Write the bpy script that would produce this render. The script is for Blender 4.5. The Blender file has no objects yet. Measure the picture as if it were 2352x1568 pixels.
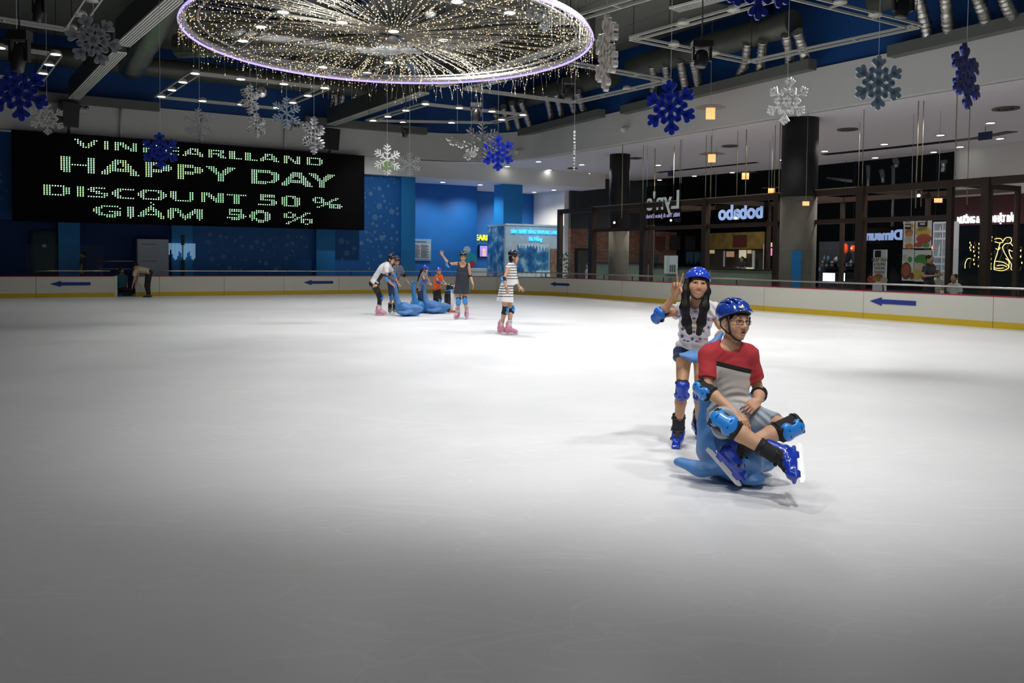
import bpy, bmesh, math, random
import numpy as np
from mathutils import Vector, Matrix

SC = bpy.context.scene
COL = SC.collection
random.seed(7)
# ------------------------------------------------------------------ camera
HC = 1.47                      # lens height over the ice
FPX, ROLL, HORIZ = 1920.0, 0.0095, 595.0
TILT = FPX/51000.0
SYPX = HORIZ-784+FPX*math.tan(TILT)
_f = Vector((0, math.cos(TILT), -math.sin(TILT)))
_u0 = Vector((0, math.sin(TILT), math.cos(TILT)))
_r0 = Vector((1, 0, 0))
CR = _r0*math.cos(ROLL)+_u0*math.sin(ROLL)
CU = -_r0*math.sin(ROLL)+_u0*math.cos(ROLL)
CF = _f
cd = bpy.data.cameras.new('camera')
cam = bpy.data.objects.new('camera', cd)
COL.objects.link(cam)
cd.sensor_width = 36.0
cd.lens = FPX/2352*36.0
cd.shift_y = SYPX/2352.0
cd.clip_end = 200
cam.matrix_world = Matrix(((CR.x, CU.x, -CF.x, 0), (CR.y, CU.y, -CF.y, 0), (CR.z, CU.z, -CF.z, HC), (0, 0, 0, 1)))
SC.camera = cam
# ------------------------------------------------------------------ world, exposure
SC.view_settings.view_transform = 'Standard'
SC.view_settings.look = 'None'
SC.view_settings.exposure = 0.0
SC.view_settings.gamma = 1.0
SC.view_settings.use_curve_mapping = False
w = bpy.data.worlds.new('world'); SC.world = w; w.use_nodes = True
w.node_tree.nodes['Background'].inputs[0].default_value = (0.55, 0.62, 0.75, 1)
w.node_tree.nodes['Background'].inputs[1].default_value = 0.085
SC.cycles.use_denoising = True
SC.cycles.max_bounces = 6
SC.cycles.transparent_max_bounces = 16
SC.cycles.sample_clamp_indirect = 4.0
# ------------------------------------------------------------------ frame of the rink: u runs along the far boards, n towards them
UA = Vector((math.cos(math.radians(30)), 0.5, 0)); NA = Vector((-0.5, math.cos(math.radians(30)), 0))
def P(u, n, z=0.0): return UA*u+NA*n+Vector((0, 0, z))
def ray(px, py): return CF+CR*((px-1176)/FPX)+CU*((784+SYPX-py)/FPX)
O = Vector((0, 0, HC))
def pz(px, py, z):             # where a line of sight meets height z, the far-wall plane n, the side plane u, or distance y
    d = ray(px, py); return O+d*((z-HC)/d.z)
def pn(px, py, n):
    d = ray(px, py); return O+d*(n/d.dot(NA))
def pu(px, py, u):
    d = ray(px, py); return O+d*(u/d.dot(UA))
def py_(px, py, y):
    d = ray(px, py); return O+d*(y/d.y)
def un(p): return p.dot(UA), p.dot(NA), p.z
# ------------------------------------------------------------------ lamps over the rink
def spot(u, n, z, power, size=150, col=(1, 0.995, 0.985), tgt=None, blend=0.9, rad=0.25, world=None):
    d = bpy.data.lights.new('rink_light', 'SPOT'); d.energy = power; d.spot_size = math.radians(size); d.spot_blend = blend
    d.color = col; d.shadow_soft_size = rad
    o = bpy.data.objects.new('rink_light', d); COL.objects.link(o)
    o.location = world if world else P(u, n, z)
    if tgt is not None:
        o.rotation_euler = (Vector(tgt)-o.location).to_track_quat('-Z', 'Y').to_euler()
    return o
for (x, y, pw) in ((-2.8, 14, 760), (1.5, 13.2, 1450), (6.0, 14.0, 1350), (-1.0, 18, 1550), (-5.0, 20, 760), (2.5, 22, 1450), (7.0, 19, 750),
                   (-3.5, 27, 1150), (-9, 26, 420), (-15, 24, 160)):
    spot(0, 0, 0, pw*0.85, world=Vector((x, y, 6.42)), size=134, blend=1.0, rad=0.35)
# unseen fill spots, added to brighten the front figures and near ice
for (x, y, pw, t, sz) in ((0.6, -2.5, 620, (1.6, 6.2, 0.9), 34), (2.2, 2.2, 1050, (1.7, 7.2, 0.4), 62), (-1.2, 3.0, 820, (-0.2, 8.0, 0), 58), (4.6, 4.2, 520, (2.2, 7.5, 0.6), 60), (-0.6, 7.6, 420, (-0.6, 7.6, 0), 108), (2.6, 6.0, 120, (2.2, 4.6, 0), 112)):
    spot(0, 0, 0, pw, world=Vector((x, y, 7.0)), size=sz, blend=1.0, tgt=t)
# ------------------------------------------------------------------ materials
_M = {}
def mat(name, col=(0.8, 0.8, 0.8), rough=0.6, metal=0.0, emit=0.0, ecol=None, noise=0.0, nscale=20.0, bump=0.0, bscale=60.0, coat=0.0, spec=0.5, sub=0.0):
    if name in _M: return _M[name]
    m = bpy.data.materials.new(name); m.use_nodes = True; nt = m.node_tree; b = nt.nodes['Principled BSDF']
    b.inputs['Base Color'].default_value = (*col, 1); b.inputs['Roughness'].default_value = rough; b.inputs['Metallic'].default_value = metal
    b.inputs['Specular IOR Level'].default_value = spec
    if coat: b.inputs['Coat Weight'].default_value = coat; b.inputs['Coat Roughness'].default_value = 0.08
    if sub:
        b.inputs['Subsurface Weight'].default_value = sub; b.inputs['Subsurface Radius'].default_value = (0.02, 0.008, 0.004); b.inputs['Subsurface Scale'].default_value = 0.5
    if emit:
        b.inputs['Emission Color'].default_value = (*(ecol or col), 1); b.inputs['Emission Strength'].default_value = emit
        m.cycles.emission_sampling = 'NONE'
    tc = nt.nodes.new('ShaderNodeTexCoord')
    if noise:
        t = nt.nodes.new('ShaderNodeTexNoise'); t.inputs['Scale'].default_value = nscale; t.inputs['Detail'].default_value = 4
        nt.links.new(tc.outputs['Object'], t.inputs['Vector'])
        mx = nt.nodes.new('ShaderNodeMix'); mx.data_type = 'RGBA'
        mx.inputs[6].default_value = (*[c*(1-noise) for c in col], 1); mx.inputs[7].default_value = (*[min(1, c*(1+noise)) for c in col], 1)
        nt.links.new(t.outputs['Fac'], mx.inputs[0]); nt.links.new(mx.outputs[2], b.inputs['Base Color'])
    if bump:
        t = nt.nodes.new('ShaderNodeTexNoise'); t.inputs['Scale'].default_value = bscale; t.inputs['Detail'].default_value = 3
        nt.links.new(tc.outputs['Object'], t.inputs['Vector'])
        bp = nt.nodes.new('ShaderNodeBump'); bp.inputs['Strength'].default_value = bump; bp.inputs['Distance'].default_value = 0.01
        nt.links.new(t.outputs['Fac'], bp.inputs['Height']); nt.links.new(bp.outputs[0], b.inputs['Normal'])
    _M[name] = m
    return m
def srgb(r, g, b):
    f = lambda c: (c/255/12.92) if c/255 <= 0.04045 else ((c/255+0.055)/1.055)**2.4
    return (f(r), f(g), f(b))
def glass(name, col=(0.75, 0.85, 0.85), alpha=0.9):
    if name in _M: return _M[name]
    m = bpy.data.materials.new(name); m.use_nodes = True; nt = m.node_tree
    for n in list(nt.nodes): nt.nodes.remove(n)
    o = nt.nodes.new('ShaderNodeOutputMaterial'); t = nt.nodes.new('ShaderNodeBsdfTransparent'); g = nt.nodes.new('ShaderNodeBsdfGlossy')
    g.inputs['Roughness'].default_value = 0.03; t.inputs['Color'].default_value = (*col, 1)
    fr = nt.nodes.new('ShaderNodeLayerWeight'); fr.inputs['Blend'].default_value = 0.5
    pw = nt.nodes.new('ShaderNodeMath'); pw.operation = 'POWER'; pw.inputs[1].default_value = 4.0; nt.links.new(fr.outputs['Facing'], pw.inputs[0])
    ml = nt.nodes.new('ShaderNodeMapRange'); ml.inputs[3].default_value = 0.02; ml.inputs[4].default_value = 0.6; nt.links.new(pw.outputs[0], ml.inputs[0])
    mx = nt.nodes.new('ShaderNodeMixShader')
    nt.links.new(ml.outputs[0], mx.inputs[0]); nt.links.new(t.outputs[0], mx.inputs[1]); nt.links.new(g.outputs[0], mx.inputs[2])
    nt.links.new(mx.outputs[0], o.inputs['Surface']); _M[name] = m
    return m
def attr_mat(name, attr, stops, rough=0.8, **kw):
    """colour chosen by a point attribute through hard-edged steps: stops = [(value from which, colour)]"""
    m = mat(name, stops[0][1], rough, **kw); nt = m.node_tree; b = nt.nodes['Principled BSDF']
    a = nt.nodes.new('ShaderNodeAttribute'); a.attribute_name = attr
    r = nt.nodes.new('ShaderNodeValToRGB'); r.color_ramp.interpolation = 'CONSTANT'
    e = r.color_ramp.elements
    while len(e) > 1: e.remove(e[-1])
    e[0].position = 0; e[0].color = (*stops[0][1], 1)
    for v, c in stops[1:]:
        q = e.new(v); q.color = (*c, 1)
    nt.links.new(a.outputs['Fac'], r.inputs[0]); nt.links.new(r.outputs[0], b.inputs['Base Color'])
    return m
# ------------------------------------------------------------------ objects
def link(o, parent=None):
    COL.objects.link(o)
    if parent is not None: o.parent = parent
    return o
def tag(o, label=None, cat=None, group=None, kind=None):
    if label: o['label'] = label
    if cat: o['category'] = cat
    if group: o['group'] = group
    if kind: o['kind'] = kind
    return o
def struct(o): o['kind'] = 'structure'; return o
def empty(name, loc, label=None, cat=None, group=None, rot=None):
    o = bpy.data.objects.new(name, None); o.empty_display_size = 0.1; o.location = loc
    if rot is not None: o.rotation_euler = rot
    link(o); tag(o, label, cat, group)
    return o
class MB:
    """collects geometry and links it as ONE mesh object; with a parent that is an Empty, world points are made local"""
    def __init__(s): s.v = []; s.f = []; s.m = []; s.sm = []
    def add(s, vs, fs, mi=0, smooth=False):
        k = len(s.v); s.v += [tuple(v) for v in vs]
        for f in fs: s.f.append([i+k for i in f]); s.m.append(mi); s.sm.append(smooth)
        return s
    def hexa(s, p, mi=0):      # 8 points: bottom ring of four, top ring of four
        return s.add(p, [(3, 2, 1, 0), (4, 5, 6, 7), (0, 1, 5, 4), (1, 2, 6, 5), (2, 3, 7, 6), (3, 0, 4, 7)], mi)
    def box(s, x0, x1, y0, y1, z0, z1, mi=0, M=None):
        p = [Vector(q) for q in ((x0, y0, z0), (x1, y0, z0), (x1, y1, z0), (x0, y1, z0), (x0, y0, z1), (x1, y0, z1), (x1, y1, z1), (x0, y1, z1))]
        if M is not None: p = [M @ q for q in p]
        return s.hexa(p, mi)
    def ub(s, u0, u1, n0, n1, z0, z1, mi=0):   # box in the rink frame
        return s.hexa([P(u0, n0, z0), P(u1, n0, z0), P(u1, n1, z0), P(u0, n1, z0), P(u0, n0, z1), P(u1, n0, z1), P(u1, n1, z1), P(u0, n1, z1)], mi)
    def quad(s, a, b, c, d, mi=0): return s.add([a, b, c, d], [(0, 1, 2, 3)], mi)
    def beam(s, a, b, w, h, up=Vector((0, 0, 1)), mi=0):
        a = Vector(a); b = Vector(b); d = (b-a).normalized(); r = d.cross(up)
        if r.length < 1e-4: r = d.cross(Vector((1, 0, 0)))
        r.normalize(); t = r.cross(d).normalized()
        q = lambda p: [p-r*w/2-t*h/2, p+r*w/2-t*h/2, p+r*w/2+t*h/2, p-r*w/2+t*h/2]
        v = q(a)+q(b)
        return s.add(v, [(0, 1, 2, 3), (7, 6, 5, 4), (0, 4, 5, 1), (1, 5, 6, 2), (2, 6, 7, 3), (3, 7, 4, 0)], mi)
    def tube(s, pts, r, n=8, mi=0, closed=False, cap=True):
        pts = [Vector(p) for p in pts]; N = len(pts); rs = r if isinstance(r, (list, tuple)) else [r]*N
        base = len(s.v); ref = None; vs = []
        for i, p in enumerate(pts):
            d = (pts[(i+1) % N]-pts[i-1]) if closed else (pts[min(i+1, N-1)]-pts[max(i-1, 0)])
            d.normalize()
            if ref is None:
                ref = d.orthogonal().normalized()
            ref = (ref-d*ref.dot(d)).normalized(); t = d.cross(ref)
            for k in range(n):
                a = 2*math.pi*k/n; vs.append(p+ref*math.cos(a)*rs[i]+t*math.sin(a)*rs[i])
        fs = []
        for i in range(N if closed else N-1):
            j = (i+1) % N
            for k in range(n): fs.append((i*n+k, i*n+(k+1) % n, j*n+(k+1) % n, j*n+k))
        s.add(vs, fs, mi, True)
        if cap and not closed:
            s.f.append([base+k for k in range(n)][::-1]); s.m.append(mi); s.sm.append(False)
            s.f.append([base+(N-1)*n+k for k in range(n)]); s.m.append(mi); s.sm.append(False)
        return s
    def lathe(s, prof, n=24, M=None, mi=0, smooth=True):   # prof: (r, z) bottom to top
        vs = []; fs = []
        for (r, z) in prof:
            for k in range(n):
                a = 2*math.pi*k/n; v = Vector((r*math.cos(a), r*math.sin(a), z)); vs.append(M @ v if M is not None else v)
        for i in range(len(prof)-1):
            for k in range(n): fs.append((i*n+k, i*n+(k+1) % n, (i+1)*n+(k+1) % n, (i+1)*n+k))
        fs.append(tuple(range(n))[::-1]); L = (len(prof)-1)*n; fs.append(tuple(L+k for k in range(n)))
        return s.add(vs, fs, mi, smooth)
    def disc(s, c, r, nrm, n=16, mi=0, sy=1.0):
        c = Vector(c); nrm = Vector(nrm).normalized(); a = nrm.orthogonal().normalized(); b = nrm.cross(a)
        return s.add([c+a*r*math.cos(2*math.pi*k/n)+b*r*sy*math.sin(2*math.pi*k/n) for k in range(n)], [tuple(range(n))], mi)
    def sphere(s, c, r, n=12, mi=0, sc=(1, 1, 1)):
        pr = [(max(1e-4, math.sin(math.pi*i/n)), -math.cos(math.pi*i/n)) for i in range(n+1)]
        M = Matrix.Translation(Vector(c)) @ Matrix.Diagonal((r*sc[0], r*sc[1], r*sc[2], 1))
        return s.lathe(pr, n*2, M, mi)
    def prism(s, pts, a, b, M=None, mi=0):     # outline in xz, extruded along y from a to b
        n = len(pts); v = [Vector((x, a, z)) for x, z in pts]+[Vector((x, b, z)) for x, z in pts]
        if M is not None: v = [M @ q for q in v]
        return s.add(v, [tuple(range(n)), tuple(range(n, 2*n))[::-1]]+[((i+1) % n, i, n+i, n+(i+1) % n) for i in range(n)], mi)
    def build(s, name, mats, parent=None, bevel=0.0):
        me = bpy.data.meshes.new(name)
        off = Vector((0, 0, 0)); iv = None
        if parent is not None:
            bpy.context.view_layer.update() if False else None
            iv = wmat(parent).inverted()
        vs = [tuple(iv @ Vector(v)) for v in s.v] if iv is not None else s.v
        me.from_pydata(vs, [], s.f)
        for m in (mats if isinstance(mats, (list, tuple)) else [mats]): me.materials.append(m)
        me.polygons.foreach_set('material_index', s.m); me.polygons.foreach_set('use_smooth', s.sm)
        me.validate(); me.update()
        bm = bmesh.new(); bm.from_mesh(me); bmesh.ops.recalc_face_normals(bm, faces=bm.faces); bm.to_mesh(me); bm.free()
        o = bpy.data.objects.new(name, me); link(o, parent)
        if bevel:
            b = o.modifiers.new('bevel', 'BEVEL'); b.width = bevel; b.segments = 2; b.limit_method = 'ANGLE'
        return o
def wmat(o):
    m = o.matrix_basis.copy()
    while o.parent is not None:
        o = o.parent; m = o.matrix_basis @ m
    return m
def rezero(o, loc):
    """move a top-level mesh's origin to loc"""
    loc = Vector(loc); o.data.transform(Matrix.Translation(-loc)); o.location = loc
    return o
def copy_tree(o, parent=None):
    c = o.copy(); COL.objects.link(c); c.parent = parent
    for ch in list(o.children): copy_tree(ch, c)
    return c
def frame(loc, fwd, up):
    """matrix with y along fwd and z near up"""
    y = Vector(fwd).normalized(); z = Vector(up); x = y.cross(z).normalized(); z = x.cross(y)
    return Matrix(((x.x, y.x, z.x, loc[0]), (x.y, y.y, z.y, loc[1]), (x.z, y.z, z.z, loc[2]), (0, 0, 0, 1)))
def frame_z(loc, zdir, front):
    """matrix with z exactly along zdir and y near front"""
    z = Vector(zdir).normalized(); y = Vector(front); x = y.cross(z).normalized(); y = z.cross(x)
    return Matrix(((x.x, y.x, z.x, loc[0]), (x.y, y.y, z.y, loc[1]), (x.z, y.z, z.z, loc[2]), (0, 0, 0, 1)))
def text(name, body, size, M, m, parent, ext=0.01, align='CENTER', bold=0.0, sx=1.0):
    cu = bpy.data.curves.new(name, 'FONT'); cu.body = body; cu.size = size; cu.extrude = ext; cu.align_x = align; cu.align_y = 'CENTER'
    cu.offset = bold; cu.materials.append(m)
    o = bpy.data.objects.new(name, cu); COL.objects.link(o)
    dg = bpy.context.evaluated_depsgraph_get(); me = bpy.data.meshes.new_from_object(o.evaluated_get(dg))
    bpy.data.objects.remove(o); bpy.data.curves.remove(cu)
    me.transform(Matrix.Diagonal((sx, 1, 1, 1))); me.name = name
    iv = wmat(parent).inverted() if parent is not None else Matrix.Identity(4)
    me.transform(iv @ M)
    o = bpy.data.objects.new(name, me); link(o, parent)
    return o
def face_cam_n(u, n, z, flip=False):
    """plane matrix for text on a wall of constant n, read from the rink (x along +u, y up)"""
    x, y = (UA, Vector((0, 0, 1))); c = P(u, n, z); zz = x.cross(y)
    if flip: x = -x; zz = -zz
    return Matrix(((x.x, y.x, zz.x, c.x), (x.y, y.y, zz.y, c.y), (x.z, y.z, zz.z, c.z), (0, 0, 0, 1)))
def face_cam_u(u, n, z, flip=False):
    """the same on a wall of constant u (x along -n)"""
    x = -NA if not flip else NA; y = Vector((0, 0, 1)); zz = x.cross(y); c = P(u, n, z)
    return Matrix(((x.x, y.x, zz.x, c.x), (x.y, y.y, zz.y, c.y), (x.z, y.z, zz.z, c.z), (0, 0, 0, 1)))
# ------------------------------------------------------------------ smooth bodies: distance fields turned into one mesh
class SDF:
    def __init__(s): s.ops = []; s.lo = np.array([1e9]*3); s.hi = -s.lo
    def _add(s, kind, fn, lo, hi, k):
        lo = np.array(lo, float); hi = np.array(hi, float); s.ops.append((kind, fn, lo, hi, k))
        if kind == 'u': s.lo = np.minimum(s.lo, lo); s.hi = np.maximum(s.hi, hi)
        return s
    def cap(s, a, b, ra, rb=None, k=0.01, kind='u', flat=None):
        """tapered capsule; flat = (direction, factor) squashes it along a direction"""
        rb = ra if rb is None else rb; a = np.array(a, float); b = np.array(b, float); R = max(ra, rb)
        ba = b-a; L2 = max(ba@ba, 1e-9)
        if flat is not None:
            fd = np.array(flat[0], float); fd = fd/np.linalg.norm(fd); ff = flat[1]
            R2 = R*max(1, ff)
        else: R2 = R; fd = None
        def fn(p):
            pa = p-a; h = np.clip((pa@ba)/L2, 0, 1); q = pa-h[..., None]*ba
            if fd is not None:
                t = q@fd; q = q+(t*(1/ff-1))[..., None]*fd
            return (np.linalg.norm(q, axis=-1)-(ra+(rb-ra)*h))*(1.0 if fd is None else min(1, ff))
        return s._add(kind, fn, np.minimum(a, b)-R2, np.maximum(a, b)+R2, k)
    def ell(s, c, r, M=None, k=0.01, kind='u'):
        """ellipsoid with radii r; M a 3x3 whose columns are its axes"""
        c = np.array(c, float); r = np.array(r, float); A = np.eye(3) if M is None else np.array([list(row)[:3] for row in M])[:3, :3]
        def fn(p):
            q = (p-c)@A; k0 = np.linalg.norm(q/r, axis=-1); k1 = np.linalg.norm(q/(r*r), axis=-1)
            return k0*(k0-1)/np.maximum(k1, 1e-9)
        e = np.sqrt(((A*r)**2).sum(1))
        return s._add(kind, fn, c-e, c+e, k)
    def rbox(s, c, h, M=None, rr=0.01, k=0.01, kind='u'):
        c = np.array(c, float); h = np.array(h, float); A = np.eye(3) if M is None else np.array([list(row)[:3] for row in M])[:3, :3]
        def fn(p):
            q = np.abs((p-c)@A)-h+rr
            return np.linalg.norm(np.maximum(q, 0), axis=-1)+np.minimum(q.max(-1), 0)-rr
        e = (np.abs(A)*h).sum(1)
        return s._add(kind, fn, c-e, c+e, k)
    def plane(s, c, n, k=0.004):
        """keep the side the normal points away from"""
        c = np.array(c, float); n = np.array(n, float); n = n/np.linalg.norm(n)
        return s._add('i', lambda p: (p-c)@n, [-1e9]*3, [1e9]*3, k)
    def warp(s, fn):
        """adds fn(points) to the distance"""
        return s._add('w', fn, [-1e9]*3, [1e9]*3, 0)
    def field(s, h, pad=0.0):
        lo = s.lo-3*h-pad; n = np.ceil((s.hi+3*h+pad-lo)/h).astype(int)+1
        ax = [lo[i]+h*np.arange(n[i]) for i in range(3)]
        F = np.full(n, 0.5, np.float32)
        for kind, fn, a, b, k in s.ops:
            m = k+2.5*h if kind in 'u' else k+2*h
            i0 = [int(np.clip(np.floor((a[i]-m-lo[i])/h), 0, n[i])) for i in range(3)]
            i1 = [int(np.clip(np.ceil((b[i]+m-lo[i])/h)+1, 0, n[i])) for i in range(3)]
            if min(i1[i]-i0[i] for i in range(3)) <= 0: continue
            sl = tuple(slice(i0[i], i1[i]) for i in range(3))
            g = np.stack(np.meshgrid(*[ax[i][sl[i]] for i in range(3)], indexing='ij'), -1)
            sub = F[sl]
            if kind == 'w':
                near = np.abs(sub) < 0.03
                sub[near] += fn(g[near]).astype(np.float32); F[sl] = sub; continue
            d = fn(g).astype(np.float32)
            if kind == 'u':
                hh = np.maximum(k-np.abs(sub-d), 0)/k; F[sl] = np.minimum(sub, d)-hh*hh*k/4
            elif kind == 'i':
                hh = np.maximum(k-np.abs(sub-d), 0)/k; F[sl] = np.maximum(sub, d)+hh*hh*k/4
            else:
                d = -d; hh = np.maximum(k-np.abs(sub-d), 0)/k; F[sl] = np.maximum(sub, d)+hh*hh*k/4
        return F, lo
    def mesh(s, h):
        F, lo = s.field(h); F[0], F[-1] = 1, 1; F[:, 0], F[:, -1] = 1, 1; F[:, :, 0], F[:, :, -1] = 1, 1
        S = F < 0; n = np.array(F.shape)
        cs = S[:-1, :-1, :-1].astype(np.int8)
        for d in ((1, 0, 0), (0, 1, 0), (0, 0, 1), (1, 1, 0), (1, 0, 1), (0, 1, 1), (1, 1, 1)):
            cs = cs+S[d[0]:n[0]-1+d[0], d[1]:n[1]-1+d[1], d[2]:n[2]-1+d[2]]
        act = (cs > 0) & (cs < 8); idx = np.argwhere(act); ids = np.full(act.shape, -1, np.int64); ids[act] = np.arange(len(idx))
        acc = np.zeros((len(idx), 3)); cnt = np.zeros(len(idx))
        cor = [(0, 0, 0), (1, 0, 0), (0, 1, 0), (1, 1, 0), (0, 0, 1), (1, 0, 1), (0, 1, 1), (1, 1, 1)]
        val = [F[idx[:, 0]+c[0], idx[:, 1]+c[1], idx[:, 2]+c[2]] for c in cor]
        for a in range(8):
            for b in range(a+1, 8):
                df = [abs(cor[a][i]-cor[b][i]) for i in range(3)]
                if sum(df) != 1: continue
                m = (val[a] < 0) != (val[b] < 0); t = np.where(m, val[a]/np.where(m, val[a]-val[b], 1), 0)
                pt = np.array(cor[a])+t[:, None]*(np.array(cor[b])-np.array(cor[a]))
                acc[m] += pt[m]; cnt[m] += 1
        V = lo+h*(idx+acc/cnt[:, None]); Q = []
        for ax in range(3):
            b, c = (ax+1) % 3, (ax+2) % 3
            A0 = np.moveaxis(S, ax, 0)[:-1]; A1 = np.moveaxis(S, ax, 0)[1:]
            e = np.argwhere(A0 != A1)
            if not len(e): continue
            oth = [i for i in range(3) if i != ax]
            g = np.zeros((len(e), 3), int); g[:, ax] = e[:, 0]; g[:, oth[0]] = e[:, 1]; g[:, oth[1]] = e[:, 2]
            db = np.zeros(3, int); db[b] = 1; dc = np.zeros(3, int); dc[c] = 1
            f = np.stack([ids[tuple((g-db-dc).T)], ids[tuple((g-dc).T)], ids[tuple(g.T)], ids[tuple((g-db).T)]], 1)
            ins = S[tuple(g.T)]; f[~ins] = f[~ins][:, ::-1]; Q.append(f)
        return V, np.concatenate(Q)
def sdf_obj(name, sdf, h, mats, parent=None, attrs=None, M=None, relax=1):
    """mesh of an SDF given in world (or local, with M) coordinates"""
    V, Q = sdf.mesh(h)
    for _ in range(relax):
        acc = np.zeros_like(V); cnt = np.zeros(len(V))
        for i in range(4):
            j = (i+1) % 4
            np.add.at(acc, Q[:, i], V[Q[:, j]]); np.add.at(cnt, Q[:, i], 1); np.add.at(acc, Q[:, j], V[Q[:, i]]); np.add.at(cnt, Q[:, j], 1)
        V = V*0.5+acc/cnt[:, None]*0.5
    me = bpy.data.meshes.new(name)
    W = V if M is None else V@np.array(M)[:3, :3].T+np.array(M)[:3, 3]
    if parent is not None:
        iv = np.array(wmat(parent).inverted()); W = W@iv[:3, :3].T+iv[:3, 3]
    me.vertices.add(len(W)); me.vertices.foreach_set('co', W.astype(np.float32).ravel())
    me.loops.add(Q.size); me.loops.foreach_set('vertex_index', Q.ravel().astype(np.int32))
    me.polygons.add(len(Q)); me.polygons.foreach_set('loop_start', np.arange(0, Q.size, 4, dtype=np.int32))
    me.polygons.foreach_set('use_smooth', np.ones(len(Q), bool))
    me.update(calc_edges=True)
    for m in (mats if isinstance(mats, (list, tuple)) else [mats]): me.materials.append(m)
    for an, fn in (attrs or {}).items():
        a = me.attributes.new(an, 'FLOAT', 'POINT'); a.data.foreach_set('value', np.asarray(fn(V), np.float32))
    o = bpy.data.objects.new(name, me); link(o, parent)
    return o
def nf(seed, f, amp):
    """sum of sines used for cloth folds"""
    rg = np.random.RandomState(seed); D = rg.normal(size=(6, 3))*f; ph = rg.uniform(0, 6.28, 6)
    return lambda p: amp*np.sin(p@D.T+ph).sum(-1)/6
# ================================================================== THE SETTING
M_ICE = mat('ice', (0.80, 0.80, 0.80), 0.34, spec=0.35)
def _ice():
    nt = M_ICE.node_tree; b = nt.nodes['Principled BSDF']; tc = nt.nodes.new('ShaderNodeTexCoord')
    mp = nt.nodes.new('ShaderNodeMapping'); mp.inputs['Scale'].default_value = (1, 1, 1); nt.links.new(tc.outputs['Object'], mp.inputs[0])
    # broad cloudy wear, never following the lamps
    n1 = nt.nodes.new('ShaderNodeTexNoise'); n1.inputs['Scale'].default_value = 0.7; n1.inputs['Detail'].default_value = 6; n1.inputs['Roughness'].default_value = 0.6
    nt.links.new(mp.outputs[0], n1.inputs['Vector'])
    # skate scratches: thin contours of stretched noise
    mx = None; hs = []
    for i, (sc, rot, sx) in enumerate(((0.9, 0.5, 0.25), (1.3, 2.1, 0.2), (2.1, 1.2, 0.3))):
        m2 = nt.nodes.new('ShaderNodeMapping'); m2.inputs['Rotation'].default_value = (0, 0, rot); m2.inputs['Scale'].default_value = (sx, 1, 1)
        nt.links.new(tc.outputs['Object'], m2.inputs[0])
        n2 = nt.nodes.new('ShaderNodeTexNoise'); n2.inputs['Scale'].default_value = sc; n2.inputs['Detail'].default_value = 3; n2.inputs['Distortion'].default_value = 1.5
        nt.links.new(m2.outputs[0], n2.inputs['Vector'])
        a = nt.nodes.new('ShaderNodeMath'); a.operation = 'SUBTRACT'; a.inputs[1].default_value = 0.5; nt.links.new(n2.outputs['Fac'], a.inputs[0])
        c = nt.nodes.new('ShaderNodeMath'); c.operation = 'ABSOLUTE'; nt.links.new(a.outputs[0], c.inputs[0])
        d = nt.nodes.new('ShaderNodeMapRange'); d.inputs[1].default_value = 0.0; d.inputs[2].default_value = 0.006; d.inputs[3].default_value = 1; d.inputs[4].default_value = 0
        nt.links.new(c.outputs[0], d.inputs[0]); hs.append(d.outputs[0])
    mxa = nt.nodes.new('ShaderNodeMath'); mxa.operation = 'MAXIMUM'; nt.links.new(hs[0], mxa.inputs[0]); nt.links.new(hs[1], mxa.inputs[1])
    mxb = nt.nodes.new('ShaderNodeMath'); mxb.operation = 'MAXIMUM'; nt.links.new(mxa.outputs[0], mxb.inputs[0]); nt.links.new(hs[2], mxb.inputs[1])
    base = nt.nodes.new('ShaderNodeMix'); base.data_type = 'RGBA'; base.inputs[6].default_value = (0.78, 0.785, 0.80, 1); base.inputs[7].default_value = (0.86, 0.86, 0.86, 1)
    nt.links.new(n1.outputs['Fac'], base.inputs[0])
    f = nt.nodes.new('ShaderNodeMath'); f.operation = 'MULTIPLY'; f.inputs[1].default_value = 0.35; nt.links.new(mxb.outputs[0], f.inputs[0])
    sc2 = nt.nodes.new('ShaderNodeMix'); sc2.data_type = 'RGBA'; sc2.inputs[7].default_value = (0.95, 0.95, 0.96, 1)
    nt.links.new(f.outputs[0], sc2.inputs[0]); nt.links.new(base.outputs[2], sc2.inputs[6]); nt.links.new(sc2.outputs[2], b.inputs['Base Color'])
    rr = nt.nodes.new('ShaderNodeMapRange'); rr.inputs[3].default_value = 0.24; rr.inputs[4].default_value = 0.46
    nt.links.new(n1.outputs['Fac'], rr.inputs[0]); nt.links.new(rr.outputs[0], b.inputs['Roughness'])
    n3 = nt.nodes.new('ShaderNodeTexNoise'); n3.inputs['Scale'].default_value = 9; n3.inputs['Detail'].default_value = 6; nt.links.new(tc.outputs['Object'], n3.inputs['Vector'])
    bp = nt.nodes.new('ShaderNodeBump'); bp.inputs['Strength'].default_value = 0.12; bp.inputs['Distance'].default_value = 0.02
    nt.links.new(n3.outputs['Fac'], bp.inputs['Height']); nt.links.new(bp.outputs[0], b.inputs['Normal'])
_ice()
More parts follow.
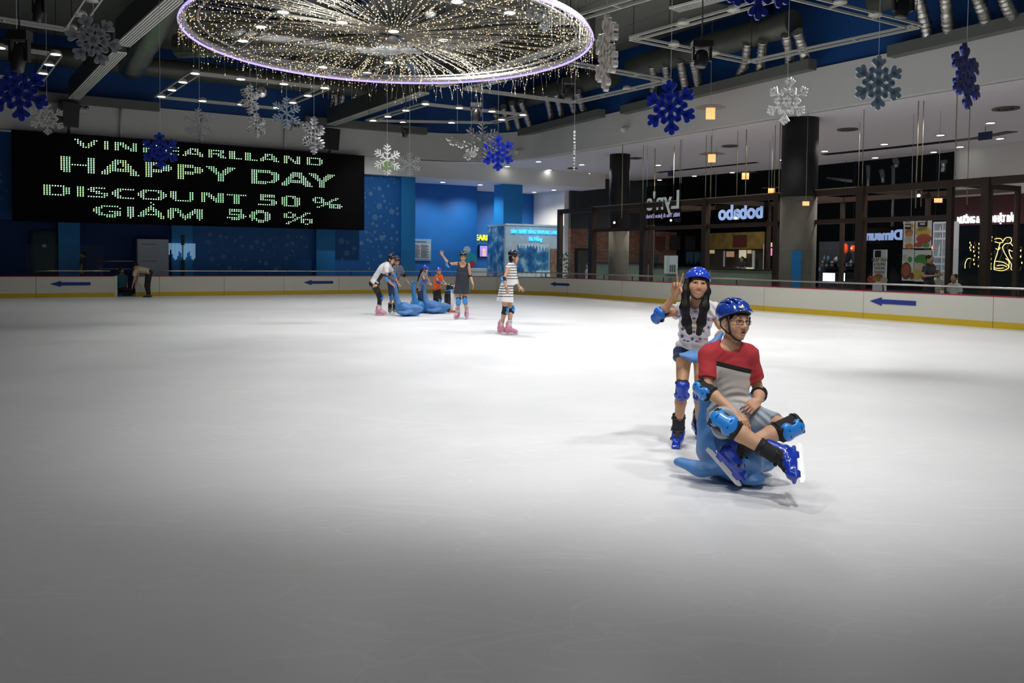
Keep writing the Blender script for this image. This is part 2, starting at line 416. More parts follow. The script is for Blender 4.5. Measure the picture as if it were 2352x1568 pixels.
# board line in plan, as (u, n)
BU, BN, BR = 18.85, 32.8, 6.0
def board_path():
    pts = [(-34.0, BN), (12.85, BN)]
    for i in range(1, 25):
        a = math.pi/2*(1-i/24); pts.append((BU-BR+BR*math.cos(a), BN-BR+BR*math.sin(a)))
    pts.append((BU+0.45, -6.0)); return pts
BP = board_path()
BL = [0.0]
for i in range(1, len(BP)): BL.append(BL[-1]+math.dist(BP[i-1], BP[i]))
def bat(s, off=0.0):           # point and outward normal on the board line at arc length s
    for i in range(1, len(BP)):
        if s <= BL[i] or i == len(BP)-1: break
    t = (s-BL[i-1])/(BL[i]-BL[i-1]); a, b = BP[i-1], BP[i]
    du, dn = (b[0]-a[0])/(BL[i]-BL[i-1]), (b[1]-a[1])/(BL[i]-BL[i-1])
    return a[0]+(b[0]-a[0])*t-dn*off, a[1]+(b[1]-a[1])*t+du*off
def sN(u): return u+34.0       # arc length on the straight far side
ice = MB(); rim = [P(*bat(BL[i]), 0) for i in range(len(BP))]
ice.add(rim+[P(-34, -6, 0)], [tuple(range(len(rim)+1))])
struct(ice.build('floor', M_ICE))
M_CONC = mat('concourse_tile', (0.34, 0.33, 0.33), 0.35, noise=0.15, nscale=3)
m = MB(); m.ub(-45, 60, -10, 60, -0.12, -0.02); struct(m.build('floor_concourse', M_CONC))
# --- walls -------------------------------------------------------
W_GREY = mat('painted_white', (0.68, 0.68, 0.66), 0.8, noise=0.03, nscale=2)
W_WHITE = mat('painted_bright_white', (0.82, 0.82, 0.80), 0.8, noise=0.02, nscale=2)
W_BLUE = mat('painted_blue', (0.006, 0.135, 0.46), 0.55, noise=0.12, nscale=1.5)
W_BLUE2 = mat('painted_light_blue', (0.010, 0.23, 0.62), 0.55, noise=0.05, nscale=2)
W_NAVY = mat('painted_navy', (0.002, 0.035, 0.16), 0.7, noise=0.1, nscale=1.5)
W_BLACK = mat('painted_black', (0.012, 0.013, 0.014), 0.6)
W_SLATE = mat('painted_slate', (0.035, 0.043, 0.047), 0.7, noise=0.05, nscale=2)
M_FLAKE = mat('flake_print', (0.25, 0.47, 0.72), 0.7)
M_STEEL = mat('brushed_steel', (0.55, 0.55, 0.53), 0.28, 1.0)
M_DARKSTEEL = mat('dark_steel', (0.05, 0.05, 0.055), 0.4, 0.8)
M_BLK = mat('matt_black', (0.008, 0.008, 0.009), 0.55)
M_BLKP = mat('black_plastic', (0.012, 0.012, 0.013), 0.35)
M_LAMP = mat('lamp_face', (1, 1, 1), 0.5, emit=9.0, ecol=(1, 0.97, 0.88))
M_LAMPS = mat('lamp_face_soft', (1, 1, 1), 0.5, emit=5.0, ecol=(1, 0.97, 0.92))
def path_wall(name, pts, z0, z1, th, m):
    """a wall following a plan line, thickness to the outside"""
    b = MB(); N = len(pts); nr = []
    for i in range(N):
        a = pts[max(i-1, 0)]; c = pts[min(i+1, N-1)]; d = math.dist(a, c); nr.append((-(c[1]-a[1])/d, (c[0]-a[0])/d))
    vs = []
    for (p, q) in zip(pts, nr):
        o = (p[0]+q[0]*th, p[1]+q[1]*th)
        vs += [P(p[0], p[1], z0), P(o[0], o[1], z0), P(o[0], o[1], z1), P(p[0], p[1], z1)]
    fs = [(0, 1, 2, 3), (N*4-4, N*4-1, N*4-2, N*4-3)]
    for i in range(N-1):
        k = i*4
        for j in range(4): fs.append((k+j, k+(j+1) % 4, k+4+(j+1) % 4, k+4+j))
    b.add(vs, fs); return struct(b.build(name, m))
FP = [(-34.0, 35.5), (15.2, 35.5)]
for i in range(1, 13):
    a = math.pi/2*(1-i/12); FP.append((15.2+4.5*math.cos(a), 31+4.5*math.sin(a)))
FP += [(20.35, 18.0), (21.0, 9.0), (21.9, -6.0)]
path_wall('wall_fascia', FP, 6.0, 7.25, 0.35, W_GREY)
path_wall('wall_upper', [(u*1.0+0.08*(1 if n < 34 else 0), n+0.08*(1 if n > 31 else 0)) for u, n in FP], 7.25, 9.6, 0.3, mat('painted_deep_blue', (0.003, 0.06, 0.24), 0.6))
# left wall, blue with printed snowflakes
def flake_quads(b, c, r, X, Y, Nn, mi, rot=0.0, seed=0):
    """six barbed arms drawn as thin strips a few millimetres off the wall"""
    def strip(p, q, w):
        d = (q-p).normalized(); s = Nn.cross(d)*w/2; b.quad(p-s, q-s, q+s, p+s, mi)
    for k in range(6):
        a = rot+k*math.pi/3; d = X*math.cos(a)+Y*math.sin(a); strip(c, c+d*r, r*0.11)
        for t, L in ((0.45, 0.34), (0.72, 0.26)):
            if r < 0.07 and t > 0.5: continue
            for sg in (-1, 1):
                e = X*math.cos(a+sg*1.0)+Y*math.sin(a+sg*1.0); strip(c+d*r*t, c+d*r*t+e*r*L, r*0.1)
wl = MB(); wl.ub(-34, 14.94, 36.3, 36.6, -0.02, 6.0, 0)
rg = random.Random(3)
def scatter(u0, u1, z0, z1, n, big):
    put = []
    for _ in range(n*30):
        if len(put) >= n: break
        r = rg.choice((0.04, 0.05, 0.05, 0.08, 0.08, 0.11, 0.15 if big else 0.1)); u = rg.uniform(u0+r, u1-r); z = rg.uniform(z0+r, z1-r)
        if any((u-a)**2+(z-b)**2 < (r+c+0.04)**2 for a, b, c in put): continue
        put.append((u, z, r)); flake_quads(wl, P(u, 36.292, z), r, UA, Vector((0, 0, 1)), -NA, 1, rg.uniform(0, 1))
scatter(13.0, 14.9, 2.2, 5.2, 46, True); scatter(11.9, 14.9, 0.8, 2.6, 34, True); scatter(6.3, 10.7, 0.8, 2.5, 48, False); scatter(-2.6, -0.6, 3.2, 5.9, 22, False)
struct(wl.build('wall_left', [W_BLUE, M_FLAKE]))
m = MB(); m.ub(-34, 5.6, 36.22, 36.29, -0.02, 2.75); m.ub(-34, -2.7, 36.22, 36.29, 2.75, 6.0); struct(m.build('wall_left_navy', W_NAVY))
m = MB(); m.ub(14.9, 15.6, 36.1, 39.0, -0.02, 5.24); m.ub(10.85, 11.69, 35.9, 36.3, -0.02, 5.9); m.ub(0.95, 1.68, 35.9, 36.2, -0.02, 5.9); m.ub(4.95, 5.75, 35.9, 36.3, -0.02, 5.9)
struct(m.build('trim_pilasters', W_BLUE2))
m = MB(); m.ub(15.6, 20.25, 38.8, 39.1, -0.02, 5.24); m.ub(20.15, 20.3, 39.0, 41.5, -0.02, 5.24); m.ub(20.2, 25.3, 41.4, 41.7, -0.02, 5.24); struct(m.build('wall_recess', W_BLUE))
m = MB(); m.ub(25.3, 25.6, 38.2, 41.6, -0.02, 6.0); struct(m.build('wall_white', W_WHITE))
M_BRICK = mat('brick', (0.25, 0.13, 0.09), 0.9)
def _brick():
    nt = M_BRICK.node_tree; b = nt.nodes['Principled BSDF']; tc = nt.nodes.new('ShaderNodeTexCoord'); t = nt.nodes.new('ShaderNodeTexBrick')
    mp = nt.nodes.new('ShaderNodeMapping'); mp.inputs['Rotation'].default_value = (math.pi/2, 0, 0)
    m0 = nt.nodes.new('ShaderNodeMapping'); m0.inputs['Rotation'].default_value = (0, 0, -math.radians(30))
    nt.links.new(tc.outputs['Object'], m0.inputs[0])
    sx = nt.nodes.new('ShaderNodeSeparateXYZ'); cx = nt.nodes.new('ShaderNodeCombineXYZ'); nt.links.new(m0.outputs[0], sx.inputs[0])
    ad = nt.nodes.new('ShaderNodeMath'); ad.operation = 'ADD'; nt.links.new(sx.outputs[0], ad.inputs[0]); nt.links.new(sx.outputs[1], ad.inputs[1])
    nt.links.new(ad.outputs[0], cx.inputs[0]); nt.links.new(sx.outputs[2], cx.inputs[1]); nt.links.new(cx.outputs[0], t.inputs['Vector'])
    t.inputs['Color1'].default_value = (0.30, 0.15, 0.10, 1); t.inputs['Color2'].default_value = (0.17, 0.09, 0.07, 1); t.inputs['Mortar'].default_value = (0.035, 0.03, 0.03, 1)
    t.inputs['Scale'].default_value = 1; t.inputs['Brick Width'].default_value = 0.3; t.inputs['Row Height'].default_value = 0.1; t.inputs['Mortar Size'].default_value = 0.012
    nt.links.new(t.outputs['Color'], b.inputs['Base Color'])
_brick()
m = MB(); m.ub(25.6, 32.3, 38.0, 38.3, -0.02, 3.17); struct(m.build('wall_brick', M_BRICK))
m = MB(); m.ub(25.6, 32.3, 38.02, 38.3, 3.17, 6.0); struct(m.build('wall_slate', W_SLATE))
# deep dark hall behind the food court, and the white wall at its right end
m = MB(); m.ub(42, 42.3, 10, 50, -0.02, 9.5); m.ub(32.3, 42, 45, 45.3, -0.02, 9.5); struct(m.build('wall_back', W_BLACK))
m = MB(); m.ub(32.0, 32.3, 2, 20.24, 4.07, 6.6); struct(m.build('wall_right', W_WHITE)); m = MB(); m.ub(32.0, 36.0, 20.0, 20.24, -0.02, 6.6); struct(m.build('wall_right_return', W_BLACK))
# --- ceilings ----------------------------------------------------
M_CEIL = mat('ceiling_sheet', (0.15, 0.155, 0.135), 0.85, noise=0.06, nscale=0.6)
m = MB(); m.ub(-34, 24, -8, 37, 9.6, 9.75)
for i in range(46): m.ub(-34+i*1.27, -33.985+i*1.27, -8, 37, 9.585, 9.6)
struct(m.build('ceiling', M_CEIL))
m = MB(); m.ub(-34, 24, 28.0, 28.12, 9.25, 9.6); m.ub(8.9, 9.1, 4, 37, 9.28, 9.6); m.ub(-34, 24, 19.0, 19.12, 9.25, 9.6); struct(m.build('ceiling_beams', mat('beam_blue', (0.003, 0.022, 0.095), 0.6)))
M_SOFF = mat('soffit_white', (0.80, 0.78, 0.85), 0.85)
def poly_slab(name, pts, z0, z1, m):
    b = MB(); n = len(pts); v = [P(u, k, z0) for u, k in pts]+[P(u, k, z1) for u, k in pts]
    b.add(v, [tuple(range(n))[::-1], tuple(range(n, 2*n))]+[(i, (i+1) % n, n+(i+1) % n, n+i) for i in range(n)])
    return struct(b.build(name, m))
fo = [(u+0.3, n) for u, n in FP[1:]]
poly_slab('ceiling_soffit', [(12.7, 35.8), (15.2, 35.8)]+fo[1:]+[(31.0, -6), (31.3, 14), (32.6, 21), (31.9, 28.8), (30.9, 34), (29.9, 38.2), (26.42, 38.2), (26.42, 36.1), (12.7, 36.1)], 6.0, 6.12, M_SOFF)
poly_slab('ceiling_soffit_low', [(12.7, 36.3), (26.3, 36.3), (26.3, 38.1), (25.6, 38.1), (25.6, 41.7), (12.7, 41.7)], 5.24, 5.34, M_SOFF)
m = MB(); m.ub(12.72, 26.42, 36.0, 36.3, 5.24, 6.0); struct(m.build('wall_bulkhead', W_WHITE))
# dark air slot that bends along the food-court ceiling
def slot(pts, w, name):
    b = MB()
    for a, c in zip(pts[:-1], pts[1:]): b.beam(a, c, w, 0.02)
    return struct(b.build(name, M_DARKSTEEL))
slot([pz(1512, 396, 5.99), pz(1738, 373, 5.99)], 0.35, 'trim_air_slot'); slot([pz(1893, 355, 5.99), pz(2060, 338, 5.99), pz(2240, 318, 5.99), pz(2325, 302, 5.99)], 0.45, 'trim_air_slot')
# --- columns -----------------------------------------------------
m = MB(); c = P(21.15, 37.05); m.ub(20.65, 21.75, 36.7, 37.7, -0.02, 6.0); struct(m.build('trim_column_blue', W_BLUE2))
M_CONCRETE = mat('raw_concrete', (0.27, 0.25, 0.21), 0.85, noise=0.25, nscale=2.2)
for (px0, px1, u, zc) in ((1403, 1450, 21.8, 2.72), (1809, 1891, 20.95, 3.52)):
    a = pz(px0, 0, 6.0) if False else pu((px0+px1)/2, 400, u); d = a.y; r = (px1-px0)/2/FPX*d*1.0; c = Vector((a.x, a.y+r, 0))
    b = MB(); Mx = Matrix.Translation(c)
    b.lathe([(r, -0.02), (r, zc)], 40, Mx, 0); b.lathe([(r*1.005, zc), (r*1.005, 6.0)], 40, Mx, 1)
    struct(b.build('trim_column', [M_CONCRETE, M_BLK]))
# --- rink boards -------------------------------------------------
M_BW = mat('board_white', (0.66, 0.65, 0.57), 0.45, noise=0.04, nscale=1.5); M_BY = mat('board_yellow', (0.62, 0.43, 0.02), 0.45, noise=0.08, nscale=2)
M_BR = mat('board_red', (0.35, 0.02, 0.05), 0.4); M_ARW = mat('arrow_blue', (0.012, 0.03, 0.27), 0.5)
def strip_path(b, s0, s1, o0, o1, z0, z1, mi=0):
    ks = [s0]+[x for x in BL if s0+0.02 < x < s1-0.02]+[s1]; vs = []
    for s in ks:
        a = bat(s, o0); c = bat(s, o1); vs += [P(a[0], a[1], z0), P(c[0], c[1], z0), P(c[0], c[1], z1), P(a[0], a[1], z1)]
    n = len(ks); fs = [(0, 1, 2, 3), (n*4-4, n*4-1, n*4-2, n*4-3)]
    for i in range(n-1):
        for j in range(4): fs.append((i*4+j, i*4+(j+1) % 4, i*4+4+(j+1) % 4, i*4+4+j))
    b.add(vs, fs, mi)
def u_at(px): return un(pn(px, 660, BN))[0]
def s_at(px, py=670):          # arc length at which a line of sight crosses the boards
    best = None
    for i in range(int(BL[-1]*20)):
        s = i/20; q = P(*bat(s), 0); v = q-O; k = v.dot(CF)
        if k <= 0: continue
        x = 1176+FPX*v.dot(CR)/k
        if best is None or abs(x-px) < best[0]: best = (abs(x-px), s)
    return best[1]
gate0, gate1 = sN(u_at(265)), sN(u_at(311))
seams = [sN(u_at(-60)), sN(u_at(83)), gate0, None, gate1, sN(u_at(366)), sN(u_at(515)), sN(u_at(652)), sN(u_at(779))]
s = seams[-1]
while s < BL[-1]-6: s += 3.4; seams.append(s)
bl = {0: 'white rink board at the far left edge, left of the arrow panel beside the gate', 1: 'white rink board with a blue arrow, just left of the dark gate gap',
      4: 'short plain white rink board just right of the dark gate gap', 5: 'plain white rink board under the left part of the scoreboard text',
      6: 'plain white rink board under the middle of the black LED scoreboard', 7: 'white rink board with a blue arrow under the scoreboard right end'}
arrows = [(115, 207, 652), (697, 764, 649), (1264, 1308, 656), (1999, 2105, 695)]
arrow_s = [(s_at(a), s_at(b)) for a, b, _ in arrows]
k = 0
for a, c in zip(seams[:-1], seams[1:]):
    if a is None or c is None: continue
    i = seams.index(a); b = MB()
    g = 0.006; strip_path(b, a+g, c-g, 0, 0.07, 0.15, 0.715, 0); strip_path(b, a+g, c-g, -0.004, 0.07, 0.0, 0.15, 1); strip_path(b, a+g, c-g, -0.008, 0.09, 0.715, 0.74, 2)
    ar = [j for j, (x, y) in enumerate(arrow_s) if a <= (x+y)/2 < c]
    mid = P(*bat((a+c)/2), 0.4)-O; px = 1176+FPX*mid.dot(CR)/mid.dot(CF)
    if i in bl: lab = bl[i]
    elif ar: lab = ('white curved rink board with a blue arrow, below the ice-themed booth' if ar[0] == 2 else 'white rink board with the largest blue arrow, at the right of the rink')
    else:
        near = [(900, 'behind the two skaters holding a blue seal at the bend'), (1010, 'behind the orange-shirted child'), (1100, 'behind the waving woman'), (1190, 'behind the striped-dress skater'),
                (1340, 'just right of the small curved arrow panel'), (1440, 'two panels right of the small curved arrow'), (1545, 'behind the raised V-sign hand'), (1680, 'right behind the grinning girl in the blue helmet'),
                (1860, 'in front of the round concrete column'), (1960, 'left of the largest arrow, below the food-court posters'), (2400, 'at the right edge of the ice, right of the largest arrow')]
        q = min((t for t in near if t[1] not in [x.get('w') for x in []]), key=lambda t: abs(t[0]-px)); near_used = globals().setdefault('_nu', set())
        if px > 2480 or px < 0: lab = 'white rink board beyond the right edge'
        else:
            cand = sorted(near, key=lambda t: abs(t[0]-px)); cand = [t for t in cand if t[1] not in near_used]; near_used.add(cand[0][1]); lab = 'plain white rink board '+cand[0][1]
    if px > 2480: continue
    pa = bat(a); e = empty('rink_board', P(pa[0], pa[1], 0), lab, 'rink board', 'white rink boards around the ice')
    b.build('board_panel', [M_BW, M_BY, M_BR], e)
    for j in ar:
        s0, s1 = arrow_s[j]; zc = 0.735-(arrows[j][2]-633)*0 ; zc = {0: 0.47, 1: 0.47, 2: 0.47, 3: 0.47}[j]; ab = MB(); n = 14
        L = s1-s0; hl = L*0.27; hw = 0.135*min(1, L/2.2)+0.03; sw = hw*0.52; th = -0.014
        def q(ss, z):
            r = bat(ss, th); return P(r[0], r[1], z)
        ab.add([q(s0, zc), q(s0+hl, zc-hw), q(s0+hl, zc+hw)], [(0, 1, 2)])
        for t in range(n):
            x0 = s0+hl+(L-hl)*t/n; x1 = s0+hl+(L-hl)*(t+1)/n; ab.quad(q(x0, zc-sw), q(x1, zc-sw), q(x1, zc+sw), q(x0, zc+sw))
        ab.build('arrow', M_ARW, e)
# gate end post
m = MB(); m.ub(un(P(*bat(gate0)))[0]-0.02, un(P(*bat(gate0)))[0]+0.06, BN-0.02, BN+0.5, 0, 0.735); tag(m.build('gate_post', M_BW), 'pale end panel where the rink board stops at the gate', 'gate post')
# handrails
def rail(s0, s1, lab):
    a = bat(s0, 0.1); e = empty('handrail', P(a[0], a[1], 0.74), lab, 'handrail')
    n = max(2, int((s1-s0)/0.5)); b = MB(); b.tube([P(*bat(s0+(s1-s0)*i/n, 0.1), 0.915) for i in range(n+1)], 0.026, 10); b.build('rail', M_STEEL, e)
    k = int((s1-s0)/1.7)
    for i in range(k):
        s = s0+0.5+i*1.7
        if s > s1-0.1: break
        b = MB(); p0 = P(*bat(s, 0.05), 0.74); p1 = P(*bat(s-0.06, 0.1), 0.9); b.tube([p0, p0.lerp(p1, 0.5)+Vector((0, 0, 0.03)), p1], 0.018, 6); b.build('bracket', M_DARKSTEEL, e)
rail(sN(u_at(83)), gate0-0.15, 'short steel handrail above the board left of the gate')
rail(sN(u_at(366)), seams[-1]-3, 'long steel handrail running round the boards from the gate to the right edge')
# glass screens
M_GL = glass('clear_glass', (0.93, 0.965, 0.955))
def glass_run(s0, s1, step=2.44, off=0.32):
    s = s0
    while s < s1-0.3:
        e1 = min(s+step-0.03, s1); b = MB(); strip_path(b, s, e1, off, off+0.012, 0.1, 1.82)
        a = bat((s+e1)/2, off); o = b.build('glass_screen', M_GL); rezero(o, P(a[0], a[1], 0.1)); tag(o, 'clear glass pane standing behind the rink boards and handrail', 'glass screen', 'clear glass screens behind the boards')
        s += step
glass_run(sN(u_at(60)), gate0-0.3); glass_run(sN(u_at(905)), seams[-1]-8)
# ================================================================== CEILING: ring, tracks, ducts, snowflakes
M_RAILW = mat('track_white', (0.42, 0.42, 0.38), 0.5); M_RING = mat('ring_band', (0.30, 0.29, 0.30), 0.4)
M_PURP = mat('ring_glow', (0.5, 0.4, 1.0), 0.5, emit=1.15, ecol=(0.46, 0.36, 1.0)); M_WIRE = mat('clear_wire', (0.26, 0.24, 0.20), 0.4, 0.3)
M_WARM = mat('warm_bulb', (1, 0.8, 0.5), 0.5, emit=1.35, ecol=(1.0, 0.70, 0.32)); M_COOL = mat('cool_bulb', (1, 1, 0.9), 0.5, emit=1.1, ecol=(1.0, 0.90, 0.72))
M_FOIL = mat('duct_foil', (0.50, 0.49, 0.46), 0.26, 0.9, bump=1.0, bscale=14, noise=0.25, nscale=9); M_DUCT = mat('duct_dark', (0.10, 0.105, 0.09), 0.5, 0.5, bump=0.7, bscale=6, noise=0.3, nscale=2)
M_PLEN = mat('plenum_grey', (0.13, 0.14, 0.13), 0.6)
ZT = 6.6
# --- suspended light tracks --------------------------------------
def track(corners, lamps, lab, cells=None):
    C4 = [pz(x, y, ZT) for x, y in corners]; c = sum(C4, Vector())/len(C4)
    e = empty('light_track', c, lab, 'light track', 'ladder-shaped white light tracks hung from the ceiling')
    b = MB(); n = len(C4)
    for i in range(n):
        a, d = C4[i], C4[(i+1) % n]; t = (d-a).normalized(); s = Vector((-t.y, t.x, 0))*0.14
        for sg in (-1, 1): b.beam(a+s*sg, d+s*sg, 0.035, 0.05)
        L = (d-a).length; k = int(L/1.2)
        for j in range(k+1): q = a+t*(L*j/max(k, 1)); b.beam(q-s, q+s, 0.03, 0.04)
    b.build('rails', M_RAILW, e)
    for a in C4:
        h = MB(); h.beam(a, Vector((a.x, a.y, 9.6)), 0.012, 0.012); h.build('hanger_rod', M_DARKSTEEL, e)
    for (x, y, lit) in lamps:
        p = pz(x, y, ZT-0.03); b = MB(); b.lathe([(0.13, 0.0), (0.135, 0.03), (0.11, 0.09), (0.05, 0.12)], 20, Matrix.Translation(p)); o = b.build('lamp', M_RAILW, e)
        if lit: g = MB(); g.disc(p-Vector((0, 0, 0.004)), 0.118, (0, 0, -1), 20); g.build('lamp_face', M_LAMP, o)
L = lambda pts, lit=True: [(x, y, lit) for x, y in pts]
track([(847, 277), (977, 239), (1205, 264), (1127, 282)], L([(857, 277), (891, 268), (932, 254), (977, 239), (1055, 248), (1130, 256), (1201, 264), (1152, 275), (1037, 282), (926, 281)]), 'lit light track below the ring, nearest the rink corner')
track([(366, 223), (448, 168), (748, 202), (637, 249)], L([(371, 222), (395, 207), (420, 189), (448, 169), (553, 182), (652, 193), (746, 202), (707, 220), (672, 236), (636, 248), (554, 240), (465, 232)]), 'lit light track hanging before the wall above the scoreboard')
track([(85, 188), (128, 125), (-150, 88), (-260, 140)], L([(128, 125), (113, 149), (99, 169), (86, 187), (0, 110), (-80, 98)]), 'lit light track cut by the left edge of the photo')
track([(520, 122), (650, 26), (1020, 92), (843, 169)], L([(558, 94), (600, 62), (650, 28), (785, 52), (904, 72), (634, 138), (741, 154), (843, 168), (893, 144), (953, 119), (1018, 92)]), 'lit light track seen through the string lights of the ring')
track([(900, -30), (1030, -85), (1560, -30), (1290, 52)], L([(1050, 4), (1171, 30)]), 'light track at the top edge crossing the right of the ring')
track([(1072, 204), (1300, 143), (1535, 186), (1318, 235)], L([(1130, 190), (1200, 170), (1390, 162), (1440, 205)], False), 'unlit light track left of the blue snowflake over the food court')
track([(1455, 88), (1810, -12), (2105, 61), (1725, 142)], L([(1569, 55), (1685, 25), (1548, 104), (1640, 124), (1930, 8), (2010, 36)], False), 'unlit light track above the white cut-out snowflake by the black column')
track([(165, 70), (240, -40), (-90, -80), (-160, 20)], L([(163, 66), (185, 35), (210, 3)], False), 'unlit light track in the top left corner')
# --- big ring of string lights -----------------------------------
RC = Vector((-2.23*1.0, 15.48, 5.47)); RR = 3.65
ring = empty('ring_chandelier', RC, 'huge ring chandelier of radiating string lights with violet glowing rim', 'chandelier')
def circ(r, z, n=96): return [RC+Vector((r*math.cos(2*math.pi*i/n), r*math.sin(2*math.pi*i/n), z)) for i in range(n)]
b = MB(); b.tube(circ(RR, -0.03), 0.022, 8, closed=True); b.build('light_rim', M_PURP, ring)
b = MB(); b.tube(circ(RR-0.06, 0.03), 0.05, 8, closed=True); b.tube(circ(RR-0.30, 0.06), 0.02, 6, closed=True); b.build('hoop', M_RING, ring)
b = MB(); b.lathe([(0.10, -0.06), (0.12, -0.02), (0.06, 0.05)], 24, Matrix.Translation(RC)); b.build('hub', M_RING, ring)
b = MB()
for k in range(8):
    a = math.pi*k/4; b.beam(RC+Vector((math.cos(a)*RR, math.sin(a)*RR, 0.05)), RC+Vector((math.cos(a)*RR*0.8, math.sin(a)*RR*0.8, 4.1)), 0.012, 0.012)
b.build('hanging_cables', M_WIRE, ring)
OCT = [(1, 0, 0), (-1, 0, 0), (0, 1, 0), (0, -1, 0), (0, 0, 1), (0, 0, -1)]; OCF = [(0, 2, 4), (2, 1, 4), (1, 3, 4), (3, 0, 4), (2, 0, 5), (1, 2, 5), (3, 1, 5), (0, 3, 5)]
def bulb(b, p, r, mi): b.add([Vector(p)+Vector(v)*r for v in OCT], OCF, mi)
rg = random.Random(11)
def string_geo(b, a, wire=True, n=17, r0=0.25, r1=RR, zj=0.0, warm=0.7, sagf=0.0):
    pts = []
    for i in range(9):
        t = i/8; r = r0+(r1-r0)*t; z = zj*(1-t)*t*4*0.5+(-sagf*math.sin(math.pi*t))+0.10*(1-t)
        pts.append(RC+Vector((r*math.cos(a+0.02*math.sin(7*t)), r*math.sin(a+0.02*math.sin(7*t)), z)))
    if wire: b.tube(pts, 0.0045, 3, 0, cap=False)
    for j in range(n):
        t = ((j+rg.random())/n)**0.62; i = min(7, int(t*8)); p = pts[i].lerp(pts[i+1], t*8-i)
        p = p+Vector((rg.uniform(-.02, .02), rg.uniform(-.02, .02), rg.uniform(-.03, .0)))
        bulb(b, p, rg.choice((0.008, 0.010, 0.013)), 1 if rg.random() < warm else 2)
for k in range(98):
    b = MB(); string_geo(b, 2*math.pi*k/98+rg.uniform(-.01, .01), True, 16, zj=rg.uniform(0.0, 0.25), sagf=rg.uniform(0, 0.06)); b.build('light_string', [M_WIRE, M_WARM, M_COOL], ring)
b = MB()
for k in range(150): string_geo(b, rg.uniform(0, 6.283), True, rg.choice((12, 16, 20)), r0=rg.choice((0.2, 0.3, 1.2)), zj=rg.uniform(0.05, 0.55), warm=0.6, sagf=rg.uniform(0, 0.1))
fr = MB()
for k in range(420):           # short strings hanging off the rim
    a = 2*math.pi*k/420; p = RC+Vector((RR*math.cos(a), RR*math.sin(a), 0)); Lh = rg.choice((0.12, 0.2, 0.28, 0.4, 0.55))*rg.uniform(0.7, 1.1)
    w_ = rg.uniform(-.12, .12); q = p+Vector((w_*math.sin(a), -w_*math.cos(a), -Lh)); fr.tube([p, q], 0.0035, 3, 0, cap=False)
    for j in range(max(2, int(Lh*9))): bulb(fr, p.lerp(q, rg.random()), rg.choice((0.007, 0.009, 0.011)), 1 if rg.random() < 0.65 else 2)
o = b.build('dense_light_strings', [M_WIRE, M_WARM, M_COOL], ring); o['kind'] = 'stuff'
o = fr.build('rim_fringe', [M_WIRE, M_WARM, M_COOL], ring); o['kind'] = 'stuff'
# --- snowflakes --------------------------------------------------
def rot2(pts, a): return [(x*math.cos(a)-y*math.sin(a), x*math.sin(a)+y*math.cos(a)) for x, y in pts]
def bar2(p, q, w0, w1, rnd=True):
    dx, dy = q[0]-p[0], q[1]-p[1]; L = math.hypot(dx, dy); dx /= L; dy /= L; out = [(p[0]+dy*w0, p[1]-dx*w0), (q[0]+dy*w1, q[1]-dx*w1)]
    if rnd:
        a0 = math.atan2(-dx, dy)
        for i in range(1, 6): a = a0+math.pi*i/6; out.append((q[0]+math.cos(a)*w1, q[1]+math.sin(a)*w1))
    out += [(q[0]-dy*w1, q[1]+dx*w1), (p[0]-dy*w0, p[1]+dx*w0)]; return out
def flake_polys(kind, R):
    ps = []
    for k in range(6):
        a = math.pi/2+k*math.pi/3; A = []
        arm = lambda p, q, w0, w1: A.append(bar2(p, q, w0, w1))
        if kind == 'solid':
            arm((0, 0), (R*0.90, 0), 0.085*R, 0.095*R)
            for sg in (-1, 1):
                arm((R*0.60, 0), (R*0.60+0.18*R, sg*0.18*R), 0.085*R, 0.095*R); arm((R*0.30, 0), (R*0.30+0.18*R, sg*0.25*R), 0.065*R, 0.085*R)
        elif kind == 'thin':
            arm((0, 0), (R*0.98, 0), 0.035*R, 0.03*R)
            for sg in (-1, 1):
                for t, l in ((0.34, 0.2), (0.56, 0.27), (0.76, 0.2)): arm((R*t, 0), (R*t+l*R*0.62, sg*l*R*0.9), 0.032*R, 0.03*R)
        elif kind == 'web':
            arm((0, 0), (R*0.97, 0), 0.05*R, 0.04*R)
            for sg in (-1, 1):
                arm((R*0.62, 0), (R*0.62+0.2*R, sg*0.2*R), 0.045*R, 0.04*R); arm((R*0.36, 0), (R*0.36+0.15*R, sg*0.28*R), 0.05*R, 0.05*R); arm((R*0.8, 0), (R*0.9, sg*0.11*R), 0.04*R, 0.035*R)
                A.append(bar2((R*0.30, 0), (R*0.30*0.5, sg*R*0.30*0.866), 0.035*R, 0.035*R, False))
        ps += [rot2(q, a) for q in A]
    return ps
M_SB = mat('blue_flake', (0.006, 0.022, 0.30), 0.3, coat=0.3); M_SS = mat('silver_flake', (0.62, 0.62, 0.62), 0.22, 0.85); M_SW = mat('white_flake', (0.50, 0.51, 0.49), 0.6)
M_SG = mat('grey_flake', (0.22, 0.24, 0.25), 0.5); M_SI = mat('icy_flake', (0.30, 0.40, 0.50), 0.25, 0.35); M_SGRN = mat('lime_foil', (0.36, 0.62, 0.22), 0.3, 0.3)
M_THR = mat('thread', (0.35, 0.4, 0.45), 0.5)
flake_protos = {}
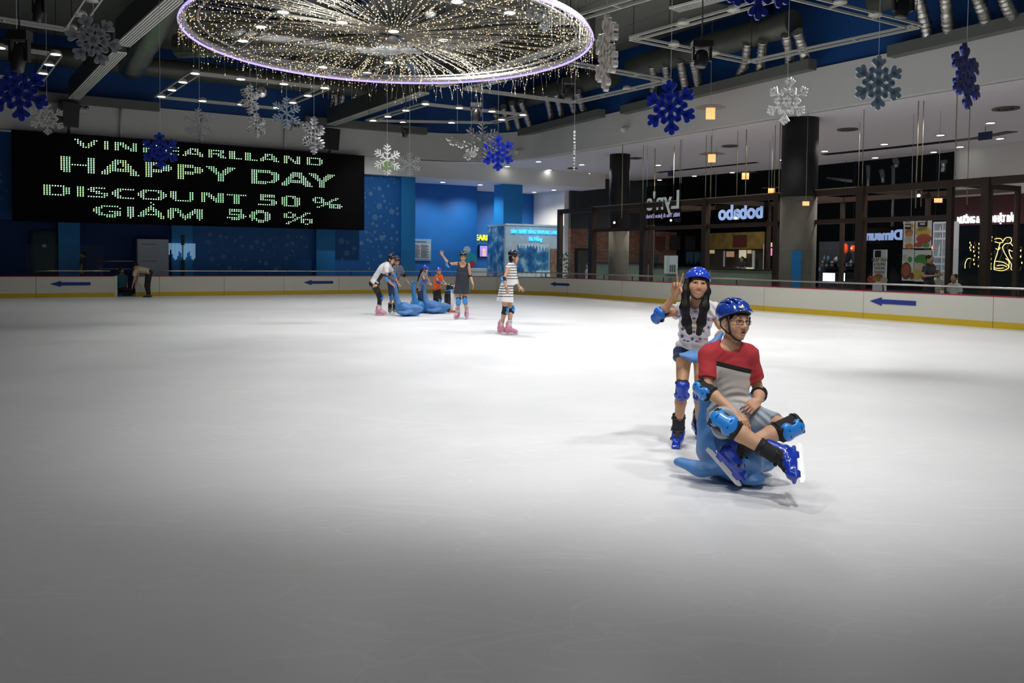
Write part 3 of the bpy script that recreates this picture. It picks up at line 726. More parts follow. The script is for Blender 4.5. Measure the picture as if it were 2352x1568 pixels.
def snowflake(px, py, r_px, kind, m, lab, Rw=0.38, yaw=0, tilt=0, roll=0, thick=0.035, z_top=9.5, group=None):
    d = FPX*Rw/r_px; c = O+ray(px, py)*(d)          # real radius and apparent size give its distance
    z_top = min(z_top, 9.55)
    e = empty('hanging_snowflake', c, lab, 'snowflake', group)
    face = frame(c, Vector((math.sin(math.radians(yaw)), -math.cos(math.radians(yaw)), 0)), Vector((0, 0, 1))) @ Matrix.Rotation(math.radians(tilt), 4, 'X') @ Matrix.Rotation(math.radians(roll), 4, 'Y')
    b = MB()
    for q in flake_polys(kind, Rw): b.prism(q, -thick/2, thick/2, face)
    b.build('flake', m, e)
    if z_top > c.z: b = MB(); b.tube([c+Vector((0, 0, Rw*0.9)), Vector((c.x, c.y, z_top))], 0.004, 4); b.build('thread', M_THR, e)
    return e
snowflake(40, 211, 68, 'solid', M_SB, 'large dark blue snowflake at the left edge above the scoreboard corner', 0.42, yaw=20, roll=8)
snowflake(368, 346, 42, 'solid', M_SB, 'blue snowflake hanging in front of the scoreboard top row', 0.40, yaw=25, roll=3)
snowflake(1540, 247, 64, 'solid', M_SB, 'blue snowflake over the food court, left of the two orange lamp reflections', 0.42, yaw=-28, roll=4)
snowflake(1144, 351, 42, 'solid', M_SB, 'blue snowflake above the tall blue column', 0.40, yaw=-20, roll=0)
snowflake(2219, 175, 78, 'solid', M_SB, 'largest blue snowflake at the upper right', 0.42, yaw=40, roll=0, tilt=4)
snowflake(1742, -38, 84, 'solid', M_SB, 'blue snowflake cut off by the top edge of the photo', 0.42, yaw=5, roll=0)
snowflake(108, 272, 38, 'web', M_SW, 'pale white snowflake left of the black speaker at the far left', 0.36, yaw=30, roll=2)
snowflake(458, 285, 37, 'thin', M_SS, 'silver snowflake left of the scoreboard centre under the lit track', 0.34, yaw=25, roll=5, thick=0.05)
snowflake(574, 228, 34, 'thin', M_SS, 'narrow silver snowflake beside the small mirror ball', 0.34, yaw=72, thick=0.09)
snowflake(589, 288, 30, 'thin', M_SS, 'small silver snowflake below the small mirror ball', 0.30, yaw=60, thick=0.05)
snowflake(658, 260, 38, 'thin', M_SI, 'icy blue-grey snowflake right of the small mirror ball', 0.36, yaw=40, thick=0.05)
snowflake(721, 311, 43, 'thin', M_SS, 'long narrow silver snowflake left of the right scoreboard speaker', 0.36, yaw=66, thick=0.06)
snowflake(941, 377, 28, 'thin', M_SG, 'small grey snowflake right of the green-striped one', 0.30, yaw=5, roll=2)
e = snowflake(889, 367, 36, 'thin', M_SW, 'white snowflake with lime green foil in its lower half', 0.34, yaw=35, thick=0.05)
b = MB(); c = Vector(e.location)
for j, zz in enumerate((-0.06, -0.10, -0.14, -0.18, -0.22)): b.box(c.x-0.15+0.01*j, c.x+0.15-0.01*j, c.y-0.06, c.y-0.04, c.z+zz, c.z+zz+0.025)
b.build('foil_strips', M_SGRN, e)
snowflake(1050, 326, 28, 'solid', M_SS, 'small tilted silver snowflake, left one of the cluster by the blue snowflake', 0.30, yaw=30, tilt=55)
snowflake(1108, 322, 44, 'thin', M_SS, 'big silver snowflake just behind the blue one above the tall column', 0.40, yaw=20, thick=0.04)
snowflake(1082, 350, 22, 'solid', M_SS, 'small shiny silver snowflake low in the cluster beside the blue one', 0.24, yaw=-40, tilt=30)
snowflake(1319, 345, 44, 'thin', M_SS, 'silver snowflake seen edge-on under the fascia', 0.36, yaw=86)
snowflake(1393, 122, 88, 'solid', mat('pearl_flake', (0.45, 0.42, 0.40), 0.3, 0.3), 'large pearly snowflake seen nearly edge-on right of the ring', 0.42, yaw=-80, thick=0.05)
snowflake(1808, 232, 54, 'web', M_SW, 'white cut-out snowflake in front of the black top of the round column', 0.40, yaw=-48, roll=-8)
snowflake(2017, 190, 63, 'solid', M_SI, 'icy grey-blue snowflake between the black column and the largest blue snowflake', 0.42, yaw=5, thick=0.03)
snowflake(1250, 18, 56, 'solid', M_SG, 'dark grey snowflake over the right part of the ring', 0.42, yaw=30)
snowflake(215, 92, 60, 'solid', M_SG, 'dark grey snowflake in the upper left before the ducts', 0.42, yaw=25, roll=20)
snowflake(893, 116, 78, 'web', M_SW, 'flat white snowflake hanging level under the centre of the ring', 0.62, tilt=82, thick=0.03, z_top=0)
# --- mirror balls ------------------------------------------------
M_MIR = mat('mirror_facets', (0.75, 0.74, 0.72), 0.12, 1.0)
for (x, y, rp, R, lab) in ((601, 212, 12.5, 0.16, 'small mirror ball below the left of the ring'), (988, 22, 20, 0.2, 'mirror ball high inside the ring')):
    c = O+ray(x, y)*(FPX*R/rp); e = empty('mirror_ball', c, lab, 'mirror ball'); b = MB(); b.sphere(c, R, 12); o = b.build('ball', M_MIR, e)
    for p_ in o.data.polygons: p_.use_smooth = False
    b = MB(); b.tube([c+Vector((0, 0, R)), Vector((c.x, c.y, 9.5))], 0.008, 6); b.build('hanging_wire', M_DARKSTEEL, e)
# --- air handling ------------------------------------------------
def plenum(pts, lab, side):
    (x0, y0), (x1, y1), U = pts; f = pu if side == 'u' else pn
    a = f(x0, y0, U); c = f(x1, y1, U); a.z = c.z = 7.05
    b = MB(); h = 0.30; up = Vector((0, 0, 1)); b.beam(a+up*h/2, c+up*h/2, 0.34, h)
    L_ = (c-a).length; t = (c-a).normalized(); k = int(L_/2.2); r = t.cross(up)
    for i in range(1, k+1): q = a+t*(L_*i/(k+1)); b.beam(q+up*0.01-r*0.2, q+up*0.29-r*0.2, 0.05, 0.05, up=t, mi=1)
    mid = (a+c)/2; e = empty('air_plenum', Vector((mid.x, mid.y, 7.05)), lab, 'air duct box'); b.build('box', [M_PLEN, M_BLK], e)
    return e
plenum([(20, 222), (367, 245), 35.0], 'grey air plenum box on the fascia above the scoreboard left half', 'n')
plenum([(700, 286), (978, 317), 34.9], 'grey air plenum box above the green-striped snowflake', 'n')
plenum([(1196, 302), (1382, 262), 19.40], 'grey air plenum box along the fascia left of the edge-on pearly flake', 'u')
plenum([(1432, 257), (1866, 168), 19.74], 'long grey air plenum box under the foil hoses above the food court', 'u')
plenum([(2046, 132), (2420, 60), 20.38], 'grey air plenum box at the upper right above the largest blue snowflake', 'u')
def hose(pts, lab, U0, side='u', r=0.15, grp='crinkled silver hoses dropping to the air boxes'):
    f = pu if side == 'u' else pn; n = len(pts); P3 = [f(x, y, U0-(1-i/(n-1))*0.9) for i, (x, y) in enumerate(pts)]
    # smooth path with crinkles
    path = []; rs = []
    for i in range(n-1):
        for j in range(14): path.append(P3[i].lerp(P3[i+1], j/14))
    path.append(P3[-1]); rg2 = random.Random(int(pts[0][0]))
    for i in range(len(path)): rs.append(r*(1+0.09*math.sin(i*2.2)+rg2.uniform(-.1, .1)))
    b = MB(); b.tube(path, rs, 12); c = sum(P3, Vector())/n; o = b.build('flexible_duct', M_FOIL); rezero(o, P3[-1]); tag(o, lab, 'flexible duct', grp)
GL = {'a': 'silver foil hose above the food court beside the blue snowflake', 'b': 'silver foil hose above the round black-topped column', 'c': 'silver foil hose at the top right corner',
      'd': 'silver foil hose behind the right rim of the ring', 'e': 'silver foil hose left of the rink corner above the cluster of snowflakes', 'f': 'silver foil hose below the front rim of the ring'}
for k, U0, side, lst in (('a', 19.78, 'u', [[(1498, 150), (1503, 180), (1502, 210)], [(1528, 148), (1534, 178), (1537, 205)], [(1563, 138), (1570, 175), (1577, 210)], [(1592, 136), (1600, 170), (1605, 200)]]),
                         ('b', 19.95, 'u', [[(1718, 97), (1712, 145), (1694, 185)], [(1753, 93), (1749, 135), (1744, 178)], [(1806, 78), (1813, 120), (1816, 160)], [(1832, 72), (1845, 110), (1853, 152)]]),
                         ('c', 20.45, 'u', [[(2108, -15), (2122, 40), (2134, 92)], [(2172, -15), (2176, 40), (2180, 84)], [(2240, -20), (2258, 25), (2270, 62)], [(2298, -25), (2318, 20), (2334, 52)]]),
                         ('d', 19.5, 'u', [[(1254, 215), (1262, 245), (1268, 276)], [(1277, 214), (1286, 242), (1292, 268)], [(1310, 220), (1316, 240), (1322, 262)], [(1326, 210), (1336, 236), (1343, 258)]]),
                         ('e', 19.1, 'u', [[(1136, 250), (1141, 275), (1146, 300)], [(1156, 245), (1163, 270), (1169, 296)], [(1176, 236), (1184, 262), (1192, 292)], [(1196, 232), (1207, 258), (1216, 286)]]),
                         ('f', 34.6, 'n', [[(765, 195), (768, 228), (762, 258)], [(786, 190), (785, 220), (780, 252)], [(815, 196), (812, 225), (808, 248)], [(880, 196), (884, 220), (886, 245)]])):
    for pts in lst: hose(pts, GL[k], U0, side, grp=GL[k].replace('hose', 'hoses'))
def duct(pts, r, m, lab, name='air_duct', n=16):
    b = MB(); path = []
    for i in range(len(pts)-1):
        for j in range(8): path.append(pts[i].lerp(pts[i+1], j/8))
    path.append(pts[-1]); rg2 = random.Random(len(lab)); b.tube(path, [r*(1+rg2.uniform(-.05, .05)) for _ in path], n); o = b.build(name, m); rezero(o, pts[0]); tag(o, lab, 'air duct')
duct([P(18.9, 33, 8.5), P(19.0, 26.5, 8.45), P(19.0, 25.5, 8.3)], 0.36, M_DUCT, 'big dull foil duct running behind the hoses near the rink corner')
duct([P(19.1, 24.5, 8.45), P(19.3, 17.2, 8.4)], 0.38, M_DUCT, 'big dull foil duct along the wall above the long plenum box')
duct([P(19.6, 14.8, 8.5), P(20.0, 6, 8.5)], 0.38, M_DUCT, 'big dull foil duct at the top right above the hoses')
duct([P(-12, 33.9, 8.5), P(4, 33.8, 8.45), P(12.5, 33.6, 8.5)], 0.34, M_DUCT, 'long dull foil duct along the wall above the scoreboard')
duct([P(4.5, 31, 8.7), P(15.5, 22.5, 8.7)], 0.42, M_FOIL, 'foil-wrapped duct crossing above the ring')
duct([P(3.3, 33.6, 8.3), P(3.4, 28, 8.6), P(3.2, 18, 8.8)], 0.45, M_FOIL, 'thick crumpled foil duct running along the left slatted diffuser')
duct([P(14, 17, 8.6), P(18.2, 12.5, 8.6)], 0.40, M_DUCT, 'dull duct behind the unlit track above the blue snowflake')
duct([P(5, 27, 8.5), P(11, 26.6, 8.45), P(13.5, 30, 8.3)], 0.3, M_FOIL, 'foil duct bending under the far rim of the ring')
M_SLAT = mat('slatted_white', (0.80, 0.80, 0.74), 0.5)
def diffuser(p0, p1, lab, z=7.0):
    a = pz(*p0, z); c = pz(*p1, z); t = (c-a).normalized(); s = Vector((-t.y, t.x, 0)); mid = (a+c)/2
    e = empty('linear_diffuser', mid, lab, 'air diffuser'); b = MB()
    b.beam(a, c, 0.36, 0.05); b.build('face_plate', M_SLAT, e)
    b = MB()
    for k in range(5): o = s*(-0.13+0.065*k)-Vector((0, 0, 0.03)); b.beam(a+o, c+o, 0.012, 0.012)
    b.build('slats', M_PLEN, e)
    b = MB(); q = s*0.0+Vector((0, 0, 0.35)); b.beam(a+q, c+q, 0.34, 0.6); b.build('duct_body', M_DUCT, e)
diffuser((170, 226), (275, 120), 'slatted white diffuser at the left, lower piece'); diffuser((281, 104), (402, -2), 'slatted white diffuser at the left, upper piece')
diffuser((760, 287), (975, 213), 'slatted white diffuser below the front rim of the ring'); diffuser((1010, 198), (1355, 88), 'slatted white diffuser seen through the right side of the ring')
diffuser((1548, 22), (1690, -15), 'short slatted white diffuser at the top edge')
# --- speakers, stage lights, small fittings ----------------------
def boxat(name, px0, px1, py0, py1, dist, m, lab, cat, thick=0.3, parts=None):
    c = py_((px0+px1)/2, (py0+py1)/2, dist); wv = (px1-px0)/FPX*dist/2; hv = (py1-py0)/FPX*dist/2
    e = empty(name, c, lab, cat); return e, c, wv, hv
for (x0, x1, y0, y1, lab) in ((139, 177, 233, 291, 'black loudspeaker standing on the scoreboard at its left'), (743, 777, 295, 343, 'black loudspeaker standing on the scoreboard near its right end')):
    c = pn((x0+x1)/2, (y0+y1)/2, 34.7); dist = (c-O).dot(CF); wv = (x1-x0)/FPX*dist/2; hv = (y1-y0)/FPX*dist/2; e = empty('loudspeaker', c-Vector((0, 0, hv)), lab, 'loudspeaker')
    Mx = frame(c, -NA+UA*0.25, Vector((0, 0, 1))) @ Matrix.Rotation(math.radians(-8), 4, 'X'); b = MB(); b.box(-wv, wv, -0.3, 0.2, -hv, hv, M=Mx); b.build('cabinet', M_BLKP, e, bevel=0.03)
    b = MB(); b.box(-wv*0.85, wv*0.85, 0.205, 0.225, -hv*0.9, hv*0.9, M=Mx); b.build('grille', M_BLK, e)
    b = MB(); b.tube([c-Vector((0, 0, hv*0.9)), Vector((c.x, c.y, 5.92))+NA*0.3], 0.05, 8); b.build('stand', M_BLKP, e)
for (x, y0, y1, wpx, dist, lab) in ((45, 70, 165, 46, 11, 'black stage light hanging at the left edge'), (90, -30, 50, 30, 11, 'black stage light in the top left corner'), (932, 282, 316, 19, 22, 'black stage light above the small grey snowflake'),
                                  (1094, 236, 278, 26, 19, 'black stage light inside the lit track at the rink corner'), (1308, 180, 228, 34, 17, 'black stage light under the right rim of the ring'),
                                  (1612, 95, 155, 46, 12.5, 'black stage light inside the unlit track over the food court'), (2074, -25, 42, 48, 10, 'black stage light at the top right by the foil hoses')):
    c = py_(x, (y0+y1)/2, dist); h = (y1-y0)/FPX*dist; r = wpx/FPX*dist/2; e = empty('stage_light', c, lab, 'stage light')
    b = MB(); b.lathe([(r*0.5, -h*0.5), (r*0.62, -h*0.45), (r*0.7, -h*0.1), (r*0.5, h*0.12), (r*0.3, h*0.16)], 16, Matrix.Translation(c) @ Matrix.Rotation(0.15, 4, 'Y')); b.build('lamp_head', M_BLKP, e)
    b = MB(); b.box(-r*0.95, -r*0.75, -r*0.3, r*0.3, -h*0.25, h*0.3, M=Matrix.Translation(c)); b.box(r*0.75, r*0.95, -r*0.3, r*0.3, -h*0.25, h*0.3, M=Matrix.Translation(c)); b.box(-r, r, -r*0.6, r*0.6, h*0.25, h*0.48, M=Matrix.Translation(c)); b.build('yoke', M_BLK, e)
    b = MB(); b.tube([c+Vector((0, 0, h*0.48)), Vector((c.x, c.y, 9.55))], 0.011, 6); b.build('pole', M_BLK, e)
for (x, y, sd, lab) in ((193, 254, 'n', 'small twin-head emergency light right of the left loudspeaker'), (678, 295, 'n', 'small twin-head emergency light left of the right loudspeaker'),
                        (1393, 286, 'u', 'small twin-head emergency light below the pearly edge-on snowflake'), (1763, 217, 'u', 'small twin-head emergency light left of the white cut-out snowflake')):
    c = pn(x, y, 35.42) if sd == 'n' else pu(x, y, 20.0 if x < 1500 else 20.42); nn = -NA if sd == 'n' else -UA; Mx = frame(c, nn, Vector((0, 0, 1))); s = 0.12
    e = empty('emergency_light', c, lab, 'emergency light'); b = MB(); b.box(-0.15, 0.15, -0.05, 0.05, -0.12, 0.06, M=Mx); b.build('battery_box', W_GREY, e, bevel=0.01)
    for sg in (-1, 1): b = MB(); b.lathe([(0.03, -0.05), (0.065, 0.0), (0.07, 0.03)], 14, Mx @ Matrix.Translation((sg*0.09, 0.07, 0.1)) @ Matrix.Rotation(-math.pi/2, 4, 'X')); b.build('lamp', M_STEEL, e)
for (x, y, U, lab) in ((1435, 295, 19.95, 'grey cylinder spotlight on the fascia left of the food-court blue snowflake'), (1190, 346, 19.2, 'grey cylinder spotlight on the curved fascia right of the cluster')):
    c = pu(x, y, U-0.2); e = empty('wall_spotlight', c, lab, 'spotlight'); b = MB(); d = (-UA*0.7+Vector((0, 0, -0.5))-NA*0.2).normalized()
    b.tube([c-d*0.12, c+d*0.02, c+d*0.16], [0.06, 0.09, 0.1], 14); b.build('housing', W_GREY, e); b = MB(); b.tube([c-d*0.1, c+UA*0.3+Vector((0, 0, 0.1))], 0.02, 6); b.build('arm', M_STEEL, e)
# downlights and vents in the two soffits
dl = [(1237, 371), (1336, 378), (1261, 390), (1351, 398), (1512, 379), (1515, 413), (1595, 404), (1682, 396), (1797, 367), (1894, 347), (2010, 362), (2031, 331), (2145, 349), (2160, 310), (2205, 337), (2275, 282), (2297, 318), (1165, 382)]
dname = {1237: 'nearest the rink corner', 1336: 'right of the edge-on snowflake', 1261: 'above the curved bulkhead', 1351: 'left of the far black column', 1512: 'right of the far black column', 1515: 'above the white sign reflection', 1595: 'beside the second orange lamp reflection', 1682: 'left of the third orange lamp reflection',
         1797: 'touching the round column on its left', 1894: 'touching the round column on its right', 2010: 'below the air slot right of the round column', 2031: 'above the air slot, right of the round column', 2145: 'over the middle of the food court', 2160: 'left of the largest blue snowflake tip',
         2205: 'over the left end of the white right wall', 2275: 'nearest the upper right corner', 2297: 'close above the white right wall', 1165: 'just above the tall blue column'}
for (x, y) in dl:
    c = pz(x, y, 5.995); e = empty('ceiling_downlight', c, 'round recessed downlight '+dname[x], 'downlight', 'downlights in the food-court ceiling'); b = MB(); b.lathe([(0.15, -0.012), (0.16, 0.0)], 22, Matrix.Translation(c)); b.build('trim_ring', M_RAILW, e)
    b = MB(); b.disc(c-Vector((0, 0, 0.014)), 0.125, (0, 0, -1), 20); b.build('lamp_face', M_LAMP, e)
for (x, y, nm) in ((1017, 418, 'above the notice board'), (1103, 424, 'above the small yellow letters'), (1142, 436, 'left of the tall blue column'), (1227, 441, 'over the left of the white wall'), (1272, 436, 'over the middle of the white wall')):
    c = pz(x, y, 5.235); e = empty('ceiling_downlight', c, 'round recessed downlight in the low ceiling '+nm, 'downlight', 'downlights in the low ceiling behind the bulkhead'); b = MB(); b.lathe([(0.14, -0.012), (0.15, 0.0)], 22, Matrix.Translation(c)); b.build('trim_ring', M_RAILW, e)
    b = MB(); b.disc(c-Vector((0, 0, 0.014)), 0.12, (0, 0, -1), 20); b.build('lamp_face', M_LAMP, e)
for (x, y, rr, nm) in ((1677, 335, 0.32, 'above the third orange lamp reflection'), (1947, 297, 0.34, 'right of the round column'), (1460, 363, 0.28, 'right of the far black column'), (1315, 386, 0.25, 'left of the far black column'), (2310, 249, 0.36, 'at the far right')):
    c = pz(x, y, 5.99); b = MB()
    for k in range(3): q = rr*(1-0.28*k); b.lathe([(q*0.86, -0.02), (q, -0.03-0.01*k), (q, 0.0)], 24, Matrix.Translation(c))
    o = b.build('air_vent', M_PLEN); rezero(o, c); tag(o, 'round ceiling air vent '+nm, 'air vent')
# ================================================================== SIGNS, BOOTH, FOOD COURT
for (u, n, z, pw, sz) in ((17.2, 37.3, 5.15, 330, 140), (19.4, 37.5, 5.15, 330, 140), (23.2, 39.7, 5.15, 420, 150), (23.6, 38.4, 5.15, 300, 150), (28, 35.6, 5.9, 170, 120),
                          (24, 30, 5.9, 620, 160), (28, 24, 5.9, 620, 160), (29.0, 14.5, 5.9, 560, 160), (24, 18, 5.9, 420, 160), (30.0, 31, 5.9, 260, 150), (22.5, 8, 5.9, 300, 160), (21.7, 30.5, 5.9, 300, 140), (21.9, 25.0, 5.9, 330, 140), (22.3, 20.8, 5.9, 300, 140), (22.2, 14.0, 5.9, 300, 140)):
    spot(u, n, z, pw, size=sz, rad=0.12, col=(1, 0.95, 0.86))
spot(17.5, 30.0, 6.6, 700, size=50, rad=0.1, blend=0.8, tgt=tuple(P(20.6, 34.6, 1.6)))
spot(12.0, 31.0, 6.9, 420, size=60, rad=0.1, blend=0.9, tgt=tuple(P(13.6, 36.3, 2.5)))
# --- LED scoreboard ----------------------------------------------
sg = empty('led_scoreboard', P(6.1, 35.2, 2.66), 'huge black LED scoreboard on the left wall with green dotted discount text', 'scoreboard')
b = MB(); b.ub(-0.52, 12.72, 35.03, 35.45, 2.68, 5.92); b.build('cabinet', mat('led_cabinet', (0.004, 0.004, 0.005), 0.8, spec=0.1), sg)
b = MB()
for x in (278, 463, 655): q = pn(x, 290, 35.35); b = MB(); b.tube([Vector((q.x, q.y, 5.9)), Vector((q.x, q.y, 7.1))], 0.05, 8); b.build('hanger_pole', W_GREY, sg)
M_LEDS = [mat('led_green', (0.5, 1, 0.6), 0.5, emit=1.5, ecol=(0.45, 1.0, 0.52)), mat('led_lime', (0.7, 1, 0.5), 0.5, emit=1.5, ecol=(0.66, 1.0, 0.36)), mat('led_white', (0.9, 1, 0.9), 0.5, emit=1.5, ecol=(0.62, 1.0, 0.70))]
def R_(s):                     # 'cols' written as one string per column: digits are the lit rows, '0-7' spans
    out = []
    for c in s.split():
        rows = []
        if c != '.':
            for t in c.split(','):
                if '-' in t[1:]: i = t.index('-', 1); rows += list(range(int(t[:i]), int(t[i+1:])+1))
                else: rows.append(int(t))
        out.append(rows)
    return out
A5 = '3,4 2-4 0-3 0,1,3 0,3 0-3 1-4 2-4 4'
A9 = '7,8 6-8 4-8 3-7 1-6 0-3,5,6 0-2,5,6 0-2,5,6 0-3,5,6 0-6 2-7 3-8 5-8 6-8 8'
P9 = '0-8 0-8 0-8 0,1,4,5 0,1,4,5 0,1,4,5 0,1,4,5 1-4 1-4 1-4 2,3'
Y9 = '0 0,1 0-2 0-3 1-4 3-8 4-8 2-8 1-4 0-3 0-2 0,1 0'
LED = [((172.6, 319.9), '0 0-2 1-3 2-4 4 2-4 1-3 0-2 0'), ((241, 325.4), '0-4 0-4'), ((265, 327.4), '0-4 0-4 0,1 0-2 1-3 2,3 3,4 0-4 0-4'), ((330.2, 332.3), '0-4 0-4 0,2 0,2 0,2 0,2 1'),
       ((381.6, 337.3), '1-3 0-4 0,2,4 0,2,4 0,2,4 0,2,4'), ((420.8, 340.5), '4 2-4 1-3 0-3 0,3 0,1,3 0-3 2-4 3,4'), ((480.4, 344.5), '0-4 0-4 0,2 0,2 0,2,3 0-4 0,1,3,4 4'),
       ((527.8, 348), '0-4 0-4 0-4 4 4 4'), ((564.3, 351.5), '0-4 0-4 0-4 4 4 4'), ((599.4, 353.5), A5), ((653.6, 358.6), '0-4 0-4 0,1 1,2 2,3 3,4 0-4 0-4'), ((706, 362.2), '0-4 0-4 0,4 0,4 0,4 0,4 0-4 1-3'),
       ((140.6, 359.7), '0-7 0-8 0-8 0-8 4 4 4 4 4 4 0-8 0-8 0-8'), ((234.6, 366.0), '7,8 6-8 4-8 3-7 1-6 0-6 0-2,5,6 0,1,5,6 0-3,5,6 0-6 2-6 3-8 5-8 6-8 8'), ((335.8, 373), P9), ((409.5, 378.3), P9), ((475, 382.5), Y9),
       ((579, 390), '0-8 0-8 0-8 0,1,7,8 0,1,7,8 0,1,7,8 0,1,7,8 0,1,7 0,1,7 1,2,6,7 1-7 1-6 2-5'), ((648.4, 395), A9), ((710.8, 399), Y9),
       ((101.4, 425), '0-5 0-5 0-5 0,5 0,5 0,5 0,5 0-5 1-4 1-4'), ((178.4, 429.2), '0-5 0-5 0-5'), ((203.2, 430.5), '1,5 0-2,5 0-2,5 0,2,3,5 0,2,3,5 0,3,5 0,3-5 3,4'), ((258.7, 433.5), '2,3 1-4 0-5 0,1,4,5 0,5 0,5 0,5 0,5 0,5'),
       ((318, 436), '2,3 1-4 0-5 0,1,5 0,5 0,5 0,5 0,5 0,1,4,5 0-5 1-4 2,3'), ((392.5, 440.3), '0-3 0-4 0-5 5 5 5 5 5 0-5 0-4'), ((464, 443), '0-5 0-5 0,1 0-2 1-3 2-4 3-5 0-5 0-5 0-5'),
       ((522.5, 446.8), '0 0 0 0-5 0-5 0-5 0 0 0'), ((594.2, 447.0), '6 0-3,6 0-3,6 0,1,3,6 0,1,3,6 0,1,3,6 0,1,3-6 0,1,3-6 4,5'), ((648.4, 450), '1-5 1-6 0-6 0,6 0,6 0,1,6 0-6 1-6 1-5'),
       ((719.6, 453.5), '1,2 0-3 0,3,6 0,3,6 0-3,5 1-5 3,4 3,4 2-6 1,2,4-6 1,4-6 0,1,4,6 0,4-6 4-6 5'),
       ((215.5, 472), '2,3 1-4 1-5 0,1,4,5 0,5 0,5,6 0,3,5,6 0,3,5,6 0,3-6 0,3-5 1,3-5'), ((294, 476), '0-5 0-6 0-5'), ((318, 475.8), '5 3-5 2-5 1-4 0-2,4 -3,-1,0,1,4 -2,0,1,2,4 1-4 2-5 3-6 5,6'),
       ((386.5, 479), '1-5 0-6 0-5 0,1 0-2 1-4 3-5 4-6 3-5 2-5 1-3 0-2 0-5 0-6 0-5'), ((522.5, 480.5), '5 0-2,3,5 0,1,3,5,6 0,1,3,5,6 0,1,3,5,6 0,1,3-6 0-5 3-5 4'), ((574, 483), '3,4 1-6 1-5 0-2,5,6 0,1,6,7 0,1,6,7 0,1,6,7 1-6 1-6 2-5'),
       ((653.3, 487.5), '1-3 1-3,7 0,3,6,7 0,3,6 1-3,5 1,2,4,5 3,4 3 2-6 1,2,4-6 0,1,4,7 0,4,7 0,4-6 4-6')]
b = MB(); rg = random.Random(5)
for (px, py), s in LED:
    o3 = un(pn(px, py, 35.02)); colr = rg.choice((0, 0, 1, 2))
    for ci, rows in enumerate(R_(s)):
        mi = 1 if (ci == 0 and rg.random() < 0.5) else rg.choice((colr, 0, 2))
        for r in rows: b.disc(P(o3[0]+ci*0.0893, 35.02, o3[2]-r*0.0655-ci*0.0005), 0.0275, -NA, 8, mi, sy=0.76)
b.build('led_text', M_LEDS, sg)
# --- changing area behind the left boards ------------------------
M_LOCK = mat('locker_grey', (0.42, 0.46, 0.56), 0.55); M_GRN = mat('dim_green_glass', (0.02, 0.06, 0.06), 0.2)
e = empty('locker_cabinet', P(4.2, 35.6, -0.02), 'pale grey locker cabinet on the left, right of the gate gap', 'locker'); b = MB(); b.ub(3.64, 4.78, 35.5, 36.1, -0.02, 2.12); b.build('body', M_LOCK, e, bevel=0.01)
for k in range(3):
    b = MB(); z = 0.1+k*0.66; b.ub(3.67, 4.75, 35.475, 35.5, z, z+0.62); d = b.build('door', M_LOCK, e); b = MB()
    for j in range(11): b.ub(3.8+j*0.05, 3.82+j*0.05, 35.465, 35.475, z+0.48, z+0.52)
    b.build('vent_slits', M_BLK, d)
e = empty('glass_door', P(0.45, 36.0, -0.02), 'dark framed glass door on the far left behind the boards', 'door'); b = MB()
b.ub(0.05, 0.13, 36.0, 36.2, -0.02, 2.35); b.ub(0.83, 0.9, 36.0, 36.2, -0.02, 2.35); b.ub(0.05, 0.9, 36.0, 36.2, 2.25, 2.35); b.build('frame', M_BLK, e); b = MB(); b.ub(0.13, 0.83, 36.08, 36.1, 0, 2.25); b.build('pane', mat('door_pane', (0.015, 0.05, 0.05), 0.15), e)
b = MB(); b.ub(0.42, 0.55, 36.06, 36.075, 1.75, 1.86); b.build('notice_sticker', M_LOCK, e)
for (x0, x1, z0, z1, lab) in ((225, 310, 0.0, 0.0, 'dark metal bench behind the gate gap'),):
    a = un(pn(225, 600, 35.2)); c = un(pn(310, 600, 35.2)); e = empty('bench', P((a[0]+c[0])/2, 35.2, -0.02), lab, 'bench'); b = MB(); b.ub(a[0], c[0], 35.0, 35.35, 0.40, 0.45); b.build('seat', M_DARKSTEEL, e)
    for u in (a[0]+0.1, (a[0]+c[0])/2, c[0]-0.1):
        b = MB(); b.tube([P(u, 35.05, -0.02), P(u, 35.05, 0.42)], 0.02, 6); b.tube([P(u, 35.3, -0.02), P(u, 35.3, 1.25)], 0.02, 6); b.build('leg', M_DARKSTEEL, e)
    b = MB(); b.tube([P(a[0], 35.3, 1.25), P(c[0], 35.3, 1.25)], 0.025, 8); b.tube([P(a[0], 35.3, 0.95), P(c[0], 35.3, 0.95)], 0.02, 8); b.build('back_rail', M_STEEL, e)
# window light falling through a slatted blind screen on the wall
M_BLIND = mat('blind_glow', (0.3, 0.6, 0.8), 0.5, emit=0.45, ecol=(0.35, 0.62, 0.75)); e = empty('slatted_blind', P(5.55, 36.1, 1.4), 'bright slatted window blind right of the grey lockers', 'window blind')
a = un(pn(378, 566, 35.8)); c = un(pn(450, 600, 35.8)); b = MB(); n = 22
for i in range(n):
    u = a[0]+(c[0]-a[0])*i/n; h = 0.25+0.42*abs(math.sin(i*0.5+1.1)); b.ub(u, u+(c[0]-a[0])/n*0.55, 35.80, 35.83, 1.98-h, 1.98)
b.build('slats', M_BLIND, e)
b = MB(); q = un(pn(419, 600, 35.2)); b.ub(q[0]-0.05, q[0]+0.07, 35.1, 35.25, -0.02, 1.3); b.ub(q[0]-0.05, q[0]+0.07, 35.1, 35.25, 1.9, 2.3) ; b.ub(q[0]-0.01, q[0]+0.03, 35.15, 35.2, 1.2, 2.0); o = b.build('black_post', M_BLK); rezero(o, P(q[0], 35.15, -0.02)); tag(o, 'thin black post in front of the slatted blind', 'post')
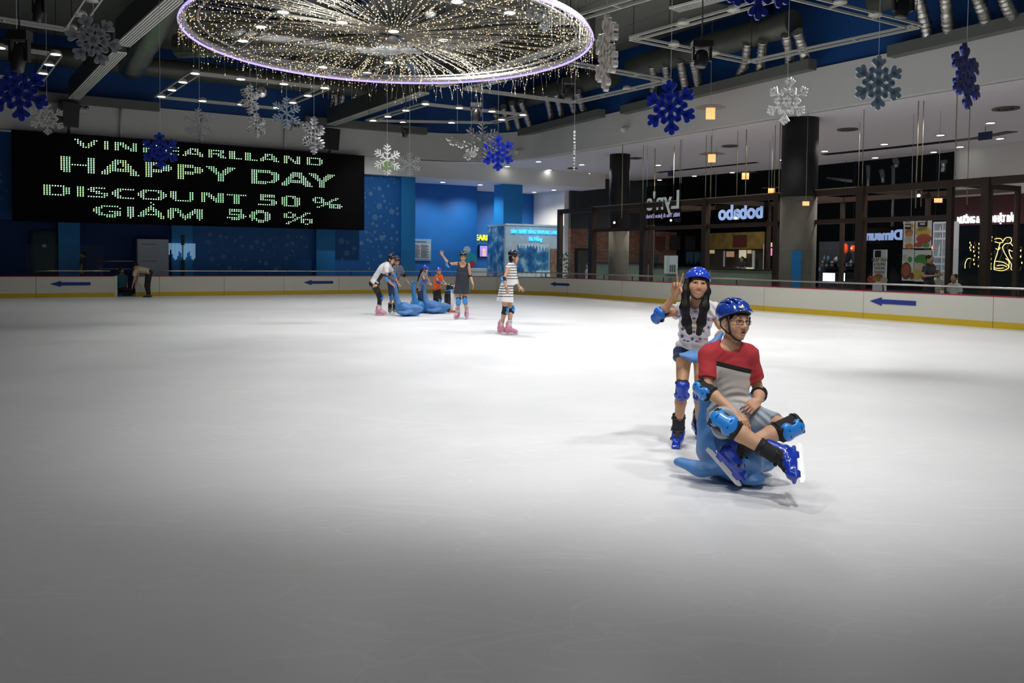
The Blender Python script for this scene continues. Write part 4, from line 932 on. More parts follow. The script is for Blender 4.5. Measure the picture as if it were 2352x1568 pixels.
# --- notice board, screen, yellow letters, booth -----------------
e = empty('notice_board', P(17.0, 38.7, 1.35), 'pale rules board with printed lines on the blue recessed wall', 'notice board'); b = MB(); b.ub(16.41, 17.62, 38.74, 38.8, 1.36, 2.44); b.build('panel', mat('notice_blue', (0.22, 0.38, 0.52), 0.6), e)
b = MB(); b.ub(16.48, 17.55, 38.73, 38.745, 1.42, 2.2); b.build('text_sheet', mat('notice_sheet', (0.40, 0.44, 0.48), 0.6), e); b = MB()
for k in range(15):
    z = 2.14-k*0.046; b.ub(16.54, 16.54+(0.45 if k % 4 else 0.36), 38.722, 38.73, z, z+0.017); b.ub(17.05, 17.05+(0.42 if k % 3 else 0.3), 38.722, 38.73, z, z+0.017)
b.ub(16.7, 17.35, 38.73, 38.74, 2.28, 2.33); b.build('printed_lines', mat('ink', (0.12, 0.13, 0.15), 0.7), e)
e = empty('wall_screen', P(22.1, 41.3, 1.6), 'small lit picture screen left of the ice-themed booth', 'screen'); b = MB(); b.ub(21.7, 22.9, 41.3, 41.38, 1.55, 2.25); b.build('bezel', M_BLKP, e); b = MB(); b.ub(21.75, 22.85, 41.285, 41.3, 1.6, 2.2)
b.build('picture', mat('screen_violet', (0.3, 0.25, 0.6), 0.4, emit=0.8, ecol=(0.28, 0.22, 0.62)), e); b = MB(); b.disc(P(22.0, 41.28, 1.95), 0.1, -NA); b.ub(21.9, 22.12, 41.275, 41.28, 1.62, 1.86); b.build('figure_print', mat('screen_pink', (0.8, 0.3, 0.3), 0.4, emit=0.8, ecol=(0.85, 0.45, 0.4)), e)
M_YEL = mat('letter_yellow', (0.9, 0.75, 0.02), 0.4, emit=1.2, ecol=(0.95, 0.85, 0.03))
o = text('lit_letters', 'VINPEARLLAND', 0.42, face_cam_n(22.35, 41.36, 2.64, False), M_YEL, None, 0.02, bold=0.012, sx=0.9)
b0 = min(v.co.dot(UA) for v in o.data.vertices); rezero(o, P(22.3, 41.36, 2.4)); tag(o, 'yellow lit letters on the blue wall, partly hidden by the booth', 'sign'); 
_ME = text('t', 'VINP', 0.42, Matrix.Identity(4), M_YEL, None, 0.02, bold=0.012, sx=0.9); wv = max(v.co.x for v in _ME.data.vertices)-min(v.co.x for v in _ME.data.vertices); bpy.data.objects.remove(_ME)
xs = [(o.matrix_basis @ v.co).dot(UA) for v in o.data.vertices]; o.location += UA*(21.30-(min(xs)+wv+0.03)+0.24)
# hide of the first letters: the wall they sit behind ends at u=20.3, so trim what would stick out left of it
bm = bmesh.new(); bm.from_mesh(o.data); bmesh.ops.bisect_plane(bm, geom=bm.verts[:]+bm.edges[:]+bm.faces[:], plane_co=tuple(P(21.30, 0, 0)-o.location), plane_no=tuple(-UA), clear_outer=True); bm.to_mesh(o.data); bm.free()
M_ICEP = mat('ice_print', (0.10, 0.30, 0.55), 0.45)
def _icep():
    nt = M_ICEP.node_tree; b = nt.nodes['Principled BSDF']; tc = nt.nodes.new('ShaderNodeTexCoord'); n = nt.nodes.new('ShaderNodeTexNoise'); n.inputs['Scale'].default_value = 2.6; n.inputs['Detail'].default_value = 7
    nt.links.new(tc.outputs['Object'], n.inputs['Vector']); r = nt.nodes.new('ShaderNodeValToRGB'); e = r.color_ramp.elements; e[0].position = 0.32; e[0].color = (0.005, 0.06, 0.28, 1); e[1].position = 0.72; e[1].color = (0.35, 0.6, 0.8, 1)
    q = e.new(0.5); q.color = (0.02, 0.17, 0.42, 1); nt.links.new(n.outputs['Fac'], r.inputs[0]); nt.links.new(r.outputs[0], b.inputs['Base Color'])
_icep()
M_ICEW = mat('ice_wall_print', (0.36, 0.50, 0.62), 0.5, noise=0.28, nscale=2.2); M_ICEC = mat('ice_cap_print', (0.50, 0.68, 0.80), 0.5, noise=0.2, nscale=4)
e = empty('ticket_booth', P(21.5, 34.9, -0.02), 'ice-themed printed booth with glowing cyan title beyond the boards', 'booth')
BU0 = un(pn(1161, 520, 34.6))[0]; BN1 = un(pu(1121, 520, BU0))[1]
b = MB(); b.ub(BU0, 22.95, 34.6, BN1, -0.02, 3.14); b.build('walls', M_ICEW, e); b = MB(); b.ub(BU0-0.03, BU0, 34.75, BN1, 0.1, 3.05); b.ub(20.25, 22.0, 34.56, 34.59, 0.3, 2.15)
b.build('blue_panels', M_ICEP, e); b = MB(); rg = random.Random(4)
for i in range(10):            # icicle edge and ice blocks of the print
    u = 20.25+i*0.175; h = rg.uniform(0.12, 0.42); b.add([P(u, 34.55, 2.2), P(u+0.19, 34.55, 2.2), P(u+0.095, 34.55, 2.2-h)], [(0, 1, 2)])
for i in range(8):
    u = 20.1+i*0.27; r = rg.uniform(0.15, 0.26); b.add([P(u-r, 34.55, 0.62), P(u-r*0.6, 34.55, 0.62+r*1.2), P(u+r*0.5, 34.55, 0.62+r*1.35), P(u+r, 34.55, 0.62)], [(0, 1, 2, 3)])
o = b.build('ice_edge_print', M_ICEC, e)
M_CYAN = mat('letter_cyan', (0.05, 0.5, 0.9), 0.4, emit=1.2, ecol=(0.06, 0.55, 1.0)); UT = un(pn(1229, 530, 34.53)); text('title_letters', 'SÀN TRƯỢT BĂNG VINPEARL LAND', 0.25, face_cam_n(UT[0], 34.53, 2.78), M_CYAN, e, 0.02, bold=0.004, sx=0.66); text('subtitle_letters', 'Đà Nẵng', 0.25, face_cam_n(un(pn(1230, 548, 34.53))[0], 34.53, 2.44), M_CYAN, e, 0.02, bold=0.004, sx=0.8)
b = MB(); b.ub(22.1, 22.75, 34.54, 34.58, 0.5, 2.0); b.build('poster_print', mat('poster_brown', (0.22, 0.13, 0.10), 0.6, noise=0.9, nscale=5), e); b = MB(); b.ub(BU0-0.02, 22.95, 34.55, 34.6, 3.08, 3.16); b.build('top_trim', M_ICEC, e)
# teal cut-out display behind the waving woman
e = empty('cutout_display', P(19.9, 38.2, -0.02), 'teal cut-out display figure behind the waving woman', 'display stand'); c = pn(1078, 600, 38.0); b = MB()
for (x, y, r, mi) in ((1073, 574, 9, 0), (1081, 597, 17, 1), (1085, 606, 7, 2)):
    q = pn(x, y, 38.0-0.05*mi); b.disc(q, r/FPX*(q-O).dot(CF), -NA, 20, mi); b.disc(q+NA*0.04, r/FPX*(q-O).dot(CF), NA, 20, mi)
b.build('board', [mat('display_pale', (0.35, 0.5, 0.55), 0.6), mat('display_teal', (0.01, 0.30, 0.38), 0.6), mat('display_red', (0.5, 0.03, 0.05), 0.6)], e); b = MB(); q = c; b.tube([Vector((q.x, q.y, -0.02)), Vector((q.x, q.y, 1.5))], 0.04, 6); b.build('stand_pole', M_BLKP, e)
o = MB(); q = un(pn(1072, 620, 36.8)); o.ub(q[0]-0.2, q[0]+1.3, 36.5, 37.1, -0.02, 1.0); o = o.build('counter', W_WHITE); rezero(o, P(q[0], 36.8, -0.02)); tag(o, 'low white counter behind the boards right of the waving woman', 'counter')
# --- potted plant ------------------------------------------------
e = empty('potted_plant', pu(1297, 636, 20.3), 'dark leafy plant at the left foot of the brown pergola', 'plant'); e.location.z = -0.02; c = Vector(e.location); b = MB(); b.lathe([(0.16, 0), (0.22, 0.4), (0.2, 0.4)], 16, Matrix.Translation(c)); b.build('pot', M_BLKP, e)
b = MB(); rg = random.Random(9)
for k in range(230):
    t = rg.random(); z = 0.45+t*1.35; rad = 0.42*(1-0.7*t)+0.05; a = rg.uniform(0, 6.28); d = Vector((math.cos(a), math.sin(a), rg.uniform(-0.5, 0.5))).normalized(); p = c+Vector((0, 0, z))+d*rad*rg.uniform(0.5, 1); w_ = d.cross(Vector((0, 0, 1))).normalized()*0.05
    b.add([p, p+d*0.08+w_, p+d*0.2, p+d*0.08-w_], [(0, 1, 2, 3)])
b.build('leaves', mat('leaf_dark', (0.012, 0.06, 0.025), 0.4), e)
# --- brown steel pergola -----------------------------------------
M_BRN = mat('pergola_brown', (0.045, 0.026, 0.018), 0.5); M_BRASS = mat('thin_brass_rod', (0.40, 0.35, 0.24), 0.4, 0.5)
pg = empty('steel_pergola', P(21, 22, -0.02), 'brown steel pergola frame running along the food court behind the glass', 'pergola')
def pu_t(x, y):                # the pergola stands slightly askew to the boards
    q = un(pu(x, y, 20.7)); uu = 20.7+(31.5-q[1])*0.05; return pu(x, y, uu)
tops = [(1287, 478), (1362, 470), (1480, 463), (1622, 453), (1787, 441), (1980, 430), (2185, 417), (2268, 412), (2360, 406)]; tp = [pu_t(*t) for t in tops]; zt = 3.72
for q in tp: q.z = zt
b = MB()
for a, c in zip(tp[:-1], tp[1:]): b.beam(a-Vector((0, 0, 0.1)), c-Vector((0, 0, 0.1)), 0.12, 0.2)
b.build('top_beam', M_BRN, pg)
wpx = [10, 14, 14, 14, 14, 18, 12, 18]
for q, wp in zip(tp[:-1], wpx):
    w_ = wp/FPX*(q-O).dot(CF); b = MB(); b.beam(Vector((q.x, q.y, -0.02)), Vector((q.x, q.y, zt)), w_, w_, up=UA); b.build('post', M_BRN, pg)
b = MB(); a, c = tp[1].copy(), tp[6].copy(); a.z = c.z = 2.72; b.beam(a, c, 0.1, 0.14); b.build('lower_beam', M_BRN, pg)
for i in (1, 2, 3, 4, 5, 6):
    b = MB(); q = tp[i]; b.beam(q-Vector((0, 0, 0.08)), q+UA*3.2-Vector((0, 0, 0.08)), 0.1, 0.16); b.beam(q+UA*3.2, q+UA*3.2-Vector((0, 0, 3.74)), 0.12, 0.12, up=UA); b.build('cross_beam', M_BRN, pg)
b = MB(); q0 = tp[1]+UA*3.2; q1 = tp[6]+UA*3.2; b.beam(q0-Vector((0, 0, 0.08)), q1-Vector((0, 0, 0.08)), 0.1, 0.16); b.build('back_beam', M_BRN, pg)
b = MB(); a, c = tp[1]-UA*0.08, tp[5]-UA*0.08; b.beam(a, c, 0.02, 0.03); b.build('brass_edge', M_BRASS, pg)
for (x, y, u) in ((1411, 511, 21.2), (1541, 506, 21.3), (1690, 501, 21.6), (1780, 495, 21.7), (2110, 449, 22.2)):
    c = pu(x, y, u); e = empty('bulb_lamp', c, {1411: 'small warm bulb by the far black column', 1541: 'small warm bulb under the white sign reflection', 1690: 'small warm bulb under the blue sign reflection', 1780: 'small warm bulb left of the concrete column', 2110: 'small warm bulb over the food posters'}[x], 'lamp')
    b = MB(); b.sphere(c, 0.045, 8); b.build('bulb', mat('warm_bulb_bright', (1, 0.8, 0.5), 0.5, emit=8, ecol=(1, 0.78, 0.45)), e); b = MB(); b.tube([c+Vector((0, 0, 0.04)), Vector((c.x, c.y, 3.6))], 0.008, 5); b.build('cord', M_BLK, e)
# hanging rods down to the pergola and floating frames
for i, (x, y0, y1, u) in enumerate(((1428, 352, 500, 20.3), (1476, 330, 470, 21), (1500, 330, 640, 22), (1546, 330, 500, 22), (1561, 360, 456, 21.2), (1620, 328, 456, 21.2), (1631, 330, 498, 21.5), (1692, 320, 450, 21.4), (1712, 320, 450, 21.4), (1777, 302, 490, 21.5), (1789, 300, 445, 21), (1979, 280, 480, 21.5), (2103, 290, 478, 21.6), (2115, 300, 475, 21.7), (2193, 280, 405, 21.5), (2221, 262, 470, 21.6))):
    a = pu(x, y1, u); c = Vector((a.x, a.y, 6.0)); b = MB(); b.tube([a, c], 0.012 if i % 2 else 0.016, 6); o = b.build('hanging_rod', M_BRASS); rezero(o, a); tag(o, 'thin pale rod hanging from the food-court ceiling into the pergola', 'rod', 'thin rods hanging over the pergola')
# orange pendant reflections, put in as glowing tubes under added discs and cords
M_ORG = mat('orange_glow', (1, 0.4, 0.12), 0.5, emit=1.35, ecol=(1.0, 0.42, 0.17)); M_ORGD = glass('amber_disc', (0.95, 0.86, 0.80))
for (x, y, w_, h, u, nm) in ((1632, 260, 22, 27, 19.0, 'large orange lamp reflection below the blue food-court snowflake'), (1635, 363, 18, 19, 20.2, 'orange lamp reflection straight below the largest one'), (1712, 404, 17, 15, 22, 'third orange lamp reflection above the blue sign reflection'),
                             (1772, 438, 16, 12, 23.0, 'small orange lamp reflection just left of the round column'), (1851, 467, 16, 10, 20.2, 'small orange lamp reflection in front of the concrete column'), (2155, 460, 19, 10, 23.5, 'small orange lamp reflection over the food posters')):
    c = pu(x, y, u); d = (c-O).dot(CF); r = w_/FPX*d/2; hh = h/FPX*d/2; e = empty('pendant_reflection', c, nm, 'pendant reflection', 'orange pendant reflections')
    for k in range(3): b = MB(); q = c+CR*(r*(-0.62+0.62*k)); b.tube([q-Vector((0, 0, hh)), q+Vector((0, 0, hh*0.9))], r*0.36, 8); b.build('tube_bulb', M_ORG, e)
    b = MB(); b.lathe([(r*3.2, hh*0.95), (r*2.6, hh*1.15), (0.02, hh*1.3)], 24, Matrix.Translation(c)); b.build('added_disc', M_ORGD, e); b = MB(); b.tube([c+Vector((0, 0, hh*1.3)), Vector((c.x, c.y, 5.99 if u > 19.9 else 9.5))], 0.006, 5); b.build('cord', M_THR, e)
# glass reflections of shop signs, put in as glowing mirrored lettering on added panels
M_LT1 = mat('reflection_pale', (0.5, 0.55, 0.55), 0.5, emit=0.22, ecol=(0.6, 0.68, 0.68)); M_LT2 = mat('reflection_lilac', (0.4, 0.38, 0.7), 0.5, emit=0.3, ecol=(0.50, 0.46, 0.85)); M_LT3 = mat('reflection_blue', (0.3, 0.45, 0.8), 0.5, emit=0.42, ecol=(0.36, 0.50, 0.90)); M_CLP = glass('reflection_panel', (0.55, 0.55, 0.55))
def reflected_sign(x, y, u, lines, lab, w_, h_):
    c = un(pu(x, y, u)); e = empty('sign_reflection', P(*c), lab, 'sign'); b = MB(); b.ub(c[0]+0.03, c[0]+0.05, c[1]-w_/2, c[1]+w_/2, c[2]-h_/2, c[2]+h_/2); b.build('added_panel', M_CLP, e)
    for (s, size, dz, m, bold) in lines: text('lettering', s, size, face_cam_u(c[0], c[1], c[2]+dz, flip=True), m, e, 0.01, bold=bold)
    b = MB(); b.tube([P(c[0]+0.04, c[1]-w_/2, c[2]+h_/2), P(c[0]+0.04, c[1]-w_/2, 5.99)], 0.008, 5); b.tube([P(c[0]+0.04, c[1]+w_/2, c[2]+h_/2), P(c[0]+0.04, c[1]+w_/2, 5.99)], 0.008, 5); b.build('added_wires', M_THR, e)
reflected_sign(1522, 470, 21.0, [("Lyn's", 0.98, 0.12, M_LT1, 0.012), ('Milk Tea & Juice Drink', 0.215, -0.42, M_LT2, 0.004)], 'mirrored pale script sign reflection over mirrored lilac small print', 2.0, 1.5)
reflected_sign(1700, 488, 24.0, [('bobabo', 0.78, 0.0, M_LT3, 0.03)], 'blurry mirrored blue sign reflection left of the round column', 2.8, 0.7)
reflected_sign(2026, 541, 23.2, [('Dimsum', 0.42, 0.0, M_LT3, 0.02)], 'mirrored pale blue sign reflection left of the food posters', 1.9, 0.5)
# --- food court fittings -----------------------------------------
M_CNT = mat('counter_green', (0.20, 0.26, 0.20), 0.5, noise=0.2, nscale=3); M_GLG = glass('green_tint_glass', (0.55, 0.75, 0.65))
def un_box(name, x0, x1, y0, y1, u, dep, m, lab, cat, floor=True, parts=None):
    a = un(pu(x0, y1, u)); c = un(pu(x1, y0, u)); z0 = -0.02 if floor else a[2]; b = MB(); b.ub(u, u+dep, c[1], a[1], z0, c[2]); o = b.build(name, m); rezero(o, P(u+dep/2, (a[1]+c[1])/2, z0)); tag(o, lab, cat); return o, (a, c)
def shop_counter(x0, x1, yt, u, lab, dep=0.7):
    a = un(pu(x0, yt, u)); c = un(pu(x1, yt, u)); n0, n1, zt = c[1], a[1], a[2]; e = empty('shop_counter', P(u, (n0+n1)/2, -0.02), lab, 'counter')
    b = MB(); b.ub(u, u+dep, n0, n1, -0.02, zt-0.05); b.build('front', M_CNT, e); b = MB(); b.ub(u-0.05, u+dep+0.05, n0-0.04, n1+0.04, zt-0.05, zt); b.build('worktop', M_DARKSTEEL, e); return e
shop_counter(1370, 1485, 602, 24.5, 'green-grey counter between the first pergola posts'); shop_counter(1500, 1620, 612, 24.8, 'green-grey counter behind the raised V-sign hand'); shop_counter(1632, 1782, 616, 24.0, 'long green-grey counter between the girl and the concrete column')
for (x0, x1, y0, y1, u, lab) in ((1420, 1440, 592, 603, 24.7, 'cash register on the green counter near the far column'), (1500, 1512, 590, 604, 24.9, 'small till on the counter left of the raised hand')):
    a = un(pu(x0, y1, u)); c = un(pu(x1, y0, u)); e = empty('cash_register', P(u, (a[1]+c[1])/2, 1.5), lab, 'cash register'); b = MB(); b.ub(u, u+0.3, c[1], a[1], a[2]-0.12, a[2]); b.build('base', M_BLKP, e); b = MB(); b.ub(u, u+0.04, c[1]+0.05, a[1]-0.05, a[2], c[2]+0.1); b.build('screen', M_BLKP, e)
# door and framed panels on the brick wall, pipe pilaster
e = empty('service_door', P(26.7, 37.9, -0.02), 'dark double door in the brick wall left of the first counter', 'door'); b = MB(); q0 = un(pn(1322, 570, 37.95)); q1 = un(pn(1368, 570, 37.95)); b.ub(q0[0], q1[0], 37.88, 38.0, -0.02, q0[2]); b.build('frame', M_BLK, e); b = MB(); b.ub(q0[0]+0.1, q1[0]-0.1, 37.84, 37.88, 0, q0[2]-0.12); b.build('leaf', mat('door_grey', (0.05, 0.05, 0.055), 0.5), e)
b = MB(); b.ub((q0[0]+q1[0])/2+0.1, (q0[0]+q1[0])/2+0.28, 37.82, 37.84, 0.3, 1.7); b.build('glass_strip', W_GREY, e)
for i, (x0, x1, y0, y1) in enumerate(((1505, 1527, 543, 574), (1539, 1562, 542, 574), (1573, 1596, 542, 574))):
    q0 = un(pn(x0, y1, 36.6)); q1 = un(pn(x1, y0, 36.6)); e = empty('hanging_menu', P(q0[0], 36.6, q0[2]), ('dark red hanging menu panel above the raised hand, leftmost', 'dark hanging menu panel above the raised hand, middle one', 'dark hanging menu panel above the raised hand, rightmost')[i], 'menu panel'); b = MB(); b.ub(q0[0], q1[0], 36.55, 36.6, q0[2], q1[2]); b.build('panel', mat('menu_dark%d' % (i > 0), (0.06, 0.015, 0.012) if i == 0 else (0.02, 0.018, 0.018), 0.6), e)
    b = MB(); b.tube([P(q0[0], 36.58, q1[2]), P(q0[0], 36.58, 3.6)], 0.012, 5); b.tube([P(q1[0], 36.58, q1[2]), P(q1[0], 36.58, 3.6)], 0.012, 5); b.build('hanger', M_BLK, e)
o = MB(); o.ub(30.7, 32.0, 36.7, 37.98, -0.02, 3.1); o = o.build('brick_pier', M_BRICK); rezero(o, P(31.3, 37.3, -0.02)); tag(o, 'brick pier behind the hanging menu panels', 'pier')
# yellow-lit stall behind the girl
M_YST = mat('stall_yellow', (0.22, 0.15, 0.03), 0.7, noise=0.7, nscale=3); e = empty('food_stall', P(33, 30, -0.02), 'dim yellow-fronted food stall between the girl and the concrete column', 'food stall')
def quad_u(b, u, x0, x1, y0, y1, mi=0, dep=0.05):
    a = un(pu(x0, y1, u)); c = un(pu(x1, y0, u)); b.ub(u, u+dep, c[1], a[1], a[2], c[2], mi); return a, c
b = MB(); quad_u(b, 33.2, 1628, 1756, 531, 640, 0, 0.1); b.build('back_wall', mat('stall_dark', (0.05, 0.038, 0.03), 0.7), e); b = MB(); quad_u(b, 33.0, 1627, 1756, 532, 572); b.build('header_board', M_YST, e); b = MB(); quad_u(b, 32.95, 1683, 1714, 539, 567); b.build('red_plate', mat('stall_red', (0.10, 0.015, 0.012), 0.6), e)
M_MENU = [mat('menu_photo%d' % i, c, 0.5, emit=0.5, ecol=c, noise=0.5, nscale=9) for i, c in enumerate(((0.6, 0.45, 0.25), (0.45, 0.25, 0.15), (0.75, 0.65, 0.45)))]
for i, (x0, x1, y0, y1) in enumerate(((1626, 1640, 574, 582), (1668, 1685, 577, 590), (1697, 1713, 574, 592), (1716, 1725, 574, 582))): b = MB(); quad_u(b, 32.9, x0, x1, y0, y1); b.build('menu_picture', M_MENU[i % 3], e)
for i, (x0, x1, y0, y1) in enumerate(((1661, 1664, 576, 612), (1727, 1733, 575, 618), (1752, 1754, 560, 618))): b = MB(); quad_u(b, 32.85, x0, x1, y0, y1); b.build('pale_strip', W_GREY, e)
b = MB(); quad_u(b, 32.0, 1700, 1729, 614, 617); b.build('lit_shelf', M_MENU[2], e)
def lit_panel(x0, x1, y0, y1, u, col, em, lab, name='light_box_sign', cat='light box', border=True):
    a = un(pu(x0, y1, u)); c = un(pu(x1, y0, u)); e = empty(name, P(u, (a[1]+c[1])/2, a[2]), lab, cat); b = MB(); b.ub(u, u+0.05, c[1]-0.02, a[1]+0.02, a[2]-0.02, c[2]+0.02); b.build('casing', M_BLKP, e)
    b = MB(); b.ub(u-0.01, u, c[1], a[1], a[2], c[2]); b.build('lit_face', mat('glow_%s' % lab[:12].replace(' ', '_'), col, 0.5, emit=em, ecol=col), e); return e
lit_panel(1761, 1775, 570, 587, 33, (0.9, 0.25, 0.45), 0.8, 'pink lit menu panel left of the concrete column'); lit_panel(1761, 1774, 557, 567, 33, (0.8, 0.55, 0.35), 0.7, 'small warm lit food picture above the pink panel')
for i, (x0, x1, y0, y1, lab) in enumerate(((1890, 1918, 627, 645, 'large bright white screen right of the concrete column'), (1927, 1941, 627, 645, 'narrow bright white screen beside the larger one'), (1884, 1897, 573, 589, 'left bright menu screen right of the column'),
                                          (1896, 1912, 573, 583, 'middle bright menu screen right of the column'), (1903, 1912, 563, 574, 'upper bright menu screen right of the column'))): lit_panel(x0, x1, y0, y1, 30.5 if i < 2 else 33, (0.75, 0.85, 1.0), 1.6, lab, 'menu_screen', 'screen')
for i, (x, y, r, lab) in enumerate(((1939, 570, 8, 'red lantern right of the concrete column, wider one'), (1959, 570, 5, 'red lantern beside the brown post'), (2146, 569, 6, 'red lantern right of the food posters'))):
    c = pu(x, y, 31.0); d = (c-O).dot(CF); rr = r/FPX*d; e = empty('paper_lantern', c, lab, 'lantern'); b = MB(); b.lathe([(rr*0.6, -rr*1.3), (rr, -rr*0.7), (rr, rr*0.7), (rr*0.6, rr*1.3)], 14, Matrix.Translation(c)); b.build('shade', mat('lantern_red', (0.8, 0.08, 0.02), 0.6, emit=0.55, ecol=(0.9, 0.07, 0.01)), e)
    b = MB(); b.sphere(c-UA*rr, rr*0.35, 6); b.build('glow', mat('lantern_core', (1, 0.4, 0.1), 0.6, emit=3, ecol=(1, 0.45, 0.15)), e); b = MB(); b.tube([c+Vector((0, 0, rr)), Vector((c.x, c.y, 5.9))], 0.01, 4); b.build('cord', M_BLK, e)
# cluttered shop shelves: goods in the open kitchen right of the column
rg = random.Random(21); cols = [(0.25, 0.3, 0.4), (0.4, 0.25, 0.18), (0.12, 0.16, 0.22), (0.45, 0.45, 0.5), (0.08, 0.2, 0.25)]
for i in range(16):
    x = 1884+i*4.7+rg.uniform(-1, 1); y = rg.choice((600, 612, 622)); c = pu(x, y, 31.2); b = MB(); h = rg.uniform(0.15, 0.3); r = rg.uniform(0.05, 0.08); b.lathe([(r, 0), (r*1.02, h*0.7), (r*0.4, h*0.9), (r*0.35, h)], 8, Matrix.Translation(c)); o = b.build('bottle', mat('goods%d' % (i % 5), cols[i % 5], 0.4, emit=0.05)); rezero(o, c); tag(o, 'small bottle or jar on the kitchen shelves right of the concrete column', 'bottle', 'bottles on the open kitchen shelves')
e = empty('kitchen_shelves', P(31.6, 24, -0.02), 'dark open kitchen shelves right of the concrete column', 'shelf')
for y in (602, 614, 624): b = MB(); a = un(pu(1880, y, 31.0)); c = un(pu(1966, y, 31.0)); b.ub(31.0, 31.4, c[1], a[1], a[2]-0.035, a[2]-0.005); b.build('shelf_board', M_DARKSTEEL, e)
b = MB(); a = un(pu(1880, 640, 31.4)); c = un(pu(1966, 640, 31.4)); b.ub(31.4, 31.45, c[1], a[1], -0.02, 2.4); b.build('back_panel', mat('shelf_back', (0.03, 0.035, 0.05), 0.7), e)
b = MB(); b.ub(20.05, 20.12, 0, 0, 0, 0) if False else None
a = un(pu(1820, 640, 20.55)); c = un(pu(1840, 575, 20.55)); o = MB(); o.ub(20.5, 20.56, c[1], a[1], -0.02, c[2]); o = o.build('blue_column_guard', W_BLUE2); rezero(o, P(20.53, a[1], -0.02)); tag(o, 'tall blue strip standing against the concrete column', 'guard panel')
# posters and standee
M_PW = mat('poster_white', (0.42, 0.42, 0.41), 0.6, emit=0.12, ecol=(0.6, 0.6, 0.6)); M_PK = mat('poster_black', (0.015, 0.015, 0.015), 0.6)
M_PF = [mat('food_orange', (0.55, 0.22, 0.09), 0.6, noise=0.5, nscale=8), mat('food_red', (0.42, 0.09, 0.06), 0.6, noise=0.5, nscale=9), mat('food_yellow', (0.58, 0.42, 0.10), 0.6, noise=0.4, nscale=9), mat('food_green', (0.08, 0.28, 0.08), 0.6, noise=0.5, nscale=9), mat('food_brown', (0.16, 0.07, 0.04), 0.6, noise=0.6, nscale=9), mat('food_cream', (0.58, 0.5, 0.40), 0.6, noise=0.2, nscale=5)]
UP_ = 23.0
def ell_u(b, u, x, y, rx, ry, mi):
    c = pu(x, y, u); d = (c-O).dot(CF); n = 18; b.add([c+(-NA)*(rx/FPX*d*1.12*math.cos(2*math.pi*i/n))+Vector((0, 0, ry/FPX*d*math.sin(2*math.pi*i/n))) for i in range(n)], [tuple(range(n))], mi)
def poster(x0, x1, y0, y1, items, lab, label=None, stand=False):
    a = un(pu(x0, y1, UP_)); c = un(pu(x1, y0, UP_)); e = empty('food_poster', P(UP_, (a[1]+c[1])/2, a[2]), lab, 'poster'); b = MB(); b.ub(UP_, UP_+0.04, c[1], a[1], a[2], c[2]); b.build('board', M_PW, e)
    b = MB(); k = 0
    for (x, y, rx, ry, mi) in items: k += 1; ell_u(b, UP_-0.004*k, x, y, rx, ry, mi)
    b.build('food_print', M_PF, e)
    if label:
        x, y, w_, h = label; b = MB(); q = un(pu(x-w_, y+h, UP_-0.01)); r = un(pu(x+w_, y-h, UP_-0.01)); b.ub(UP_-0.03, UP_-0.02, r[1], q[1], q[2], r[2]); b.build('label_patch', M_PK, e)
        text('label_text', 'MAGIC\nPAN', (r[2]-q[2])*0.42, face_cam_u(UP_-0.04, (q[1]+r[1])/2, (q[2]+r[2])/2+0.02), M_PW, e, 0.004, bold=0.003)
    return e
poster(2074, 2099, 505, 570, [(2088, 534, 9, 10, 0), (2087, 550, 9, 8, 5), (2088, 565, 10, 6, 0), (2094, 520, 5, 7, 2)], 'upper left food poster with orange dishes', (2086, 517, 7, 9)); poster(2101, 2139, 504, 570, [(2120, 532, 17, 12, 2), (2122, 548, 17, 11, 1), (2110, 562, 9, 6, 1), (2127, 563, 8, 5, 3)], 'upper right food poster with fries and meat', (2120, 513, 11, 8))
poster(2071, 2098, 572, 644, [(2079, 592, 6, 8, 5), (2090, 596, 5, 7, 3), (2081, 622, 12, 20, 4), (2081, 620, 8, 14, 1), (2094, 634, 5, 8, 4)], 'lower left food poster with a dark oval dish'); poster(2099, 2138, 574, 646, [(2118, 596, 18, 12, 3), (2112, 612, 12, 9, 5), (2106, 630, 12, 12, 2), (2126, 636, 10, 9, 4)], 'lower right food poster with green and yellow dishes')
c = un(pu(2020, 610, 22.2)); e = empty('advert_standee', P(22.2, c[1], -0.02), 'white advertising standee with large lettering and dishes at its foot', 'standee'); a = un(pu(2004, 648, 22.2)); d = un(pu(2036, 573, 22.2)); b = MB(); b.ub(22.2, 22.25, d[1], a[1], -0.02, d[2]); b.build('board', M_PW, e)
M_TXT = mat('print_brown', (0.16, 0.10, 0.07), 0.7)
for s, z, sz in (('NGẬP TRÀN', 597, 0.14), ('& ƯU ĐÃI', 607, 0.13), ('THOẢI MÁI', 616, 0.105), ('ĂN NGON', 625, 0.105)): q = un(pu(2020, z, 22.18)); text('printed_words', s, sz, face_cam_u(22.18, q[1], q[2], False), M_TXT, e, 0.003, bold=0.001, sx=0.7)
b = MB(); q = un(pu(2018, 583, 22.18)); b.ub(22.17, 22.18, q[1]-0.08, q[1]+0.12, q[2]-0.1, q[2]+0.1); b.build('label_patch', M_PK, e); b = MB()
for k, (x, y, rx, ry, mi) in enumerate(((2002, 642, 11, 9, 1), (2018, 637, 11, 9, 0), (2030, 643, 9, 7, 5), (2010, 641, 6, 5, 2))): ell_u(b, 22.17-0.004*k, x, y, rx, ry, mi)
b.build('food_print', M_PF, e)
